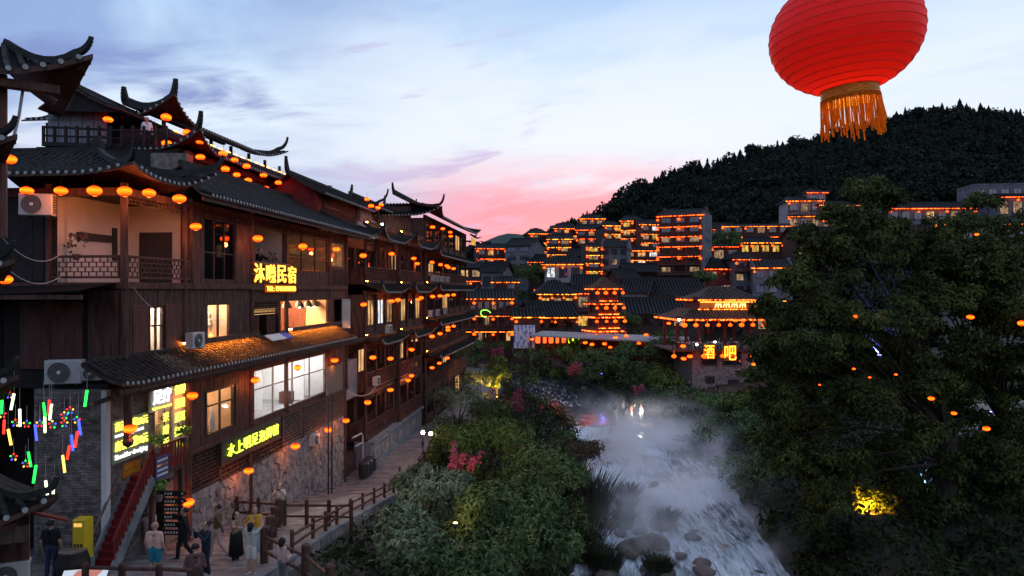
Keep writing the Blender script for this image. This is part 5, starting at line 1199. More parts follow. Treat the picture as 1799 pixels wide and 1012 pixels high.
FH('seven_storey_tower', 'seven storey balconied tower with orange fringes and a grey stepped side wall', 1158, 1224, 372, 492, 140, 7, -26, 9, wall=M['town_wood'], roof='step', ridge_h=1.6, lit='dddododdd', strips=(0, 1, 2, 3, 4), strip=SR, balcony=(1, 2, 3, 4, 5), lant=3.6, nb=3, side_lit=M['town_grey'], side_wins=6)
FH('terrace_bar', 'long two level terrace bar with orange and yellow light lines under the wood', 1268, 1384, 388, 425, 168, 2, -4, 7, roof='flat', lit='dddodd', strips=(0, 1), strip=SO, balcony=(0, 1), lant=4.5)
FH('yellow_stage_house', 'bright yellow lit pavilion below the long terrace bar', 1300, 1372, 418, 440, 158, 1, 0, 5, roof='hip', ridge_h=1.3, lit='yyyy', strips=(0,), strip=SY, lant=2.0)
FH('upper_restaurant', 'pale upper restaurant with arched balconies and orange roof lights beneath the wood', 1384, 1440, 345, 396, 172, 2, -6, 8, wall=M['town_pale'], roof='hip', ridge_h=1.4, lit='ododod', strips=(0, 1), strip=SO, balcony=(1,), lant=5)
FH('restaurant_wing', 'lower pale wing with orange eave joined to the upper restaurant', 1442, 1510, 352, 398, 170, 2, 4, 8, wall=M['town_pale'], roof='hip', ridge_h=1.3, lit='odod', strips=(0, 1), strip=SO, balcony=(0, 1), lant=4)
FH('roof_kiosk', 'small square kiosk with a lit red roof on top of the upper restaurant', 1420, 1450, 330, 350, 174, 1, 0, 4, wall=M['town_pale'], roof='hip', ridge_h=1.0, lit='d', strips=(0,), strip=SR)
FH('red_tile_house', 'dark red house with three rows of orange lit roof tiles', 1238, 1290, 464, 512, 138, 2, 4, 7, wall=M['red_wall'], roof='hip', ridge_h=2.2, lit='dood', strips=(0,), strip=SR, lant=3.2)
FH('veranda_townhouse', 'grey townhouse with upper veranda and red lit roof edge', 1290, 1330, 447, 512, 136, 3, 4, 7, wall=M['town_grey'], roof='hip', ridge_h=1.4, lit='ddoddd', strips=(0,), strip=SR, balcony=(2,), lant=4)
FH('grey_brick_townhouse', 'grey brick townhouse with stepped gable and orange lit eave', 1324, 1388, 462, 512, 132, 2, -10, 8, wall=M['town_grey'], roof='step', ridge_h=1.6, lit='dddd', strips=(0,), strip=SO, lant=4)
FH('grey_roof_rowhouse', 'long rowhouse under a broad plain grey tile roof', 1140, 1238, 512, 533, 124, 1, 2, 9, wall=M['town_wood'], roof='gable', ridge_h=3.0, lit='ddwodd', strips=())
FH('stone_gable_house', 'rubble stone gabled house with dark roof beside the long grey rowhouse', 1092, 1136, 506, 545, 125, 1, -20, 7, wall=M['stone'], roof='gable', ridge_h=2.2, lit='d', strips=(), wins=False)
FH('dark_low_house', 'low dark house with a lantern string on its long roof above the covered walk', 1098, 1232, 543, 572, 112, 1, -2, 8, roof='gable', ridge_h=2.4, lit='dddod', strips=(), lant=4)
FH('small_white_house', 'tiny whitewashed house at the end of the street', 784, 806, 490, 506, 150, 1, 0, 5, wall=M['white'], roof='gable', ridge_h=1.2, lit='d', strips=())
FH('lit_slope_cottage', 'dark cottage sprinkled with orange lamps left of the tall grey block', 806, 846, 462, 505, 165, 2, 8, 6, roof='gable', ridge_h=1.4, lit='odw', strips=(1,), strip=SR, lant=2.4)
FH('dark_gable_store', 'dark gabled store behind the pagoda with unlit walls', 1088, 1124, 482, 520, 140, 1, 14, 7, roof='gable', ridge_h=2.0, lit='d', strips=())
FH('dim_cottage', 'dim tiled cottage between the dark hipped hall and the pagoda', 1008, 1046, 494, 530, 142, 1, -6, 7, roof='gable', ridge_h=2.2, lit='o', strips=(0,), strip=SR)
FH('hill_lodge', 'grey concrete lodge with a mast on the hillside behind the big tree', 1712, 1830, 318, 350, 155, 1, -8, 8, wall=M['town_grey'], roof='flat', lit='dd', strips=())
FH('red_fringe_lodge', 'lodge with red lit roof fringe just below the concrete lodge', 1752, 1840, 338, 378, 150, 1, -6, 8, wall=M['town_grey'], roof='hip', ridge_h=1.0, lit='o', strips=(0,), strip=SR, lant=3)
FH('orange_line_lodge', 'long lodge edged by one bright orange line behind the big tree', 1640, 1850, 384, 420, 140, 1, -4, 8, roof='flat', lit='dddo', strips=(0,), strip=SO, lant=6)
FH('treeside_inn', 'dim inn with a red fringe mostly hidden behind the big tree', 1560, 1705, 358, 410, 150, 2, -2, 8, wall=M['town_grey'], roof='gable', ridge_h=1.6, lit='odddwd', strips=(0,), strip=SR, lant=5)
# infill roofs on the slope that the street lamps barely touch
for i, (p0, p1, q0, q1, Y, nm, lb) in enumerate(((1000, 1056, 442, 470, 178, 'slope_house', 'dark slope house half hidden below the upper terrace inn'), (930, 960, 452, 480, 168, 'tree_side_hut', 'dim hut beside the round tree below the terrace inn'),
        (1100, 1160, 470, 500, 150, 'long_dark_house', 'long dark house below the lit gallery with an unlit roof'), (1250, 1300, 425, 455, 160, 'shaded_house', 'shaded house with a single lamp right of the tower'), (1400, 1480, 405, 450, 150, 'dusk_house', 'dusky timber house under the upper restaurant'))):
    FH(nm, lb, p0, p1, q0, q1, Y, 1, (-8, 6, 3, -5, 4)[i], 7, roof='gable', ridge_h=1.9, lit='odd', strips=(0,) if i % 2 else (), strip=SR, lant=4)

# packed small houses climbing the slope between the named ones
rh = random.Random(21); placed = 0
for i in range(34):
    Yh = 132 + (i % 9) * 8 + rh.uniform(-3, 3); px = 925 + (i * 61) % 420 + rh.uniform(-8, 8)
    if 1150 < px < 1235 and Yh > 134: continue
    Xh = (px - CX) / FPX * Yh; zh = gz(Xh, Yh) + rh.uniform(.2, 1.2); wpx = rh.uniform(5.5, 9.5) / Yh * FPX; hh_ = rh.uniform(4.6, 7.5); py1 = HORIZ - (zh - CAMZ) / Yh * FPX; py0 = py1 - hh_ / Yh * FPX
    if py0 < np.interp(px, town[:, 0], town[:, 1]) + 2: continue
    T_, *_ = FH('slope_cottage', 'small tiled cottage with a lit eave packed among the houses of the slope', px, px + wpx, py0, py1, Yh, 2, rh.uniform(-22, 18), 6, wall=(M['town_wood'], M['town_grey'], M['red_wall'], M['town_wood'])[i % 4], roof=('gable', 'hip', 'gable')[i % 3], ridge_h=rh.uniform(1.2, 2.0), lit=('doddwd', 'dydodo', 'wdddod')[i % 3], strips=((0, 1), (0,), (0, 1))[i % 3], strip=(SO, SR, SO, SY)[i % 4], lant=rh.choice((0, 3.2, 4.0)), balcony=((), (1,))[i % 2]); T_['group'] = 'small cottages packed on the slope'
# ---- lantern pagoda
Yp = 104; PG = thing('lantern_pagoda', 'slim four tier red pagoda with orange lit eaves hung with lanterns', 'pagoda', PX(1060, 596, Yp))
xfP = xfH(PX(1060, 596, Yp), R(20)); hw = 1.75
tiers = [PX(0, p, Yp)[2] - PX(0, 596, Yp)[2] for p in (573, 549, 526, 500)]
for i, z in enumerate(tiers):
    zl = 0 if i == 0 else tiers[i - 1] + .3; h_ = hw - .12 * i
    for u in (-h_, 0, h_):
        for v in (-h_, h_): boxpart(PG, 'post', M['red_wood'], u - .09, u + .09, v - .09, v + .09, zl, z, xfP)
    boxpart(PG, 'wall', M['town_wood'], -h_ + .3, h_ - .3, -h_ + .3, h_ - .3, zl, z, xfP)
    boxpart(PG, 'railing', M['red_wood'], -h_, h_, h_ - .05, h_ + .03, zl + .1, zl + .55, xfP)
    o = 2.35 - .1 * i; rise = .55 if i < 3 else 1.9; inn = .7 if i < 3 else o - .05
    for E0, E1, S in (((-o, o, z), (o, o, z), (0, -inn, rise)), ((o, o, z), (o, -o, z), (-inn, 0, rise)), ((-o, -o, z), (-o, o, z), (inn, 0, rise)), ((o, -o, z), (-o, -o, z), (0, inn, rise))):
        roof_slope(PG, E0, E1, S, a=inn, b=inn, up0=.45, up1=.45, Lc=1.4, ext=.2, sp=.3, r=.07, xf=xfP, ends=False, name='tier_roof', tile=mat('pagoda_tile', (.16, .07, .04), .7, .3, 4) if i == 0 and E0[1] > 0 and E0[0] < 0 else bpy.data.materials['pagoda_tile'])
    b = MB(); b.box(-o + .2, o - .2, o + .02, o + .08, z - .06, z + .08); b.build('strip_light', SR, PG, xfP); b = MB(); b.box(-o - .08, -o - .02, -o + .2, o - .2, z - .06, z + .08); b.build('strip_light', SR, PG, xfP)
    b = MB(); b.box(-h_, h_, h_ + .1, h_ + .14, z + rise * .75 if i < 3 else z + .2, (z + rise * .75 if i < 3 else z + .2) + .08); b.build('strip_light', SO, PG, xfP)
    for u in (-o, -.7, .7, o): far_lant.append((*xfP(np.array([(u, o + .1, z - .55)]))[0], 'lantern_pagoda'))
b = MB(); b.lathe([(.25, 0), (.3, .2), (.12, .35), (.2, .6), (.08, .85), (.03, 1.2)], 8, (0, 0, tiers[-1] + 1.8)); b.build('finial', M['ridge'], PG, xfP)

# ---- blue and white tie-dye curtain
cu = thing('dyed_curtain', 'tall blue and white tie dyed curtain hung below the yellow eave hut', 'curtain', PX(921, 603, 106))
m = bpy.data.materials.new('tie_dye'); m.use_nodes = True; t = m.node_tree; N, L = t.nodes.new, t.links.new
g = N('ShaderNodeNewGeometry'); w = N('ShaderNodeTexVoronoi'); w.inputs['Scale'].default_value = 2.4; mp = N('ShaderNodeMapping'); mp.inputs['Scale'].default_value = (1.4, 1, .55); L(g.outputs['Position'], mp.inputs[0]); L(mp.outputs[0], w.inputs['Vector'])
rp = N('ShaderNodeValToRGB'); L(w.outputs['Distance'], rp.inputs[0]); rp.color_ramp.elements[0].color = (.10, .14, .42, 1); rp.color_ramp.elements[1].color = (.66, .68, .80, 1); rp.color_ramp.elements[0].position = .25; rp.color_ramp.elements[1].position = .5
L(rp.outputs[0], t.nodes['Principled BSDF'].inputs['Base Color'])
x0, x1 = PX(903, 0, 106)[0], PX(940, 0, 106)[0]; z0, z1 = PX(0, 604, 106)[2], PX(0, 563, 106)[2]
for k in range(5):
    a, c = x0 + (x1 - x0) * k / 5, x0 + (x1 - x0) * (k + 1) / 5; b = MB(); nn = 6
    for i in range(nn):
        p, q = a + (c - a) * i / nn, a + (c - a) * (i + 1) / nn; yp, yq = 106 + .09 * math.sin(i * 1.7 + k), 106 + .09 * math.sin((i + 1) * 1.7 + k)
        b.add([(p, yp, z0), (q, yq, z0), (q, yq, z1), (p, yp, z1)], [(0, 1, 2, 3)])
    b.build('cloth_panel', m, cu)
b = MB(); b.bar((x0 - .3, 106.05, z1 + .05), (x1 + .3, 106.05, z1 + .05), .1, .1); b.build('rail', M['wood'], cu)

# ---- covered walk along the far bank
CW = thing('covered_walk', 'long covered walk with a pale flat roof and red lamp boxes along the far bank', 'walkway', PX(1040, 610, 101))
A, B = PX(940, 580, 106), PX(1200, 592, 92)
d = V3(B) - V3(A); Lw = np.linalg.norm(d[:2]); an = math.atan2(d[1], d[0]); xfC = xfH((A[0], A[1], 0), an); zr = (A[2] + B[2]) / 2
b = MB(); b.add([(0, 1.6, A[2]), (Lw, 1.6, B[2]), (Lw, -2, B[2] + .5), (0, -2, A[2] + .5), (0, 1.6, A[2] - .18), (Lw, 1.6, B[2] - .18), (Lw, -2, B[2] + .3), (0, -2, A[2] + .3)], [(0, 1, 2, 3), (7, 6, 5, 4), (0, 4, 5, 1), (1, 5, 6, 2), (3, 7, 4, 0)]); b.build('roof', M['town_pale'], CW, xfC)
for k in range(12): u = Lw * k / 11; zt = A[2] + (B[2] - A[2]) * k / 11; boxpart(CW, 'post', M['town_wood'], u - .1, u + .1, 1.0, 1.2, zt - 3.4, zt - .15, xfC)
boxpart(CW, 'floor', M['town_wood'], 0, Lw, -1.6, 1.5, min(A[2], B[2]) - 3.4, min(A[2], B[2]) - 3.2, xfC)
boxpart(CW, 'rear_wall', M['town_wood'], 0, Lw, -1.7, -1.5, min(A[2], B[2]) - 3.4, min(A[2], B[2]) + .2, xfC)
for k in range(22): u = Lw * k / 22; boxpart(CW, 'baluster', M['wood'], u, u + .06, 1.3, 1.36, min(A[2], B[2]) - 3.2, min(A[2], B[2]) - 2.2, xfC)
boxpart(CW, 'handrail', M['wood'], 0, Lw, 1.28, 1.4, min(A[2], B[2]) - 2.25, min(A[2], B[2]) - 2.12, xfC)
RB = emit('red_lamp_box', (1, .10, .02), 2.6); YG = emit('neon_yellow_green', (.75, 1, .05), 2.2)
for i, px in enumerate((945, 956, 968, 978, 991)):
    p = PX(px, 590, 104); o = thing('lamp_box', 'upright red glowing lamp box under the covered walk', 'lamp', (p[0], p[1], p[2] - .4), group='red lamp boxes under the covered walk')
    b = MB(); b.lathe([(.28, 0), (.34, .1), (.34, .85), (.28, .95)], 8); b.build('shade', RB, o, local=True); b = MB(); b.lathe([(.36, 0), (.3, .08), (.05, .14)], 8, (0, 0, .95)); b.tube([(0, 0, 1.05), (0, 0, 1.5)], .02, 4); b.build('cap', M['wood'], o, local=True)
for i, px in enumerate((998, 1007, 1018)):
    p = PX(px, 594, 103); o = thing('neon_figure', 'yellow green neon brush stroke figure under the covered walk', 'neon sign', p, group='yellow green neon figures')
    b = MB(); b.tube([(-.12, 0, 1.1), (.08, 0, .8), (-.08, 0, .45), (.12, 0, 0), (.3, 0, -.1)], [.05, .1, .12, .12, .04], 6); b.build('tube', YG, o, local=True); b = MB(); b.bar((0, .12, -.2), (0, .12, 1.2), .05, .05); b.build('backing', M['wood'], o, local=True)
p = PX(852, 542, 117.1); o = thing('neon_swirl', 'green neon swirl on the front of the riverside hall', 'neon sign', p); b = MB()
b.tube([(.9 * math.cos(t) * (1 - t * .07), 0, .45 * math.sin(t) * (1 + .1 * t)) for t in np.linspace(0, 5.2, 16)], .09, 6); b.build('tube', emit('neon_green', (.35, 1, .1), 2.0), o, local=True); b = MB(); b.bar((-.8, .12, 0), (.8, .12, 0), .06, .06); b.build('bracket', M['wood'], o, local=True)

# ---- riverside bar: stone house, deck, two tier pavilion, signs
Yb = 80.0; BR = thing('stone_bar_house', 'stone block bar house with dark windows and an open timber deck on top', 'building', PX(1272, 690, Yb))
bx0, bx1 = PX(1216, 0, Yb)[0], PX(1345, 0, Yb)[0]; zb, zd = PX(0, 692, Yb)[2], PX(0, 607, Yb)[2]
xb = xfH((bx0, Yb, 0), R(4)); bw = bx1 - bx0
boxpart(BR, 'wall', M['mortar'], 0, bw, -7, 0, zb - 2, zd - .1, xb)
bricks(BR, 0, bw, zb - 1.2, zd - .12, .02, 300, xf=xb, L=.46, H=.2, m=M['stone'], skip=((.95, 2.9, zd - 1.9, zd - .2), (3.45, 5.7, zd - 1.9, zd - .2), (1.4, 2.6, zb + 1.6, zb + 2.5), (4.1, 5.5, zb + 1.2, zb + 2.1)))
for a, c, z0, z1 in ((1.0, 2.85, zd - 1.85, zd - .25), (3.5, 5.65, zd - 1.85, zd - .25), (1.45, 2.55, zb + 1.65, zb + 2.45), (4.15, 5.45, zb + 1.25, zb + 2.05)): window(BR, a, c, z0, z1, .06, 3 if z0 > zb + 2 else 2, 1, M['wood'], M['glass_dark'], xb)
boxpart(BR, 'deck', M['wood'], -2.6, bw + 5, -9, .9, zd - .1, zd + .12, xb)
for k in range(20): boxpart(BR, 'rail_post', M['wood_black'], -2.5 + k * .85, -2.42 + k * .85, .78, .86, zd + .1, zd + 1.05, xb)
boxpart(BR, 'handrail', M['wood_black'], -2.6, bw + 5, .76, .88, zd + 1.05, zd + 1.13, xb)
boxpart(BR, 'side_bay', M['wood_black'], bw, bw + 2.4, -6, -.1, zb - 2, zd - .12, xb)
for u, v in ((-1.4, -1), (1.2, -1.2), (4.2, -1.2), (7.2, -1.2), (-1.4, -6), (1.2, -6), (4.2, -6), (7.2, -6)): boxpart(BR, 'post', M['red_wood'], u - .13, u + .13, v - .13, v + .13, zd, zd + 3.0, xb)
zl, zu = PX(0, 554, Yb)[2], PX(0, 520, Yb)[2]
def pav_roof(z, u0, u1, v0, v1, inn, rise, m):
    for E0, E1, S in (((u0, v1, z), (u1, v1, z), (0, -inn, rise)), ((u1, v1, z), (u1, v0, z), (-inn, 0, rise)), ((u0, v0, z), (u0, v1, z), (inn, 0, rise))):
        roof_slope(BR, E0, E1, S, a=inn, b=inn, up0=.5, up1=.5, Lc=2, ext=.3, sp=.33, r=.08, sag=.12, xf=xb, ends=False, name='pavilion_roof', tile=m)
    boxpart(BR, 'strip_light', SR, u0 + .4, u1 - .4, v1 + .06, v1 + .14, z - .05, z + .1, xb); boxpart(BR, 'strip_light', SR, u0 - .12, u0 - .04, v0, v1 - .4, z - .05, z + .1, xb)
M['pav_tile'] = mat('pavilion_tile', (.10, .062, .042), .7, .35, 3, .1, island=.2)
pav_roof(zl, -1.9, 9.6, -8.5, .9, 2.2, 1.2, M['pav_tile']); pav_roof(zu, .6, 9.0, -7.6, -1.0, 3.0, 1.6, M['pav_tile'])
boxpart(BR, 'upper_wall', M['town_wood'], 1.2, 8.6, -6.5, -1.35, zl + 1.0, zu, xb)
boxpart(BR, 'sign_band', mat('sign_band_gold', (.45, .22, .05), .6, .1, 2), 1.3, 8.5, -1.33, -1.27, zl + 1.25, zu - .25, xb)
boxpart(BR, 'strip_light', M['strip_hot'], 1.3, 8.5, -1.1, -1.04, zu - .22, zu - .16, xb)
boxpart(BR, 'strip_light', SO, 1.0, 8.8, -1.2, -1.1, zl + 1.1, zl + 1.18, xb)
TLm = emit('tower_letters', (1, .72, .2), 3.0)
for k in range(4):      # blurred brush strokes: the characters cannot be made out
    for q in range(3):
        u = 3.2 + k * .95 + q * .24; b = MB(); b.tube([(u, -1.22, zu - .35), (u + .05, -1.2, zl + 1.75), (u - .12 + .12 * q, -1.22, zl + 1.35)], [.04, .09, .05], 6); b.build('sign_stroke', TLm, BR, xb)
for u in np.arange(-1.2, 9, 1.3): far_lant.append((*xb(np.array([(u, 1.0, zl - .55)]))[0], 'bar_pavilion'))
for u in (-2.4, -2.4, 1.0, 3.1, 6.4): far_lant.append((*xb(np.array([(u, 1.05, zd - .6)]))[0], 'bar_deck'))
# bar sign characters
BS = thing('bar_sign', 'two big glowing yellow characters mounted on the deck edge of the stone bar house', 'sign', tuple(xb(np.array([(3.2, 1.0, zd - .5)]))[0]))
for ch, px0, px1, py0, py1 in (('酒', 1232, 1250, 598, 622), ('吧', 1268, 1289, 600, 625)):
    u0, u1 = (PX(px0, 0, Yb)[0] - bx0), (PX(px1, 0, Yb)[0] - bx0); z0, z1 = PX(0, py1, Yb - 1)[2], PX(0, py0, Yb - 1)[2]
    boxpart(BS, 'sign_plate', mat('sign_plate_amber', (.35, .13, .02), .6, .1, 2), u0 - .08, u1 + .08, .96, 1.02, z0 - .08, z1 + .08, xb)
    lettering(BS, ch, emit('bar_letters', (1, .50, .03), 3.2), u0, u1, z0, z1, 1.06, xf=xb, off=.0, ext=.03, name='character')
    lettering(BS, ch, emit('bar_letters_edge', (1, .12, .01), 1.6), u0 - .03, u1 + .03, z0 - .03, z1 + .03, 1.035, xf=xb, off=.05, ext=.008, name='character_halo')
# terrace lamps and tables on the deck
for i, (px, py, Y) in enumerate(((1193, 557, 84), (1224, 601, 79.5), (1256, 596, 79.4))):
    p = PX(px, py, Y); o = thing('deck_lamp', ('bare white flood lamp on a pole at the deck corner', 'small white lamp on the bar deck rail', 'small white lamp between the two bar characters')[i], 'lamp', (p[0], p[1], zd + .1)); b = MB(); b.lathe([(.04, 0), (.14, .05), (.16, .16), (.08, .26)], 8, (0, 0, p[2] - zd)); b.build('globe', emit('flood_lamp', (.95, .97, 1), 30 if i == 0 else 8), o, local=True)
    b = MB(); b.tube([(0, 0, 0), (0, 0, p[2] - zd)], .04, 6); b.build('pole', M['metal_dark'], o, local=True)
tb = None
for k, (u, v) in enumerate(((-1.2, -.3), (.4, -.4), (2.2, -.2), (3.4, -2.4), (5.2, -.3), (6.6, -2.2), (-1.0, -3.0), (8, -.5))):
    w = tuple(xb(np.array([(u, v, zd + .12)]))[0])
    if tb is None:
        tb = thing('cafe_table', 'round cafe table on the deck of the stone bar house', 'table', w, group='cafe tables on the bar deck'); b = MB(); b.lathe([(.42, 0), (.44, .03), (.42, .05)], 12, (0, 0, .7)); b.build('table_top', M['white'], tb, local=True); b = MB(); b.lathe([(.25, 0), (.05, .05), (.04, .7)], 8); b.build('leg', M['metal_dark'], tb, local=True)
    else: dup(tb, w)
# ================================================================ signs on the guesthouse
def light(name, kind, loc, energy, color, parent=None, size=.1, aim=None, spot=1.2):
    d = bpy.data.lights.new(name, kind); d.energy = energy; d.color = color
    if kind == 'POINT': d.shadow_soft_size = size
    if kind == 'SPOT': d.spot_size = spot; d.spot_blend = .6; d.shadow_soft_size = size
    o = link(bpy.data.objects.new(name, d)); o.location = loc
    if aim is not None: o.rotation_euler = (Vector(loc) - Vector(aim)).to_track_quat('Z', 'Y').to_euler()
    if parent is not None: o.parent = parent; o.location = Vector(loc) - parent.location
    return o
NEON_Y = emit('neon_amber', (1, .55, .06), 3.0); NEON_H = emit('neon_amber_halo', (1, .20, .008), .45)
SG = thing('amber_neon_sign', 'amber neon guesthouse sign with four big characters over a telephone number', 'sign', F(fu(480), .3, 9.7))
u0, u1 = fu(445, .25), fu(521, .25)
b = MB(); b.bar((u0, .14, 10.25), (u1, .14, 10.25), .05, .05); b.bar((u0, .14, 9.55), (u1, .14, 9.55), .05, .05); b.build('sign_frame', M['metal_dark'], SG, xfF)
chs = '沐曦民宿'; w = (u1 - u0) / 4
for i, ch in enumerate(chs):
    a = u0 + i * w + .10; c = u0 + (i + 1) * w - .10
    lettering(SG, ch, NEON_Y, a, c, 9.86, 10.72, .26, off=.008, ext=.02, name='character'); lettering(SG, ch, NEON_H, a - .04, c + .04, 9.82, 10.76, .215, off=.03, ext=.006, name='character_halo')
ut = fu(469, .25)
lettering(SG, 'TEL: 19184918855', NEON_Y, ut, u1 - .1, 9.46, 9.70, .25, off=.01, ext=.02, name='phone_number'); boxpart(SG, 'number_plate', NEON_H, ut - .08, u1 - .02, .19, .21, 9.40, 9.76)
GN = emit('neon_lime', (.80, 1, .06), 3.2); GH_ = emit('neon_lime_halo', (.20, .28, .0), .25)
S2 = thing('lime_neon_sign', 'long dark signboard with seven lime neon characters above the rubble wall', 'sign', F(fu(440), .2, 2.2))
u0, u1 = fu(389, .12), fu(493, .12)
boxpart(S2, 'board', M['metal_dark'], u0, u1, .04, .12, 2.25, 3.28); w = (u1 - u0 - .7) / 7
for i, ch in enumerate('水上明足泡脚馆'):
    a = u0 + .4 + i * w; lettering(S2, ch, GN, a + .05, a + w - .05, 2.5, 3.02, .16, off=.008, ext=.015, name='character'); lettering(S2, ch, GH_, a, a + w, 2.44, 3.08, .13, off=.03, ext=.003, name='character_halo')
# price sign on the brick wall
S3 = thing('price_sign', 'lit yellow and white foot bath price sign on the grey brick wall', 'sign', F(fu(225), .2, 4))
u0, u1 = fu(194, .05), fu(258, .05); boxpart(S3, 'board', mat('sign_board_grey', (.22, .22, .16), .6, .1, 3), u0, u1, .04, .11, 3.95, 5.35)
YW = emit('sign_yellow', (.95, .92, .10), 2.4); WW = emit('sign_white', (.9, .95, 1), 2.2)
for i, (t, m, z0, z1, e) in enumerate((('苗汤泡脚20元', YW, 4.98, 5.28, .04), ('soaking feet', WW, 4.76, 4.92, .5), ('肩颈疏通30元', YW, 4.34, 4.68, .04), ('Shoulder dredging', WW, 4.04, 4.24, .1))): lettering(S3, t, m, u0 + .1, u1 - .06 - e * .5, z0, z1, .14, off=.008, ext=.012)
boxpart(S3, 'phone_plate', mat('orange_plate', (.55, .12, .03), .7, .1, 3), fu(212), fu(244), .03, .06, 3.36, 3.84)
for z, t in ((3.62, '18674311478'), (3.42, '19158794298')): lettering(S3, t, M['yellow_paint'], fu(214), fu(242), z, z + .16, .07, off=.008, ext=.004)
# foot massage board over the door and the menu column beside it
S4 = thing('massage_sign', 'white lit two character massage sign above the shop door', 'sign', F(fu(280), .3, 5.6))
u0, u1 = fu(265, .3), fu(302, .3); boxpart(S4, 'board', mat('sign_board_pale', (.45, .42, .40), .6, .1, 3), u0, u1, .22, .3, 5.32, 6.12)
lettering(S4, '足疗', WW, u0 + .08, u1 - .08, 5.56, 6.08, .34, off=.03, ext=.015); lettering(S4, '电话 191 5984 4288', YW, u0 + .06, u1 - .06, 5.38, 5.48, .33, off=.012, ext=.008)
S5 = thing('menu_column', 'tall lit menu board with yellow treatment names beside the shop door', 'sign', F(fu(315), .3, 3.8))
u0, u1 = fu(303, .3), fu(327, .3); boxpart(S5, 'board', mat('menu_board', (.40, .36, .33), .6, .1, 3), u0, u1, .24, .3, 3.55, 6.18)
for i, t in enumerate(('修脚', '洗眼', '采耳', '推拿', '开背')): lettering(S5, t, YW, u0 + .10, u1 - .12, 5.72 - i * .5, 6.08 - i * .5, .33, off=.008, ext=.012)
S6 = thing('hanging_menu', 'short column of three yellow neon characters hanging in the doorway', 'sign', F(fu(288), .3, 4))
u0 = fu(286, .25)
for i, t in enumerate('采跗诉'): lettering(S6, t, YW, u0, u0 + .36, 4.86 - i * .45, 5.18 - i * .45, .26, off=.012, ext=.01, name='character')
b = MB(); b.bar((u0 + .18, .2, 3.7), (u0 + .18, .2, 5.34), .03, .03); b.build('hanging_bar', M['metal_dark'], S6, xfF)
S7 = thing('street_name_box', 'small glowing sign box with a curled eave on the end of the lantern house', 'sign', F(86, 2.6, 13.5))
pb_ = PX(807, 416, 86); o_ = S7; boxpart(S7, 'light_box', M['lit_yellow'], 86.0, 88.6, 1.6, 1.75, pb_[2] - .4, pb_[2] + .4)
roof_slope(S7, (85.7, 2.1, pb_[2] + .5), (89, 2.1, pb_[2] + .5), (0, -.6, .35), up0=.3, up1=.3, Lc=.8, sp=.3, name='sign_roof', ends=False)
boxpart(S7, 'bracket', M['wood'], 86.4, 86.6, .9, 1.7, pb_[2] - .1, pb_[2] + .1)

# ================================================================ air conditioners
M['fan_grey'] = mat('fan_grey', (.20, .19, .185), .6, .1, 3); M['fan_dark'] = mat('fan_dark', (.10, .095, .09), .7, .15, 3)
def ac_proto():
    o = thing('air_conditioner', 'x', 'air conditioner'); b = MB(); b.bbox(-.42, .42, -.16, .15, -.30, .30, .02); b.v = [(x, -y, z) for x, y, z in b.v]; b.build('casing', M['metal_white'], o, local=True)
    b = MB(); b.lathe([(.25, 0), (.25, .02)], 20); b.v = [(x - .08, -.165 - z, y) for x, y, z in b.v]; b.build('fan_recess', M['fan_dark'], o, local=True)
    for r in (.25, .19, .13, .07):
        b = MB(); b.tube([(-.08 + r * math.cos(a), -.2, r * math.sin(a)) for a in np.linspace(0, 2 * math.pi, 21)], .006, 4); b.build('guard_ring', M['fan_grey'], o, local=True)
    b = MB(); b.lathe([(.05, 0), (.04, .03)], 10); b.v = [(x - .08, -.185 - z, y) for x, y, z in b.v]; b.build('fan_hub', M['white'], o, local=True)
    for k in range(7): b = MB(); b.box(.425, .435, -.12, .12, -.22 + k * .07, -.19 + k * .07); b.build('louver', M['metal_dark'], o, local=True)
    for x in (-.3, .3): b = MB(); b.bar((x, -.14, -.33), (x, .32, -.33), .04, .04); b.build('bracket', M['metal_dark'], o, local=True)
    return o
ACP = ac_proto(); ac_used = False
FACE = math.atan2(DX, DY) * -1 + R(90)
def ac(loc, rot, label, s=1.0):
    global ac_used
    o = dup(ACP) if ac_used else ACP; ac_used = True; o.location = loc; o.rotation_euler = (0, 0, rot); o.scale = (s, s, s); o['label'] = label
ac(F(fu(342, .35), .38, fz(342, 590, .35)), FACE, 'white air conditioner on the middle storey beside a lit window')
ac(F(fu(555, .2), .12, fz(555, 764, .2)), FACE, 'small white air conditioner on the rubble wall')
ac(F(fu(682, 1.0), 1.05, fz(682, 570, 1.0)), FACE, 'air conditioner on the second balcony row of the balcony house'); ac(F(fu(661, .7), .72, fz(661, 661, .7)), FACE, 'air conditioner hung under the third balcony row of the balcony house')
for i, px in enumerate((763, 771, 779, 788)): ac(F(fu(px, 1.4), 1.3, 10.6), FACE, 'air conditioner in the row on the upper gallery of the lantern house', .95); ACP['group'] = ''
for i, px in enumerate((760, 772, 785)): ac(F(fu(px, 1.5), 1.35, 7.4), FACE, 'air conditioner in the row on the middle gallery of the lantern house', .95)
ac(PX(114, 645, 22.6), R(14), 'big old air conditioner on a ledge under the dark side door', 1.25)
ac(PX(163, 648, 22.75), R(14), 'squat air conditioner case beside the big old one', .72)
ac(PX(66, 352, 22.7), R(12), 'air conditioner on the roof bracket left of the corner balcony', 1.15)
ac(PX(18, 1000, 13.2), R(28), 'near air conditioner on the shed at the alley mouth', .75)
for o in list(COL.objects):
    if o.name.startswith('air_conditioner') and o.get('group', None) == '': del o['group']
for o in COL.objects:
    if o.name.startswith('air_conditioner') and 'in the row on the' in o['label']: o['group'] = 'air conditioners of the lantern house'
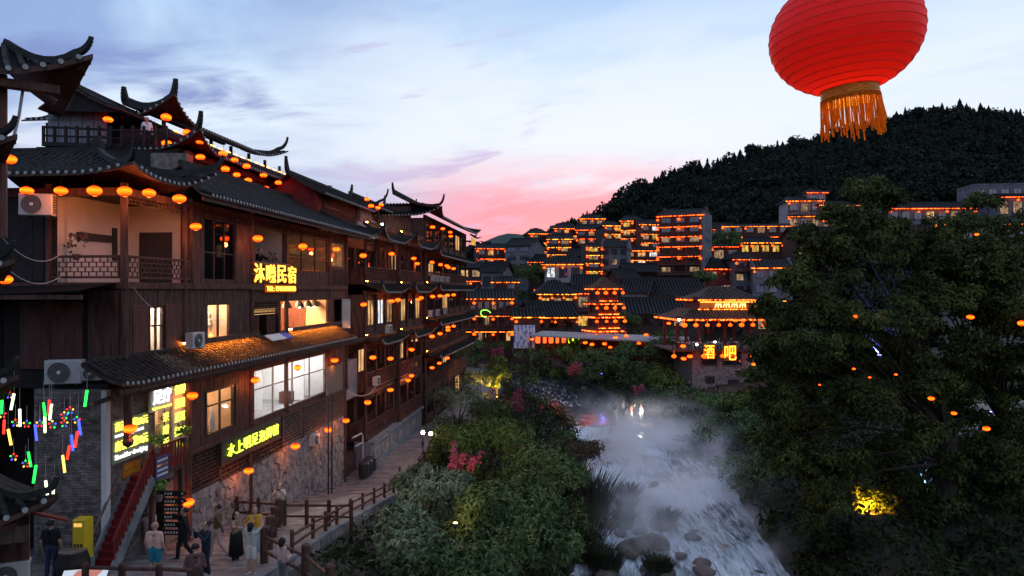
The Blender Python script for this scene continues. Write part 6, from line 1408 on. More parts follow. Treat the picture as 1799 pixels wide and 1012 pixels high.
# ================================================================ small things round the deck
def fence(label, pts, sp=1.5, h=1.1, r=.085, name='rustic_fence', rails=(.42, .88)):
    pts = [V3(p) for p in pts]; T = thing(name, label, 'fence', tuple(pts[0]))
    for a, c in zip(pts[:-1], pts[1:]):
        L = np.linalg.norm(c - a); n = max(1, round(L / sp))
        for i in range(n + (c is pts[-1])):
            p = a + (c - a) * i / n; b = MB(); b.tube([(p[0], p[1], p[2] - .3), (p[0], p[1], p[2] + h - .03), (p[0], p[1], p[2] + h + .02)], [r, r, r * .7], 8); b.build('post', M['wood'], T)
        for z in rails:
            for i in range(n):
                p, q = a + (c - a) * i / n, a + (c - a) * (i + 1) / n; s = random.uniform(-.02, .02); b = MB(); b.tube([(p[0], p[1], p[2] + z + s), (q[0], q[1], q[2] + z - s)], .05, 7); b.build('rail', M['wood'], T)
    return T
def gp(px, Y): x = PX(px, 0, Y)[0]; return (x, Y, float(street_z(Y)))
fence('rustic log fence crossing the street foot behind the walkers', [gp(345, 31.5), gp(492, 29.9)], 1.15)
fence('rustic log fence with five posts across the paved lane', [gp(500, 29.7), gp(617, 29.5)], .95)
fence('rustic log fence with a stout corner post beside the woman in shorts', [gp(488, 29.2), gp(464, 22.8), gp(537, 20.0), gp(580, 17.5)], 2.4, 1.2, .13)
pc = []
for u in (24.5, 27, 30, 34, 38, 42, 46, 50, 55): w = F(u, float(street_edge(u)) - .12, 0); pc.append((w[0], w[1], float(street_z(w[1])) + .1))
fence('long low log fence along the river edge of the street', pc, 2.0, .8, .07, rails=(.3, .62))
fence('front log fence at the lower edge of the deck', [gp(150, 18.6), gp(345, 18.3)], 1.2, 1.0, .09)
fence('dark rail fence of the bar path on the far bank', [(PX(1190, 0, 76)[0], 76, -2.0), (PX(1330, 0, 73)[0], 73, -2.0)], 1.4, 1.0, .05)
fence('plank fence round the small terrace by the lantern house', [F(66, 5.2, -2.1), F(84, 5.0, -2.1)], 2.2, .9, .07)
# small terrace with broad steps before the lantern house
TR = thing('timber_terrace', 'low timber terrace with broad steps in front of the lantern house', 'terrace', F(66, 3, -2.6))
boxpart(TR, 'platform', M['wood_pale'], 64.4, 85, 2.3, 5.2, -2.6, -2.08)
for k in range(3): boxpart(TR, 'step', M['wood_pale'], 63.2 + k * .4, 64.4, 2.3, 5.2, -2.6, -2.45 + k * .13)
for k in range(8): boxpart(TR, 'deck_board', M['paving2'], 64.5, 84.9, 2.35 + k * .355, 2.67 + k * .355, -2.08, -2.055)
# street lamp with two globes
pl = PX(743, 805, 49.9); SLm = thing('street_lamp', 'slim street lamp with two glowing warm globes beside the river lane', 'lamp', (pl[0], pl[1], -2.6))
b = MB(); b.tube([(0, 0, 0), (0, 0, .5), (0, 0, 2.0)], [.07, .05, .04], 8); b.bar((-.1, 0, 1.5), (.55, .1, 1.9), .035, .035); b.box(-.1, .1, -.1, .1, 1.25, 1.5); b.build('pole', M['metal_dark'], SLm, local=True)
for x, z in ((0, 2.13), (.55, 2.05)):
    b = MB(); b.lathe([(.03, -.12), (.1, -.08), (.13, 0), (.1, .08), (.03, .12)], 10, (x, 0, z)); b.build('globe', emit('street_globe', (1, .74, .42), 60), SLm, local=True)
b = thing('path_bollard', 'thin black bollard light at the lane edge beside the grey green shrub', 'bollard', gp(702, 41.5)); m_ = MB(); m_.tube([(0, 0, 0), (0, 0, 1.2)], .05, 8); m_.build('pole', M['metal_dark'], b, local=True); m_ = MB(); m_.lathe([(.06, 0), (.1, .05), (.08, .15), (.02, .2)], 8, (0, 0, 1.2)); m_.build('cap', M['metal_dark'], b, local=True)
# black poles and pipework at the end of the rubble wall
PL = thing('utility_frame', 'two tall black poles tied together at the end of the rubble wall', 'poles', F(fu(580, .9), .9, sbot(43))); zz = sbot(43)
for du in (0, .55): b = MB(); b.tube([F(fu(577, .9) + du, .9, zz), F(fu(577, .9) + du, .9, 3.6)], .045, 7); b.build('pole', M['metal_dark'], PL)
for z in (0.2, 1.8, 3.2): b = MB(); b.bar(F(fu(577, .9), .9, z), F(fu(577, .9) + .55, .9, z), .03, .03); b.build('cross_tie', M['metal_dark'], PL)
PP = thing('waste_pipe', 'pale plastic drain pipe bending down the recess wall', 'pipe', F(46, .3, -2)); b = MB(); b.tube([F(45.6, .35, .1), F(47.2, .4, .05), F(47.5, .4, -.1), F(47.5, .4, -2.0), F(47.7, .6, -2.2)], .07, 8); b.build('pipe_run', M['pipe'], PP)
b = MB(); b.tube([F(45.8, .45, -.5), F(47.2, .45, -.55)], .05, 8); b.build('branch_pipe', M['pipe'], PP)
for k in range(3): b = MB(); b.lathe([(.34, 0), (.36, .1), (.36, .8), (.3, .9)], 10, F(45.9 + .75 * k, 1.0, -2.4)); b.build('barrel', M['metal_dark'], PP)
MT = thing('woven_mat', 'woven bamboo mat hung at the end of the white shop window', 'mat', F(fu(590), .3, 4)); a0, a1 = fu(573, .3), fu(601, .3); boxpart(MT, 'mat', mat('bamboo_mat', (.20, .15, .11), .8, .4, 12, .3), a0, a1, .30, .33, 3.5, 5.0)
b = MB(); b.bar((a0 - .1, .32, 5.03), (a1 + .1, .32, 5.03), .06, .06); b.build('roller', M['wood_pale'], MT, xfF); b = MB(); b.bar((a0, .32, 3.47), (a1, .32, 3.47), .05, .05); b.build('bottom_bar', M['wood_pale'], MT, xfF)
# cloth left on the awning
CL = thing('laundry_cloth', 'white and blue cloth left lying on the awning tiles', 'cloth', F(fu(487, .3), .4, 7.2)); b = MB()
for i in range(6): u = fu(470, .4) + i * .4; b.add([(u, .25, 7.40), (u + .4, .25, 7.42), (u + .4, .62, 7.18 + .02 * (i % 2)), (u, .62, 7.18 + .02 * ((i + 1) % 2)), (u, .25, 7.36), (u + .4, .25, 7.37), (u + .4, .62, 7.14), (u, .62, 7.14)], [(0, 1, 2, 3), (7, 6, 5, 4), (3, 2, 6, 7)], 0 if i < 4 else 1)
b.build('sheet', [M['white'], mat('blue_cloth', (.10, .13, .45), .9, .2, 5)], CL, xfF)
# direction signpost
SP = thing('direction_signpost', 'dark timber signpost with six pointed direction boards beside the stair', 'signpost', gp(282, 24.8)); b = MB(); b.box(-.12, .12, -.1, .1, 0, 2.3); b.build('post', M['wood_black'], SP, local=True)
b = MB(); b.bar((-1.1, 0, 2.15), (.4, 0, 2.5), .3, .06); b.build('little_roof', M['wood'], SP, local=True)
for k in range(6):
    z = 1.95 - k * .27; b = MB(); b.add([(.1, -.13, z), (.85, -.13, z), (1.0, -.13, z + .09), (.85, -.13, z + .18), (.1, -.13, z + .18), (.1, -.07, z), (.85, -.07, z), (1.0, -.07, z + .09), (.85, -.07, z + .18), (.1, -.07, z + .18)], [(0, 1, 2, 3, 4), (9, 8, 7, 6, 5), (0, 5, 6, 1), (1, 6, 7, 2), (2, 7, 8, 3), (3, 8, 9, 4), (4, 9, 5, 0)]); pn = b.build('direction_board', M['wood_black'], SP, local=True)
    b = MB(); 
    for q in range(3 + k % 3): b.box(.2 + q * .1, .26 + q * .1, -.135, -.131, z + .05, z + .13)
    b.lathe([(.035, 0), (.035, .004)], 8); nn = len(b.v); b.v[-16:] = [(x + .82, -.131 - zz_, y + z + .09) for x, y, zz_ in b.v[-16:]]; b.build('painted_mark', M['plaster'], pn, local=True, kind='stuff')
PN = thing('plaque', 'small slanted notice plaque with rows of text on the red landing rail', 'sign', F(lu0 + .3, .9, 3.4)); boxpart(PN, 'board', mat('plaque_blue', (.09, .07, .16), .6, .1, 3), lu0 + .05, lu0 + .75, .85, .89, 3.2, 3.95)
for k in range(4): boxpart(PN, 'text_row', M['plaster'] if k != 2 else M['lit_dim'], lu0 + .1, lu0 + .7, .891, .896, 3.3 + k * .16, 3.37 + k * .16)
# kiosk, drum, boards, lit poster near the stair foot
KS = thing('yellow_kiosk', 'yellow vending kiosk with a lit slot at the foot of the red stair', 'kiosk', gp(147, 21.25)); b = MB(); b.bbox(-.19, .19, -.16, .25, .55, 1.75, .02); b.v = [(x, -y, z) for x, y, z in b.v]; b.build('cabinet', M['yellow_paint'], KS, local=True)
b = MB(); b.box(-.22, .22, -.28, .2, -.1, .55); b.build('plinth', M['concrete'], KS, local=True); b = MB(); b.box(-.14, .10, -.257, -.251, 1.55, 1.66); b.build('lit_slot', M['lit_yellow'], KS, local=True)
for k in range(3): b = MB(); b.box(-.15 + k * .1, -.08 + k * .1, -.257, -.251, .95, 1.05); b.build('keypad', M['wood'], KS, local=True)
DM = thing('wooden_drum', 'big dark wooden drum with a pale skin standing by the brick wall', 'drum', gp(128, 20.9)); b = MB(); b.lathe([(.34, 0), (.45, .35), (.46, .5), (.36, .85)], 16); b.build('body', M['wood_black'], DM, local=True); b = MB(); b.lathe([(.37, .84), (.37, .87), (.02, .88)], 16); b.build('drum_skin', M['wood_pale'], DM, local=True)
LB = thing('lit_poster', 'bright lit poster board leaning low behind the front fence', 'poster', gp(140, 19.3)); b = MB(); b.add([(-.55, -.2, .05), (.55, .1, .05), (.55, .45, .55), (-.55, .2, .55)], [(0, 1, 2, 3)]); b.build('screen', emit('poster_screen', (.75, .85, 1), .8), LB, local=True)
b = MB(); b.add([(-.5, -.19, .07), (.1, -.03, .07), (.45, .42, .53), (-.2, .25, .53)], [(0, 1, 2, 3)]); b.v = [(x, y - .012, z + .012) for x, y, z in b.v]; b.build('picture', emit('poster_pink', (.9, .35, .3), .6), LB, local=True); b = MB(); b.bar((-.55, .15, 0), (.55, .45, 0), .5, .06); b.build('foot', M['metal_dark'], LB, local=True)
SD = thing('alley_shed', 'small grey plank shed with a sloping board roof at the alley mouth', 'shed', PX(20, 1000, 13)); 
xs_ = xfrot(PX(45, 0, 13)[:2] + (0,), R(24)); zt = PX(0, 893, 13)[2]
for k in range(9): boxpart(SD, 'plank', M['wood_pale'] if k % 2 else M['wood'], -2.2, 0, .3, .36, zt - .3 - k * .32, zt - .3 - k * .32 + .31, xs_)
b = MB(); b.bar((-2.4, .1, zt - .35), (.15, .1, zt + .05), .5, .06); b.build('roof_board', M['wood_pale'], SD, xs_); b = MB(); b.bar((.1, 0, zt), (.65, .1, zt - .25), .14, .04); b.build('red_board', M['red_wood'], SD, xs_)
b = MB(); b.add([(-.35, .26, zt - .95), (-.2, .26, zt - 1.0), (-.25, .26, zt - 1.35), (-.38, .26, zt - 1.2)], [(0, 1, 2, 3)]); b.build('rag', M['white'], SD, xs_)
# balcony plants on the landing
def potplant(name, label, loc, s=.3, m=None, n=90):
    T = thing(name, label, 'plant', loc); b = MB(); b.lathe([(.09, 0), (.13, .18), (.14, .2)], 10); b.build('pot', M['wood_pale'], T, local=True)
    rs_ = np.random.default_rng(int(abs(loc[0] * 100))); v, f = leafblob(rs_, s * 2, s, n, .07); v[:, 2] += .1; mesh_np('foliage', v, f, m or M['bright_leaf'], T)
M['bright_leaf'] = leafmat('bright_leaf', (.10, .20, .03), (.16, .28, .05))
potplant('potted_plant', 'bright green potted plant at the stair head', F(lu0 + .05, .9, 4.1)); potplant('potted_plant', 'bright green potted plant on the door end of the landing', F(lu1 - .15, .9, 4.1)); potplant('potted_plant', 'pale leafed plant hanging low under the landing', F(lu0 + .1, .95, 2.5))
potplant('potted_plant', 'dim broad leafed plant on the corner balcony rail', F(U0 + .2, -1.8, 10.5), .4, leafmat('dim_leaf', (.14, .09, .07)))
# ---------------------------------------------------------------- coloured light tubes and stars above the alley
TUBE = {k: emit('tube_' + k, c, 3.0) for k, c in dict(green=(.02, 1, .08), red=(1, .03, .02), blue=(.05, .08, 1), warm=(1, .55, .10), white=(.85, 1, .55)).items()}
tl_ = [(22, 698, 'white'), (3, 705, 'green'), (78, 712, 'green'), (86, 708, 'red'), (89, 716, 'white'), (151, 692, 'green'), (35, 726, 'white'), (79, 738, 'white'), (7, 742, 'red'), (17, 760, 'warm'), (63, 752, 'blue'), (140, 743, 'blue'), (127, 770, 'blue'), (134, 764, 'red'), (120, 787, 'red'), (112, 807, 'warm'), (52, 799, 'green'), (61, 825, 'green'), (82, 851, 'white'), (94, 853, 'white')]
for px, py, c in tl_:
    Y = random.uniform(12.4, 14.2); p = PX(px, py, Y); o = thing('light_tube', 'glowing %s light tube hanging above the alley' % c, 'light tube', p, group='%s light tubes above the alley' % c)
    b = MB(); L_ = random.uniform(.12, .16); tl2 = random.uniform(-.03, .03); b.tube([(tl2, 0, L_), (0, 0, 0), (-tl2, 0, -L_)], .022, 7); b.build('tube', TUBE[c], o, local=True); b = MB(); b.tube([(tl2, 0, L_), (tl2, 0, L_ + random.uniform(.25, .5))], .004, 4); b.build('wire', M['pipe'], o, local=True)
for i, (px, py) in enumerate(((17, 686), (4, 720), (70, 736), (92, 738), (113, 736), (27, 735), (135, 730), (47, 737), (113, 722), (123, 713), (24, 795), (45, 807))):
    Y = random.uniform(12.6, 14); p = PX(px, py, Y); o = thing('star_light', 'small star of coloured bulbs hanging among the light tubes', 'star light', p, group='star lights above the alley')
    for k in range(5): a = R(90 + 72 * k); b = MB(); b.lathe([(.004, -.018), (.02, 0), (.004, .018)], 6, (.06 * math.cos(a), 0, .06 * math.sin(a))); b.build('bulb', TUBE[('red', 'green', 'blue', 'warm', 'red')[(k + i) % 5]], o, local=True)
    b = MB(); b.tube([(0, 0, .06), (0, 0, .35)], .004, 4); b.tube([(.06 * math.cos(R(90 + 144 * k)), 0, .06 * math.sin(R(90 + 144 * k))) for k in range(6)], .004, 4); b.build('wire', M['pipe'], o, local=True)
# cables sagging over the alley and along the front
for i, (a, c, sag, lb) in enumerate(((PX(20, 470, 20), PX(110, 475, 22), .3, 'pale cable sagging across the alley below the balcony'), (F(U0 + .2, .2, 9.6), F(fu(287, .2), .2, 8.7), .15, 'pale cable looping below the balcony floor'), (PX(0, 405, 18), PX(105, 440, 22.5), .4, 'loose cable running to the balcony pillar'), (F(fu(612, .3), .3, 3.2), F(fu(655, .5), .8, 2.9), .5, 'white hose sagging below the recess panel'))):
    a, c = V3(a), V3(c); o = MB(); o.tube([a + (c - a) * t + V3((0, 0, -sag * 4 * t * (1 - t))) for t in np.linspace(0, 1, 12)], .014 if i < 3 else .03, 5); tag(o.build('cable', M['pipe']), lb, 'cable')
# ================================================================ lanterns
def lantern_proto(name, label, r=.20, group=None, cat='lantern', mname='lantern_skin'):
    o = thing(name, label, cat, group=group); b = MB(); n = 14; prof = []
    for i in range(9):
        t = -1 + 2 * i / 8; prof.append((r * max(.30, math.sqrt(max(0, 1 - (t * .93) ** 2))) * (1.0 + .02 * (i % 2)), t * r * .62))
    b.lathe(prof, n); b.build('shade', M[mname], o, local=True, smooth=False)
    b = MB(); b.lathe([(r * .33, 0), (r * .36, r * .12), (r * .3, r * .15)], 10, (0, 0, r * .60)); b.build('cap', M['lantern_cap'], o, local=True)
    b = MB(); b.lathe([(r * .3, -r * .15), (r * .36, -r * .1), (r * .33, 0)], 10, (0, 0, -r * .60)); b.build('base_ring', M['lantern_cap'], o, local=True)
    b = MB(); b.tube([(0, 0, r * .7), (0, 0, r * .7 + .38)], .008, 4); b.build('hanger', M['wood_black'], o, local=True)
    return o
def lantern_skin(name, hot, rim, s):
    m = bpy.data.materials.new(name); m.use_nodes = True; t = m.node_tree; t.nodes.clear(); N, L = t.nodes.new, t.links.new
    tc_ = N('ShaderNodeTexCoord'); sp_ = N('ShaderNodeSeparateXYZ'); L(tc_.outputs['Generated'], sp_.inputs[0])
    rp = N('ShaderNodeValToRGB'); L(sp_.outputs[2], rp.inputs[0]); r_ = rp.color_ramp; r_.elements[0].color = (*rim, 1); r_.elements[1].color = (*rim, 1); e = r_.elements.new(.5); e.color = (*hot, 1); e2 = r_.elements.new(.28); e2.color = tuple((a + b_) / 2 for a, b_ in zip(hot, rim)) + (1,); e3 = r_.elements.new(.74); e3.color = e2.color
    e = N('ShaderNodeEmission'); L(rp.outputs[0], e.inputs[0]); e.inputs[1].default_value = s; o = N('ShaderNodeOutputMaterial'); L(e.outputs[0], o.inputs[0]); return m
M['lantern_skin'] = lantern_skin('lantern_skin', (1.0, .058, .0022), (.22, .0075, .0004), 11.5)
M['lantern_skin_far'] = lantern_skin('lantern_skin_far', (1.0, .11, .008), (.7, .05, .003), 4.2)
M['lantern_cap'] = mat('lantern_cap', (.25, .09, .02), .6, .1, 4)
LD = bpy.data.lights.new('lantern_glow', 'POINT'); LD.energy = 26; LD.color = (1, .30, .07); LD.shadow_soft_size = .1
LP = lantern_proto('paper_lantern', 'x'); lp_used = False
def lantern(px, py, v=None, Y=None, label='', group=None, s=1.0, xy=None, glow=False):
    global lp_used
    if xy is not None: loc = xy
    elif Y is not None: loc = PX(px, py, Y)
    else: u = fu(px, v); loc = F(u, v, fz(px, py, v))
    if lp_used: o = dup(LP)
    else: o = LP; lp_used = True
    s *= random.uniform(.9, 1.08); o.location = loc; o.scale = (s, s, s * random.uniform(.95, 1.12)); o.rotation_euler = (random.gauss(0, .05), random.gauss(0, .05), random.uniform(0, 6)); o['label'] = label
    if group: o['group'] = group
    if glow:
        d = LD; g = link(bpy.data.objects.new('lantern_glow', d)); g.location = (0, 0, -.24); g.parent = o
    return o
def lanterns(lst, label, group, **k):
    for p in lst: lantern(p[0], p[1], label=label, group=group, **k)
lanterns([(107, 327), (166, 327), (219, 328)], 'glowing orange lantern under the eave of the corner balcony', 'corner balcony lanterns', Y=22.3, s=1.05, glow=True)
lanterns([(262, 331), (315, 341)], 'glowing orange lantern under the eave of the corner balcony', 'corner balcony lanterns', v=.75, s=1.05, glow=True)
lantern(47, 327, Y=22.5, label='glowing orange lantern beside the roof air conditioner left of the balcony', s=1.0)
lantern(15, 272, Y=12.3, label='orange lantern hanging from the second eave of the near tower', s=.6); lantern(9, 483, Y=12.2, label='orange lantern hanging from the third eave of the near tower', s=.6)
for (px, py), lb in zip(((344, 390), (453, 411), (532, 425), (591, 430)), ('lantern hanging before the tall dark upper window', 'lantern hanging in the open upper window with two people', 'lantern hanging before the glazed upper bay right of the yellow sign', 'lantern hanging by the narrow upper window over a lattice panel')): lantern(px, py, v=.7, label='glowing orange ' + lb, glow=True)
for (px, py, v), lb in zip(((229, 745, 1.0), (338, 687, .8), (330, 875, .8), (437, 819, .6), (449, 660, .5), (523, 638, .5), (588, 625, .5), (519, 776, .6), (577, 747, .6), (608, 731, .7)),
        ('lit lantern in front of the yellow price sign', 'orange lantern over the shop menu board', 'low orange lantern hanging from the timber pillar near the stair', 'orange lantern hung below the green neon sign', 'lantern in front of the first white shop window', 'lantern in front of the last white shop window', 'lantern beside the woven mat at the end of the shop window', 'lantern hung before the rubble wall', 'lantern hung by the black poles', 'lantern in the dark recess after the rubble wall')): lantern(px, py, v=v, label='round ' + lb, glow=True)
lanterns([(638, 441), (688, 438), (727, 446), (733, 455), (639, 527), (688, 521), (699, 519), (735, 518), (740, 515)], 'orange lantern hanging on the upper two balconies of the balcony house', 'upper lanterns of the balcony house', v=1.0, glow=True)
lanterns([(655, 620), (686, 622), (686, 677), (723, 606), (717, 660), (723, 652), (646, 699)], 'orange lantern hanging on the lower balconies of the balcony house', 'lower lanterns of the balcony house', v=1.2, glow=True)
lanterns([(760, 391), (778, 394), (791, 400), (792, 407), (759, 453), (774, 457), (785, 459), (788, 462), (797, 464)], 'orange lantern under the top eaves of the lantern house', 'upper lanterns of the lantern house', v=2.1)
lanterns([(760, 513), (773, 512), (786, 511), (797, 510), (759, 583), (773, 578), (787, 572), (787, 567), (797, 565), (759, 638), (772, 630), (786, 621)], 'orange lantern along the lower eaves of the lantern house', 'lower lanterns of the lantern house', v=2.1)
lanterns([(645, 342), (652, 354), (664, 357), (670, 352)], 'orange lantern under the horned corner of the red gabled house', 'lanterns of the red gable house', v=-1.4)
lanterns([(713, 373), (719, 382), (726, 385), (731, 380)], 'orange lantern under the horned corner of the porch house', 'lanterns of the porch house', v=-1.4)
lanterns([(292, 198), (293, 244), (352, 240), (293, 272), (352, 268), (328, 225), (190, 202)], 'orange lantern at the horned corners of the hilltop pavilion', 'corner lanterns of the hilltop pavilion', Y=37.5, s=1.2)
lanterns([(392, 262), (412, 273), (433, 284), (463, 300), (489, 313), (396, 289), (416, 299), (436, 309), (467, 323)], 'orange lantern in the two rows along the pavilion gallery', 'gallery lanterns of the hilltop pavilion', v=-4.9, s=1.05)
lanterns([(935, 588), (1028, 594), (1040, 597), (1062, 596), (1072, 602), (1092, 604), (1111, 604), (1145, 597), (1152, 599), (1175, 560), (1182, 552), (1135, 580), (1122, 595), (1100, 582), (1081, 585)], 'red orange lantern strung along the covered walk on the far bank', 'lanterns of the covered walk', Y=97, s=1.35)
lanterns([(1200, 600), (1201, 622), (1212, 618), (1325, 632), (1292, 555)], 'orange lantern hanging round the stone bar house', 'lanterns of the bar house', Y=78.6, s=1.35)
for px, py, Y, s in ((1705, 549, 31.2, .75), (1636, 692, 30.5, .6), (1676, 718, 30.8, .6), (1733, 745, 31.5, .75), (1574, 650, 30.6, .32), (1500, 640, 30.8, .32), (1795, 560, 32.5, .9), (1503, 548, 30.6, .5), (1545, 552, 30.6, .4), (1716, 404, 32, .4), (1440, 668, 30.6, .25), (1528, 655, 30.8, .25)):
    lantern(px, py, Y=Y, s=s, label='orange lantern hanging among the leaves of the dark riverside trees', group='lanterns in the big trees')
# small lanterns of the far town: one mesh each
FLM = MB(); FLM.lathe([(.10, -.20), (.24, -.12), (.29, 0), (.24, .12), (.10, .20)], 8); FLM.tube([(0, 0, .18), (0, 0, .7)], .015, 3)
fl0 = None
far_lant = sorted(far_lant, key=lambda w: w[1])[:290]
for w in far_lant:
    if fl0 is None: fl0 = FLM.build('small_lantern', M['lantern_skin_far'], local=True); o = fl0
    else: o = link(fl0.copy())
    o.location = w[:3]; s = random.uniform(.8, 1.15); o.scale = (s, s, s); hn = w[3].replace('_', ' '); tag(o, 'tiny orange lantern hung along the %s across the river' % hn, 'lantern', 'tiny lanterns of the ' + hn)

# ================================================================ the big red lantern close to the camera
YL = 2.6; c = PX(1484, 54, YL); RL = 126 / FPX * YL
BL = thing('red_lantern', 'big dimly lit red silk lantern with orange fringe hanging close overhead', 'lantern', c)
BL.rotation_euler = (R(0), R(-5), 0)
M['silk'] = mat('red_silk', (.50, .010, .012), .55, .12, 6, .05, spec=.3, coord='obj')
pb = M['silk'].node_tree.nodes['Principled BSDF']; pb.inputs['Emission Color'].default_value = (1, .03, .015, 1); pb.inputs['Emission Strength'].default_value = .06  # faint emission adds the inner bulb's glow to the silk
# silk is thin: part of the sky comes through it
tt = M['silk'].node_tree; tl = tt.nodes.new('ShaderNodeBsdfTranslucent'); tl.inputs[0].default_value = (.85, .025, .015, 1); mx = tt.nodes.new('ShaderNodeMixShader'); mx.inputs[0].default_value = .34
om = [n for n in tt.nodes if n.type == 'OUTPUT_MATERIAL'][0]; tt.links.new(pb.outputs[0], mx.inputs[1]); tt.links.new(tl.outputs[0], mx.inputs[2]); tt.links.new(mx.outputs[0], om.inputs[0])
M['silk_rib'] = mat('silk_rib', (.85, .06, .035), .6, .1, 6, coord='obj')
b = MB(); nrib = 17; seg = 64; prof = []
hz = RL * .76
for i in range(nrib * 4 + 1):
    t = -1 + 2 * i / (nrib * 4); th = t * 1.25; base = math.cos(th * .96); q = (i % 4) / 4; sag = .0025 * math.sin(q * math.pi)
    prof.append((RL * (base - sag), hz * math.sin(th) / math.sin(1.25)))
base_i = len(b.v)
for r, z in prof:
    for j in range(seg): a = 2 * math.pi * j / seg; w = 1 + .004 * math.sin(j * 3 + z * 40); b.v.append((r * w * math.cos(a), r * w * math.sin(a), z))
for i in range(len(prof) - 1):
    for j in range(seg): b.f.append((i * seg + j, i * seg + (j + 1) % seg, (i + 1) * seg + (j + 1) % seg, (i + 1) * seg + j)); b.m.append(0)
b.build('silk_shade', M['silk'], BL, local=True, smooth=True)
for i in range(0, len(prof), 4):
    r, z = prof[i]; k = MB(); k.tube([(r * 1.002 * math.cos(a), r * 1.002 * math.sin(a), z) for a in np.linspace(0, 2 * math.pi, 49)], .0016, 5); k.build('rib', M['silk_rib'], BL, local=True)
r0 = prof[0][0]; zb_ = prof[0][1]
M['gold'] = mat('gold_ribbon', (.55, .26, .02), .35, .45, 60, .4, (.75, .42, .05), spec=.6, metal=.3, coord='obj', stretch=(1, 1, 6))
b = MB(); b.lathe([(r0 * 1.0, zb_ - .045), (r0 * 1.03, zb_ - .036), (r0 * 1.05, zb_ - .02), (r0 * 1.02, zb_ + .006)], 40, cap=False); b.build('gold_collar', M['gold'], BL, local=True)
M['fringe'] = mat('orange_fringe', (.95, .33, .012), .7, .15, 30, 0, coord='obj')
fb = M['fringe'].node_tree; tl = fb.nodes.new('ShaderNodeBsdfTranslucent'); tl.inputs[0].default_value = (1, .46, .035, 1); mx = fb.nodes.new('ShaderNodeMixShader'); mx.inputs[0].default_value = .65; om = [n for n in fb.nodes if n.type == 'OUTPUT_MATERIAL'][0]; fb.links.new(fb.nodes['Principled BSDF'].outputs[0], mx.inputs[1]); fb.links.new(tl.outputs[0], mx.inputs[2]); fb.links.new(mx.outputs[0], om.inputs[0])
for k in range(96):
    a = 2 * math.pi * k / 96 + random.uniform(-.02, .02); Ln = random.uniform(.09, .15); dx_ = random.gauss(0, .006); dy_ = random.gauss(0, .006); rr = r0 * 1.05
    b = MB(); b.tube([(rr * math.cos(a), rr * math.sin(a), zb_ - .03), (rr * 1.03 * math.cos(a) + dx_ * .3, rr * 1.03 * math.sin(a) + dy_ * .3, zb_ - .03 - Ln * .45), (rr * 1.05 * math.cos(a) + dx_, rr * 1.05 * math.sin(a) + dy_, zb_ - .03 - Ln)], [.0022, .0026, .0031], 5); b.build('fringe_strand', M['fringe'], BL, local=True)
ld = bpy.data.lights.new('lantern_bulb', 'POINT'); ld.energy = 1.9; ld.color = (1, .55, .25); ld.shadow_soft_size = .03; lo_ = link(bpy.data.objects.new('lantern_bulb', ld)); lo_.parent = BL; lo_.location = (0, 0, -.13)
b = MB(); b.tube([(0, 0, prof[-1][1]), (0, 0, prof[-1][1] + .5)], .003, 5); b.build('hanging_wire', M['metal_dark'], BL, local=True)
# ================================================================ vegetation
M['shrub'] = leafmat('shrub_leaf', (.046, .080, .025), (.088, .130, .042), island=.5)
M['shrub_pale'] = leafmat('grey_green_leaf', (.095, .125, .066), (.165, .200, .110), island=.45)
M['shrub_warm'] = leafmat('yellow_green_leaf', (.062, .090, .019), (.100, .138, .031), island=.45)
M['tree_leaf'] = leafmat('big_tree_leaf', (.030, .042, .009), (.064, .076, .017), island=.55)
M['pink'] = leafmat('pink_blossom', (.30, .055, .10), (.42, .10, .16), island=.3)
M['shrub_shade_tone'] = leafmat('leaf_painted_shade', (.016, .024, .007), (.028, .038, .012), island=.45)  # leaf colour darkened to hold the shade under trees and shrubs
M['reed'] = leafmat('dry_reed', (.055, .045, .030), (.080, .066, .045), island=.4)
def leaves_np(rs, centres, radii, n, ls, fan=1, droop=.35, shell=.72, asp=.34):
    """n leaf clusters over blobs; fan leaves per cluster; each leaf is a folded 4-point blade"""
    centres = np.array(centres, float); radii = np.array(radii, float); w = radii ** 2; w /= w.sum()
    k = rs.choice(len(centres), n, p=w); d = rs.normal(0, 1, (n, 3)); d[:, 2] = np.where(d[:, 2] < -.3, -d[:, 2] * .6, d[:, 2]); d /= np.linalg.norm(d, axis=1)[:, None]
    r = radii[k] * (shell + (1 - shell) * rs.random(n) ** .6) * (1 + .08 * rs.normal(0, 1, n)); p = centres[k] + d * r[:, None] * np.array((1, 1, .85))
    V_, F_ = [], []
    for q in range(fan):
        t = rs.normal(0, 1, (n, 3)); t -= d * (t * d).sum(1)[:, None] * .8; t /= np.linalg.norm(t, axis=1)[:, None] + 1e-9
        ax = t + d * rs.uniform(-.1, .7, (n, 1)); ax[:, 2] -= droop; ax /= np.linalg.norm(ax, axis=1)[:, None]
        b = np.cross(ax, d + .3 * rs.normal(0, 1, (n, 3))); b /= np.linalg.norm(b, axis=1)[:, None] + 1e-9
        s = (ls * rs.uniform(.65, 1.3, n))[:, None]; up = np.cross(b, ax)
        a0 = p; a1 = p + ax * s * .5 + b * s * asp * .5; a2 = p + ax * s - np.array((0, 0, .12)) * s; a3 = p + ax * s * .5 - b * s * asp * .5
        base = len(V_) * n * 4; V_.append(np.stack([a0, a1, a2, a3], 1).reshape(-1, 3)); i = np.arange(n) * 4 + base; F_.append(np.concatenate([np.stack([i, i + 1, i + 2], 1), np.stack([i, i + 2, i + 3], 1)]))
    return np.concatenate(V_), np.concatenate(F_)
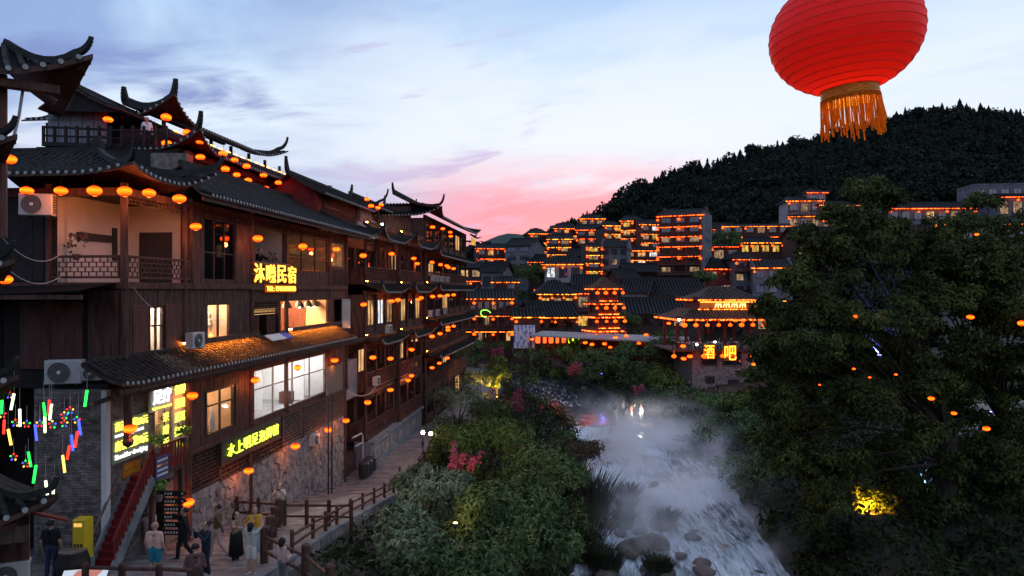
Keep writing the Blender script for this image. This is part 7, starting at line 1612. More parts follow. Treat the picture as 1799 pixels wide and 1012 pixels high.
def bush(name, label, px, py, rpx, Y, m, cat='shrub', n=None, ls=.2, fan=3, flat=.8, blobs=9, seed=None, group=None, stem=True, asp=.34, X=None):
    rs_ = np.random.default_rng(seed or int(px * 7 + py)); x, y, zc = PX(px, py, Y); r = rpx / FPX * Y; zg = gz(x, y)
    T = thing(name, label, cat, (x, y, zg), group=group); zc -= zg
    cs = [(0, 0, zc)]; rr = [r * .72]
    for i in range(blobs):
        a = rs_.uniform(0, 6.28); e = rs_.uniform(-.35, .75); q = r * rs_.uniform(.4, .75); cs.append((q * math.cos(a), q * math.sin(a), zc + q * e * flat)); rr.append(r * rs_.uniform(.28, .5))
    zlow = max(zc - r * .9, .2)
    for i in range(5): a = rs_.uniform(0, 6.28); q = r * rs_.uniform(.3, .8); cs.append((q * math.cos(a), q * math.sin(a), rs_.uniform(.3, max(zlow, .5)))); rr.append(r * rs_.uniform(.35, .5))
    n = n or int(min(4200, 260 * r * r + 500)); v, f = leaves_np(rs_, cs, rr, n, ls, fan, asp=asp); v[:, 2] = np.maximum(v[:, 2], -.2)
    mesh_np('foliage', v, f, m, T)
    if stem:
        b = MB()
        for i in range(4): c = cs[1 + i]; b.tube([(0, 0, -.2), (c[0] * .4, c[1] * .4, c[2] * .5), (c[0], c[1], c[2])], [.07, .05, .02], 5)
        b.build('stems', M['bark'], T, local=True)
    return T
sh = 'shrub'
bush(sh, 'big grey green shrub with pale leaf fans beside the log fence', 718, 955, 86, 26.5, M['shrub_pale'], ls=.27, fan=5)
bush(sh, 'grey green shrub lit warm by the street lamp', 765, 865, 72, 36, M['shrub_pale'], ls=.28, fan=5)
bush(sh, 'broad dark green shrub filling the river bank in front of the uplit one', 905, 905, 125, 32, M['shrub'], ls=.28, fan=4)
bush(sh, 'dark shrub low at the water edge below the broad dark shrub', 840, 1000, 100, 25, M['shrub'], ls=.25, fan=5)
bush(sh, 'dark leafy shrub overhanging the rapids', 955, 960, 85, 29, M['shrub'], ls=.25, fan=4)
bush(sh, 'rounded green shrub above the pink blossom tree', 860, 775, 82, 46, M['shrub_warm'], ls=.24, fan=3)
bush(sh, 'tall green shrub at the bend of the bank', 940, 815, 82, 42, M['shrub'], ls=.23, fan=3)
bush(sh, 'dense dark shrub beside the dry reeds', 990, 830, 62, 39, M['shrub'], ls=.22, fan=3)
bush(sh, 'yellowish shrub along the lane by the lamp', 795, 775, 52, 50, M['shrub_warm'], ls=.25, fan=3)
bush(sh, 'smoky grey shrub leaning over the misty water', 1020, 790, 40, 50, M['reed'], ls=.26, fan=3)
bush(sh, 'feathery shrub in the middle of the bank', 990, 768, 34, 56, M['shrub'], ls=.26, fan=3)
bush(sh, 'loose silvery shrub hanging over the lane', 805, 700, 52, 62, M['shrub_pale'], ls=.26, fan=3, n=1100)
bush(sh, 'silvery shrub behind the loose one at the terrace fence', 845, 660, 40, 72, M['shrub_pale'], ls=.28, fan=3, n=900)
bush(sh, 'low green shrub between lane and lit tree', 860, 720, 42, 60, M['shrub'], ls=.26, fan=3)
bush(sh, 'green shrub beneath the sparse tall tree', 900, 748, 34, 58, M['shrub'], ls=.26, fan=3)
bush(sh, 'small round shrub by the lantern house door', 806, 612, 22, 92, M['shrub'], ls=.3, fan=3)
# far bank
for i, (px, py, r, Y, lb, mm) in enumerate(((962, 606, 26, 107, 'round shrub at the foot of the blue curtain', 'shrub'), (998, 614, 32, 102, 'soft green shrub below the first red lamp boxes', 'shrub_warm'), (1040, 626, 38, 96, 'rounded shrub below the neon figures', 'shrub'), (1070, 640, 40, 92, 'dark rounded shrub beside the blue spotlight', 'shrub'),
        (1105, 615, 36, 94, 'shrub under the covered walk lanterns', 'shrub'), (1125, 650, 40, 86, 'shrub behind the pink blossom on the far bank', 'shrub'), (1160, 610, 44, 88, 'tall tree like shrub beside the bar lanterns', 'shrub'), (1165, 665, 46, 80, 'shrub above the river bathers', 'shrub_warm'), (1205, 700, 46, 74, 'shrub between the pink blossoms', 'shrub'),
        (1175, 715, 40, 72, 'dark shrub beside the flood lamp', 'shrub'), (1240, 725, 60, 68, 'broad shrub below the bar path', 'shrub'), (1290, 710, 46, 68, 'shrub at the foot of the stone bar house', 'shrub_warm'), (1265, 790, 70, 58, 'dark shrub at the edge of the steam', 'shrub'), (1330, 760, 70, 58, 'dense shrub under the big tree edge', 'shrub'),
        (1330, 860, 90, 48, 'dark overhanging shrub beside the rapids', 'shrub'), (1400, 830, 90, 48, 'deep green shrub in the shade of the big tree', 'shrub'), (1420, 930, 100, 41, 'low dark shrub at the lower rapids', 'shrub_shade_tone'), (1508, 893, 52, 39, 'shrub glowing amber from the garden light under the big tree', 'shrub_warm'), (1480, 1000, 60, 35, 'shaded shrub at the foot of the uplit one', 'shrub_shade_tone'), (1640, 980, 110, 36, 'deep shaded undergrowth shrub by the trunk', 'shrub_shade_tone'), (1760, 930, 110, 38, 'dark shrub at the far side of the trunk', 'shrub_shade_tone'),
        (920, 478, 34, 160, 'big round tree like shrub below the terrace inn', 'shrub'), (960, 470, 26, 158, 'bushy tree beside the porch villa', 'shrub'), (1275, 415, 30, 150, 'bushy tree right of the seven storey tower', 'shrub'), (1240, 480, 22, 134, 'shrub by the red tile house', 'shrub'), (1098, 555, 26, 108, 'dark shrub right of the pagoda', 'shrub'), (1010, 600, 22, 104, 'small shrub before the teahouse', 'shrub'), (1170, 590, 30, 96, 'leafy shrub above the covered walk end', 'shrub'), (835, 600, 18, 112, 'small garden shrub before the riverside hall', 'shrub'), (880, 602, 16, 112, 'clipped garden shrub near the curtain', 'shrub_warm'))):
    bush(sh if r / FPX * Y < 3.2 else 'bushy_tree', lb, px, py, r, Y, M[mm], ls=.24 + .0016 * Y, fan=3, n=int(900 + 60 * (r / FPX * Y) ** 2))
# pink blossom shrubs: thin branching stems with tufts
def blossom(label, px, py, r_px, Y, n=1100):
    rs_ = np.random.default_rng(int(px + py)); x, y, zc = PX(px, py, Y); zg = gz(x, y); r = r_px / FPX * Y; T = thing('blossom_tree', label, 'blossom tree', (x, y, zg)); zc -= zg; b = MB(); C = []; rr = []
    for i in range(14):
        a = rs_.uniform(0, 6.28); q = r * rs_.uniform(.3, 1.0); tip = V3((q * math.cos(a), q * math.sin(a), zc + r * rs_.uniform(-.4, .8))); mid_ = tip * .5 + V3((0, 0, -.1 * zc)); b.tube([(0, 0, -.2), tuple(mid_ * .7), tuple(tip)], [.05, .03, .01], 5)
        for t in (.7, .85, 1.0): C.append(tuple(mid_ + (tip - mid_) * t)); rr.append(r * .2)
    b.build('stems', M['bark'], T, local=True); v, f = leaves_np(rs_, C, rr, n, (.04 + .0009 * Y), 4, droop=0, shell=.1, asp=.6); mesh_np('blossom', v, f, M['pink'], T)
for a in (('pink blossom tree with warm light below it among the bank shrubs', 812, 800, 36, 41), ('deep pink blossom shrub under the sparse tree', 905, 696, 22, 60), ('pale pink blossom tree top before the riverside hall', 873, 608, 14, 88), ('pale pink blossom shrub among the far bank shrubs', 1010, 640, 13, 88), ('bright pink blossom shrub beside the river bathers', 1122, 680, 15, 76), ('pink blossom sprig below the bar path', 1208, 694, 13, 70)): blossom(*a)
# sparse trees on the near bank
def sparse_tree(label, px, py_base, py_top, Y, n, m, spread=.5, cr=.28, ls=.26):
    rs_ = np.random.default_rng(int(px)); x, y, zt = PX(px, py_top, Y); zb = min(gz(x, y), PX(px, py_base, Y)[2]); h = zt - zb; T = thing('sparse_tree', label, 'tree', (x, y, zb)); b = MB(); C, rr = [], []
    b.tube([(0, 0, -.3), (.05 * h * .2, 0, h * .35), (-.03 * h, .02 * h, h * .7), (.02 * h, 0, h * .97)], [.09, .075, .05, .015], 7); b.build('trunk', M['bark'], T, local=True); b = MB()
    for i in range(18):
        z = h * rs_.uniform(.35, .95); a = rs_.uniform(0, 6.28); L_ = h * spread * rs_.uniform(.3, .6) * (1.15 - z / h); tip = V3((L_ * math.cos(a), L_ * math.sin(a), z + L_ * .6)); b.tube([(0, 0, z * .92), tuple(tip * .5 + V3((0, 0, z * .48))), tuple(tip)], [.035, .022, .008], 5); C.append(tuple(tip)); rr.append(h * cr * rs_.uniform(.25, .5))
    b.build('limbs', M['bark'], T, local=True); v, f = leaves_np(rs_, C, rr, n, ls, 3, shell=.15); mesh_np('crown', v, f, m, T); return T
lt = sparse_tree('slim tree glowing yellow from an uplight at its foot', 873, 688, 622, 72, 900, M['shrub_warm'], .62, .34)
sparse_tree('tall sparse tree with thin trunk rising from the bank', 922, 735, 600, 56, 230, M['shrub'], .5, .22)
sparse_tree('leaning sparse tree next to the tall thin one', 945, 730, 602, 64, 170, M['shrub'], .55, .22)
# dry reeds by the water
def tuft(name, label, px, py, Y, h, r, n, m, cat, lean=.4, group=None, zb=None):
    rs_ = np.random.default_rng(int(px * 3 + py)); x, y, z = PX(px, py, Y); zb = zb if zb is not None else max(gz(x, y), float(water_z(Y)) - .1); T = thing(name, label, cat, (x, y, zb), group=group); a = rs_.uniform(0, 6.28, n); q = r * np.sqrt(rs_.random(n)); p = np.stack([q * np.cos(a), q * np.sin(a), np.zeros(n)], 1)
    d = np.stack([np.cos(a) * lean * rs_.random(n) + .2 * rs_.normal(0, 1, n) * lean, np.sin(a) * lean * rs_.random(n), np.ones(n)], 1); H = (h * rs_.uniform(.5, 1.15, n))[:, None]; w = np.stack([np.sin(a), -np.cos(a), 0 * a], 1) * .02 * (1 + Y / 60)
    t1 = p + d * H * .55; t2 = p + d * H + np.stack([np.cos(a), np.sin(a), -.5 * np.ones(n)], 1) * H * .25 * lean
    v = np.stack([p - w, p + w, t1 + w * .8, t1 - w * .8, t2], 1).reshape(-1, 3); i = np.arange(n) * 5; f = np.concatenate([np.stack([i, i + 1, i + 2], 1), np.stack([i, i + 2, i + 3], 1), np.stack([i + 3, i + 2, i + 4], 1)]); mesh_np('blades', v, f, m, T)
    b = MB(); b.lathe([(r * .9, -.25), (r * .8, .02), (r * .3, .08)], 9); b.build('root_clump', M['ground'], T, local=True); return T
tuft('reed_clump', 'tall dry brown reeds on the water edge', 1030, 830, 45, 3.0, 1.5, 900, M['reed'], 'reeds', .5); tuft('reed_clump', 'dry reeds nearer the rapids below the tall ones', 1015, 880, 39, 2.4, 1.2, 700, M['reed'], 'reeds', .5); tuft('reed_clump', 'thin reeds above the misty water', 985, 790, 50, 2.6, 1.2, 500, M['reed'], 'reeds', .5)
# ================================================================ river rocks
def rock_proto(seed):
    rs_ = np.random.default_rng(seed); import bmesh
    bm = bmesh.new(); bmesh.ops.create_icosphere(bm, subdivisions=3, radius=1); off = rs_.uniform(0, 9, 3); dirs = rs_.normal(0, 1, (9, 3)); dirs /= np.linalg.norm(dirs, axis=1)[:, None]; cut = rs_.uniform(.55, .9, 9)
    for v in bm.verts:
        p = np.array(v.co); 
        for d_, c_ in zip(dirs, cut):
            e_ = p @ d_ - c_
            if e_ > 0: p = p - d_ * e_ * .85
        p = p * (1 + .07 * math.sin(5 * p[0] + off[0]) * math.cos(4 * p[1] + off[1]) + .03 * math.sin(13 * p[2] + 9 * p[0])); v.co = p * np.array((1, .8, .55))
    me = bpy.data.meshes.new('rock'); bm.to_mesh(me); bm.free(); me.materials.append(M['rock']); me.polygons.foreach_set('use_smooth', [True] * len(me.polygons)); return me
rocks = [rock_proto(s) for s in range(5)]
def on_water(px, py):
    Y = 50.0
    for _ in range(30): Y = (CAMZ - float(water_z(Y))) * FPX / (py - HORIZ)
    return PX(px, py, Y), Y
rk = [(1146, 990, 24, 'flat reddish boulder in the last rapid'), (1168, 1000, 20, 'dark boulder with a mossy shelf at the frame edge'), (1120, 950, 30, 'long low boulder bridging the stream'), (1105, 965, 20, 'rounded boulder joined to the long low one'), (1150, 945, 26, 'slab boulder under the grassy islet'), (1162, 915, 24, 'tall split boulder carrying a grass cap'), (1095, 912, 22, 'bushy boulder on the near side of the stream'), (1065, 915, 14, 'small dark boulder by the bank'), (1218, 940, 17, 'lone boulder in the dark fast water'), (1222, 928, 10, 'pale stone behind the lone boulder'), (1152, 846, 14, 'square boulder half wrapped in steam'), (1200, 820, 15, 'faint boulder deep in the steam'), (1125, 815, 6, 'tiny stone in the white water'), (1196, 968, 12, 'thin leaf shaped stone in the white water'), (1235, 985, 20, 'layered boulder with moss near the dark water'), (1240, 1000, 26, 'wide layered boulder at the frame edge'), (1070, 1000, 26, 'bank boulder below the grass'), (1150, 885, 10, 'round mossy stone mid stream'), (1090, 930, 12, 'low stone beside the bushy boulder'), (1125, 925, 10, 'pink stone beside the bushy boulder'), (1055, 985, 18, 'dark bank stone behind the grass'), (1330, 1000, 16, 'stone at the foot of the shaded bank'), (1100, 770, 14, 'steamy stone shelf upstream'), (1068, 768, 12, 'stone beside the steamy shelf'), (1180, 760, 16, 'bank rock under the flood lamp'), (1230, 800, 16, 'bank rock in the drifting steam')]
for i, (px, py, r, lb) in enumerate(rk):
    p, Y = on_water(px, py); s = r / FPX * Y * 1.15; o = link(bpy.data.objects.new('river_rock', rocks[i % 5])); o.location = (p[0], p[1], p[2] - .08 * s); o.scale = (s * random.uniform(.9, 1.3), s * random.uniform(.8, 1.2), s * random.uniform(.8, 1.2)); o.rotation_euler = (0, 0, random.uniform(0, 6)); tag(o, lb, 'rock')
for px, py, h, r, lb in ((1172, 905, .9, .5, 'grass cap on the split boulder'), (1095, 905, .9, .55, 'brown brush on the boulder by the bank'), (1105, 865, 1.2, .5, 'ghostly brush standing in the steam'), (1100, 885, 1.0, .45, 'dim brush below the ghostly one'), (1055, 978, 1.1, .7, 'green tussock on the bank boulder'), (1070, 985, .9, .6, 'yellowish tussock beside the green one'), (1150, 985, .8, .5, 'green tussock between the last boulders'), (1165, 990, .7, .4, 'small tussock on the mossy shelf')):
    p, Y = on_water(px, py + 10); tuft('grass_tussock', lb, px, py, Y, h, r, 420, M['moss'], 'grass tussock', .7, zb=p[2] + .12)
# ================================================================ the big tree on the far side of the rapids
rs_ = np.random.default_rng(77)
def big_tree(label, trunk_px, Yt, clumps, n_per, limbs_at=.45, tr=.42):
    x, y = PX(trunk_px, 0, Yt)[:2]; zg = gz(x, y); T = thing('broadleaf_tree', label, 'tree', (x, y, zg)); C, rr = [], []
    for px, py, r in clumps:
        Y = Yt + rs_.uniform(-3.5, 3.0); p = PX(px, py, Y); C.append((p[0] - x, p[1] - y, p[2] - zg)); rr.append(r / FPX * Y)
    zc = np.mean([c[2] for c in C]); fork = V3((.3, 0, zc * limbs_at)); b = MB(); b.tube([(0, 0, -.6), (.1, 0, .5), (.25, .05, fork[2] * .6), tuple(fork)], [tr * 1.5, tr, tr * .85, tr * .75], 10); b.build('trunk', M['bark'], T, local=True)
    for c in C:
        c = V3(c); st = fork if c[2] > fork[2] else fork * .7; mid_ = (st + c) / 2 + V3((rs_.uniform(-.5, .5), 0, .5)); b = MB(); L_ = np.linalg.norm(c - st); b.tube([tuple(st), tuple(mid_), tuple(c)], [min(.13, .02 * L_), .05, .015], 6); b.build('limb', M['bark'], T, local=True)
    w = np.array(rr) ** 2; C2, r2 = [], []
    for c, r in zip(C, rr):      # break every clump into sprays
        C2.append(V3(c)); r2.append(r * .6)
        for i in range(11): d = rs_.normal(0, 1, 3); d /= np.linalg.norm(d); C2.append(V3(c) + d * r * rs_.uniform(.4, .95) * np.array((1, 1, .75))); r2.append(r * rs_.uniform(.28, .48))
    v, f = leaves_np(rs_, C2, r2, n_per, .20, 2, droop=.25, shell=.3, asp=.46); mesh_np('crown', v, f, M['tree_leaf'], T); return T
cl1 = [(1512, 325, 38), (1545, 345, 40), (1480, 370, 44), (1540, 400, 60), (1440, 420, 48), (1480, 450, 66), (1580, 440, 62), (1400, 480, 50), (1430, 540, 70), (1520, 520, 80), (1370, 560, 48), (1600, 520, 70), (1345, 530, 30), (1340, 610, 40), (1400, 640, 66), (1480, 620, 80), (1570, 610, 80), (1360, 700, 50), (1430, 730, 70), (1530, 710, 74), (1390, 800, 50), (1470, 800, 60), (1620, 660, 60), (1330, 650, 28), (1450, 870, 60), (1560, 800, 56), (1620, 760, 50), (1350, 760, 40), (1420, 600, 60), (1540, 460, 60), (1590, 560, 60), (1500, 560, 60)]
big_tree('huge dark leafy tree leaning over the far bank and hiding the bar end', 1655, 35, cl1, 84000, tr=.5)
cl2 = [(1735, 350, 34), (1700, 390, 44), (1770, 400, 50), (1680, 440, 52), (1740, 460, 64), (1800, 470, 60), (1660, 510, 58), (1720, 540, 70), (1790, 560, 70), (1690, 610, 56), (1760, 640, 70), (1640, 430, 36), (1820, 650, 70), (1680, 680, 44), (1780, 740, 60), (1840, 760, 70), (1700, 780, 46), (1720, 870, 56), (1790, 860, 60), (1650, 860, 44), (1740, 520, 60), (1820, 540, 60), (1625, 430, 48), (1640, 500, 56), (1660, 400, 40), (1640, 580, 50), (1660, 650, 50), (1640, 740, 50), (1690, 720, 50), (1660, 800, 44), (1600, 850, 44), (1750, 800, 56), (1700, 460, 60), (1780, 640, 60)]
big_tree('second dark tree beside the huge one at the frame edge', 1752, 38, cl2, 58000, tr=.4)
# undergrowth on the shaded far bank: nobody could count its leaves
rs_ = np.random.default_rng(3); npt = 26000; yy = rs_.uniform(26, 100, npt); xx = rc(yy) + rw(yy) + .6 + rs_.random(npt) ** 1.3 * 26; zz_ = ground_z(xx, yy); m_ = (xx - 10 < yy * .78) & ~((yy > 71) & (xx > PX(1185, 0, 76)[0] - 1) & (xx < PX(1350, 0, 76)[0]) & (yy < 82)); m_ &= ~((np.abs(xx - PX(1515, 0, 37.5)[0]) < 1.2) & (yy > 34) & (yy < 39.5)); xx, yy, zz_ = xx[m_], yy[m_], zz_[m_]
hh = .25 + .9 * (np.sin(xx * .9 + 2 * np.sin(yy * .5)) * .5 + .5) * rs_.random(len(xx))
v, f = leaves_np(rs_, np.stack([xx, yy, zz_ + hh], 1), np.full(len(xx), .35), len(xx), .34, 3, droop=.2, shell=.2, asp=.4); ug = mesh_np('undergrowth', v, f, M['shrub_shade_tone']); tag(ug, 'dark leafy undergrowth covering the shaded far bank', 'undergrowth', kind='stuff')
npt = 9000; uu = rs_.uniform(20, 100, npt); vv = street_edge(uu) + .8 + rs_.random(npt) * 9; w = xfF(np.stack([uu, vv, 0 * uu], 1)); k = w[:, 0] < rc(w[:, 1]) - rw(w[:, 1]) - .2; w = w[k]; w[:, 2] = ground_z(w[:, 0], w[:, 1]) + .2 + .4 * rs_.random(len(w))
v, f = leaves_np(rs_, w, np.full(len(w), .3), len(w), .3, 3, droop=.2, shell=.2, asp=.4); ug = mesh_np('undergrowth', v, f, M['shrub_shade_tone']); tag(ug, 'low green undergrowth between the lane and the river', 'undergrowth', kind='stuff')
# ================================================================ garden lights
def uplight(label, px, py, Y, color, energy, aim_up=2.5, zoff=.35, aim=None, stake=True, group=None):
    x, y, z = PX(px, py, Y); zg = max(gz(x, y), float(water_z(Y))); zz_ = max(z, zg + .05); T = thing('garden_light', label, 'garden light', (x, y, zz_), group=group); b = MB(); b.lathe([(.09, 0), (.11, .05), (.1, .16)], 10); b.build('housing', M['metal_dark'], T, local=True); b = MB(); b.lathe([(.085, .161), (.085, .175)], 10); b.build('lens', emit('lens', color, 12), T, local=True)
    b = MB(); b.bar((0, 0, 0), (0, 0, max(-1.2, min(-.05, zg - zz_ - .05)) if stake else -.2), .04, .04); b.build('stake', M['metal_dark'], T, local=True)
    light('garden_lamp', 'SPOT', (x, y, zz_ + .22), energy, color, T, .06, aim or (x, y, zz_ + 5), 2.2)
uplight('amber garden uplight at the foot of the slim lit tree', 873, 692, 70.0, (1, .55, .06), 2600, aim=PX(873, 650, 72))
uplight('amber uplight under the pink blossom tree', 825, 842, 38.6, (1, .50, .05), 120, aim=PX(815, 805, 41))
uplight('amber uplight below the grey green shrub', 800, 918, 28.0, (1, .62, .25), 160, aim=PX(765, 880, 31))
uplight('orange uplight burning under the big tree', 1525, 945, 36.6, (1, .45, .03), 2600, aim=PX(1508, 890, 39))
uplight('blue uplight on the trunk of the big tree', 1625, 850, 35.5, (.10, .18, 1), 2600)
uplight('blue uplight deeper under the big tree', 1545, 622, 32.5, (.12, .15, 1), 900, aim=PX(1535, 565, 33), stake=False)
uplight('violet uplight beside the pale wall behind the second tree', 1740, 720, 44, (.45, .2, 1), 1500)
uplight('blue spotlight with two lenses above the still pool', 1057, 651, 84, (.05, .16, 1), 110, aim=PX(1060, 690, 80))
for px, py, Y in ((1548, 232, 300), (1605, 232, 295), (1335, 290, 290), (1360, 285, 292), (1508, 292, 270), (1785, 225, 300), (1575, 262, 285), (1460, 250, 300), (1690, 270, 280)): uplight('small amber lamp lighting trees high on the wooded hill', px, py, Y, (1, .62, .15), 2500, group='amber lamps on the wooded hill')
PW = thing('garden_wall', 'pale plastered wall glimpsed between the two dark trees', 'wall', PX(1745, 790, 47)); b = MB(); x0, x1 = PX(1690, 0, 47)[0], PX(1800, 0, 47)[0]; b.box(x0, x1, 47, 47.3, PX(0, 810, 47)[2] - 1, PX(0, 690, 47)[2]); b.build('wall', M['plaster'], PW); b = MB(); b.box(x0 - .1, x1 + .1, 46.9, 47.4, PX(0, 690, 47)[2], PX(0, 690, 47)[2] + .15); b.build('coping', M['concrete'], PW)
# flood lamp that lights the bathers
p, Y = on_water(1126, 738); FLd = thing('flood_lamp', 'bright white flood lamp standing in the shallows beside the bathers', 'lamp', (p[0], p[1], p[2])); b = MB(); b.tube([(0, 0, -.3), (0, 0, 1.0)], .03, 6); b.build('stand', M['metal_dark'], FLd, local=True); b = MB(); b.lathe([(.04, 0), (.12, .04), (.13, .14), (.05, .2)], 9, (0, 0, 1.0)); b.build('lamp_head', emit('flood_head', (1, .93, .75), 40), FLd, local=True)
light('flood_light', 'POINT', (p[0] - .25, p[1] - .3, p[2] + 1.15), 140, (1, .90, .70), FLd, .12)
# ================================================================ people
def cloth(name, c, var=.15): return mat('cloth_' + name, c, .9, var, 9, .1, coord='obj')
SKIN = mat('skin', (.42, .24, .17), .6, .08, 6, coord='obj'); HAIR = mat('hair', (.012, .010, .009), .6, .2, 20, coord='obj'); SHOE = {'w': cloth('white_shoe', (.6, .6, .6)), 'd': cloth('dark_shoe', (.02, .02, .02))}
FIRST = {}
def person(fig, label, loc, rot, shirt, pants, shoe='d', hair=None, skirt=None, group=None):
    f = FIG[fig]; T = thing('person', label, 'person', tuple(loc), R(rot) or 1e-6, group)
    me = f['me'] if fig not in FIRST else f['me'].copy(); FIRST[fig] = 1; me.materials.clear()
    for m in (SKIN, shirt, pants, SHOE[shoe]): me.materials.append(m)
    me.polygons.foreach_set('material_index', f['mi'].astype(np.int32)); me.polygons.foreach_set('use_smooth', np.ones(len(me.polygons), bool))
    o = link(bpy.data.objects.new('body', me)); o.parent = T
    if hair != 'bald': f['hair'].build('hair', hair or HAIR, T, local=True, smooth=True)
    for e in f['eyes']: b = MB(); b.lathe([(.002, -.007), (.008, 0), (.002, .007)], 6, tuple(e)); b.build('eye', HAIR, T, local=True)
    if f['skirt'] is not None: f['skirt'].build('skirt', skirt or pants, T, local=True, smooth=True)
    return T
def phone(label, T, fig, side=0):
    f = FIG[fig]; H = f['H']; c = T.matrix_basis @ Vector((0, -.235 * H, .90 * H)); b = MB(); b.box(-.075, .075, -.006, .006, -.038, .038); o = b.build('phone', M['metal_dark'], local=True); o.location = c; o.rotation_euler = T.rotation_euler; tag(o, label, 'phone')
    return o
C = cloth
p1 = person('woman_tee', 'person in a pale pink tee holding a phone up before the signpost', gp(262, 24.2), 8, C('pale_pink', (.55, .36, .34)), C('khaki', (.38, .30, .26))); phone('phone held up by the person in the pale pink tee', p1, 'woman_tee')
person('man_suit', 'person in a black suit striding with one arm stretched out', gp(324, 23.4), -75, C('black', (.014, .014, .016)), C('black_trousers', (.012, .012, .014)))
person('man_teal', 'person seen from behind in a pink tee with teal shorts and shaved head', gp(272, 20.9), 178, C('salmon', (.62, .36, .28)), C('teal', (.02, .20, .28)), hair='bald')
person('sitter', 'seated person in a dark red checked shirt by the front fence', gp(342, 19.3), 200, C('dark_check', (.11, .05, .05), .6), C('dark_denim', (.03, .03, .04)))
p2 = person('woman_navy', 'person in a navy jacket photographing with a raised phone', gp(362, 21.4), -40, C('navy', (.018, .022, .045)), C('navy_trousers', (.015, .018, .035)), 'w'); phone('phone raised by the person in the navy jacket', p2, 'woman_navy')
person('man_sweater', 'person in a brown sweater and pale pink trousers walking past', gp(382, 24.0), -80, C('brown', (.12, .07, .04)), C('pale_trousers', (.45, .32, .27)), 'w')
person('woman_skirt', 'person in a tan top and long black skirt pointing ahead', gp(415, 23.2), 75, C('tan', (.26, .17, .11)), C('black_skirt', (.012, .012, .012)), 'w')
person('woman_yellow', 'person in a mustard yellow top beside the corner post', gp(448, 24.2), 12, C('mustard', (.60, .30, .03)), C('pale_blue', (.35, .40, .45)), 'w')
person('woman_shorts', 'person in a pale shirt and white shorts with both arms raised', gp(441, 21.4), 165, C('pale_grey', (.42, .40, .34)), C('white_shorts', (.62, .54, .50)), 'w')
x, y = PX(497, 0, 21.2)[:2]; person('woman_hoodie', 'person in a pale pink hoodie and grey trousers outside the log fence', (x, y, .55), 150, C('hoodie_pink', (.60, .38, .34)), C('grey', (.16, .16, .17)))
p3 = person('woman_floral', 'person in a white floral blouse photographing from behind the log fence', gp(492, 30.9), 5, C('floral', (.58, .54, .52), .4), C('grey_brown', (.22, .18, .16))); phone('phone held by the person in the floral blouse', p3, 'woman_floral')
person('man_black', 'person in a black tee and dark jeans walking into the alley', gp(90, 21.0), 185, C('black_tee', (.010, .010, .011)), C('jeans', (.03, .04, .08)), 'w')
person('stander', 'person in a cream shirt standing in the shop doorway', F(fu(289, .15), .12, 3.4), 60, C('cream', (.45, .38, .22)), C('black_pants', (.015, .015, .016)))
person('leaner', 'dark figure leaning at the open upper window above the amber sign', F(fu(457, -.45), -.55, 9.85), 70, C('charcoal', (.012, .010, .010)), C('charcoal_trousers', (.012, .012, .012)))
p4 = person('woman_tee', 'person photographing from the open upper window above the amber sign', F(fu(480, -.45), -.55, 9.85), 45, C('dull_pink', (.20, .12, .11)), C('brown_trousers', (.06, .04, .03))); phone('phone held up at the open upper window', p4, 'woman_tee')
person('stander', 'person in a white shirt standing at the hilltop pavilion rail', (PX(258, 0, 37.7)[0], 37.7, 17.0), 20, C('white_shirt', (.70, .70, .72)), C('slate', (.05, .05, .06)))
BP = MB(); pr = [on_water(*q)[0] for q in ((1070, 748), (1150, 750), (1145, 722), (1080, 722))]
BP.add([(x, y, z - .3) for x, y, z in pr] + [(x, y, -2.92) for x, y, z in pr], [(4, 5, 6, 7), (0, 1, 5, 4), (1, 2, 6, 5), (2, 3, 7, 6), (3, 0, 4, 7)]); tag(BP.build('rock_shelf', M['rock']), 'flat wet rock shelf under the bathers', 'rock')
def bather(px, py): Y = (CAMZ + 2.92) * FPX / (py - HORIZ); return (PX(px, 0, Y)[0], Y, -2.92)
for fig, px, py, rot, sh_, pa, lb in (('dress', 1081, 738, 20, (.62, .55, .50), (.62, .55, .50), 'bather in a long pale dress at the edge of the rock shelf'), ('stander', 1095, 726, 60, (.60, .55, .52), (.03, .03, .04), 'bather in a white top and dark shorts'), ('sitter_small', 1103, 732, -20, (.62, .58, .58), (.25, .2, .22), 'crouching bather in white between the others'), ('woman_shorts', 1109, 733, 30, (.45, .22, .16), (.6, .58, .6), 'bather in an orange top and pale shorts next to the flood lamp'), ('stander', 1127, 734, -60, (.25, .30, .42), (.3, .33, .4), 'bather in a light blue shirt behind the flood lamp'), ('man_black', 1131, 730, 200, (.05, .04, .04), (.04, .04, .04), 'dark clad figure behind the flood lamp')):
    person(fig, lb, bather(px, py), rot, C('bather', sh_), C('bather_low', pa))
for px, Y, rot, c, lb in ((1211, 77.0, 20, (.012, .014, .02), 'person in black standing on the bar path by the stairs'), (1237, 76.6, -40, (.28, .24, .22), 'person in a pale top by the path rail'), (1261, 76.2, 30, (.03, .03, .04), 'person in dark clothes leaning on the path rail')): person('stander', lb, (PX(px, 0, Y)[0], Y, -2.0), rot, C('far', c), C('far_low', (.04, .04, .05)))
BPt = MB(); BPt.box(PX(1185, 0, 76)[0], PX(1345, 0, 76)[0], 73, 80.5, -3.2, -2.0); pt_ = BPt.build('path', M['paving']); pt_['kind'] = 'structure'
for i, (u, v) in enumerate(((-.6, .2), (1.0, .1), (2.8, .2), (4.6, -.6), (6.0, .1))): w = tuple(xb(np.array([(u, v, zd + .12)]))[0]); person('sitter_small', 'guest sitting at a cafe table on the bar deck', w, (30, -50, 80, 10, -80)[i], C('guest', ((.5, .5, .55), (.3, .1, .1), (.6, .6, .6), (.08, .1, .2), (.5, .4, .3))[i]), C('guest_low', (.05, .05, .06)), group='guests on the bar deck')
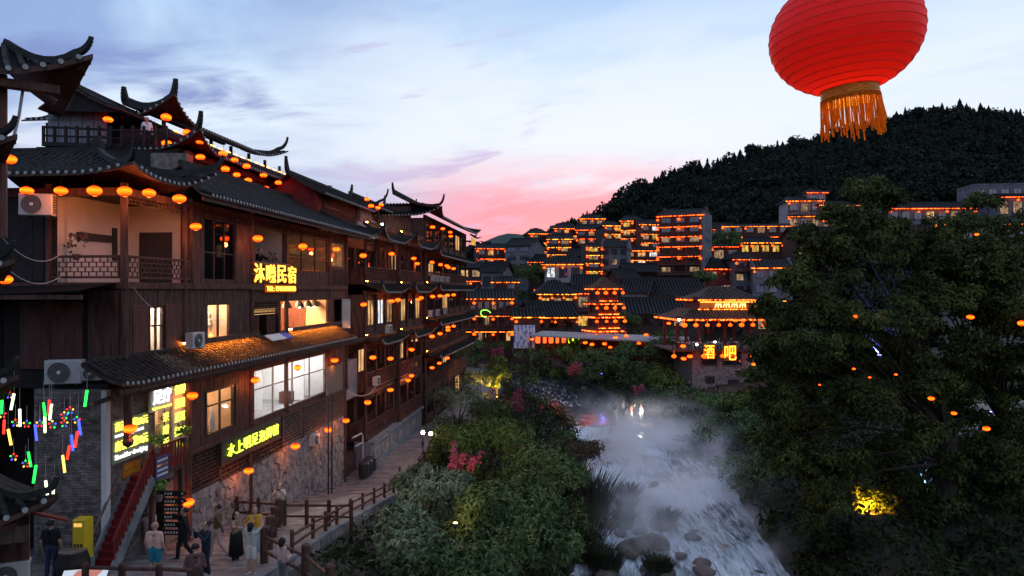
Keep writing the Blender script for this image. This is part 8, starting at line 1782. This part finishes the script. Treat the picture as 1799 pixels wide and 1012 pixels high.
# ================================================================ steam drifting over the rapids
ms = MB(); st = []
for Y in np.arange(36, 92, 4.0): st.append([(rc(Y) - rw(Y) - 1.2, Y, water_z(Y) - .3), (rc(Y) + rw(Y) + 3.2, Y, water_z(Y) - .3), (rc(Y) + rw(Y) + 3.2, Y, water_z(Y) + 4.2), (rc(Y) - rw(Y) - 1.2, Y, water_z(Y) + 4.2)])
for i, q in enumerate(st): ms.v += [tuple(map(float, p)) for p in q]
for i in range(len(st) - 1):
    for j in range(4): ms.f.append((i * 4 + j, i * 4 + (j + 1) % 4, i * 4 + 4 + (j + 1) % 4, i * 4 + 4 + j)); ms.m.append(0)
ms.f += [(3, 2, 1, 0), tuple((len(st) - 1) * 4 + j for j in range(4))]; ms.m += [0, 0]
vm = bpy.data.materials.new('steam'); vm.use_nodes = True; t = vm.node_tree; t.nodes.clear(); N, L = t.nodes.new, t.links.new
def vmath(op, a, b=None, clamp=False):
    n = N('ShaderNodeMath'); n.operation = op; n.use_clamp = clamp
    for i, x in enumerate((a, b)):
        if x is None: continue
        if isinstance(x, (int, float)): n.inputs[i].default_value = x
        else: L(x, n.inputs[i])
    return n.outputs[0]
def vmap(x, a, b, c, d):
    n = N('ShaderNodeMapRange'); n.interpolation_type = 'SMOOTHSTEP'; L(x, n.inputs[0])
    for i, v in enumerate((a, b, c, d)): n.inputs[i + 1].default_value = v
    return n.outputs[0]
g = N('ShaderNodeNewGeometry'); sp_ = N('ShaderNodeSeparateXYZ'); L(g.outputs['Position'], sp_.inputs[0]); X_, Y_, Z_ = sp_.outputs
wz = N('ShaderNodeMapRange'); L(Y_, wz.inputs[0]); wz.inputs[1].default_value = 36; wz.inputs[2].default_value = 64; wz.inputs[3].default_value = -5.2; wz.inputs[4].default_value = -3.05
h = vmath('SUBTRACT', Z_, wz.outputs[0])
xc = vmath('SUBTRACT', 12.8, vmath('MULTIPLY', vmath('ABSOLUTE', vmath('SUBTRACT', Y_, 56)), .12))
lat = vmath('ABSOLUTE', vmath('SUBTRACT', X_, xc))
n = N('ShaderNodeTexNoise'); n.inputs['Scale'].default_value = .26; n.inputs['Detail'].default_value = 3; n.inputs['Roughness'].default_value = .55; n.inputs['Distortion'].default_value = .8; L(g.outputs['Position'], n.inputs['Vector'])
den = vmath('MULTIPLY', vmap(n.outputs[0], .43, .66, 0.02, 1), vmath('MULTIPLY', vmap(h, 3.2, .1, 0, 1), vmap(lat, 7.0, 3.2, 0, 1)))
den = vmath('MULTIPLY', den, vmath('MULTIPLY', vmap(Y_, 36, 48, .12, 1), vmap(Y_, 76, 58, 0, 1)))
pv = N('ShaderNodeVolumePrincipled'); pv.inputs['Color'].default_value = (.99, .97, .96, 1); pv.inputs['Anisotropy'].default_value = 0.0; L(vmath('MULTIPLY', den, .72), pv.inputs['Density'])
o = N('ShaderNodeOutputMaterial'); L(pv.outputs[0], o.inputs['Volume'])
stm = ms.build('steam', vm); import bmesh
bm_ = bmesh.new(); bm_.from_mesh(stm.data); bmesh.ops.recalc_face_normals(bm_, faces=bm_.faces); bm_.to_mesh(stm.data); bm_.free()
tag(stm, 'white steam drifting low over the rapids', 'steam', kind='stuff')
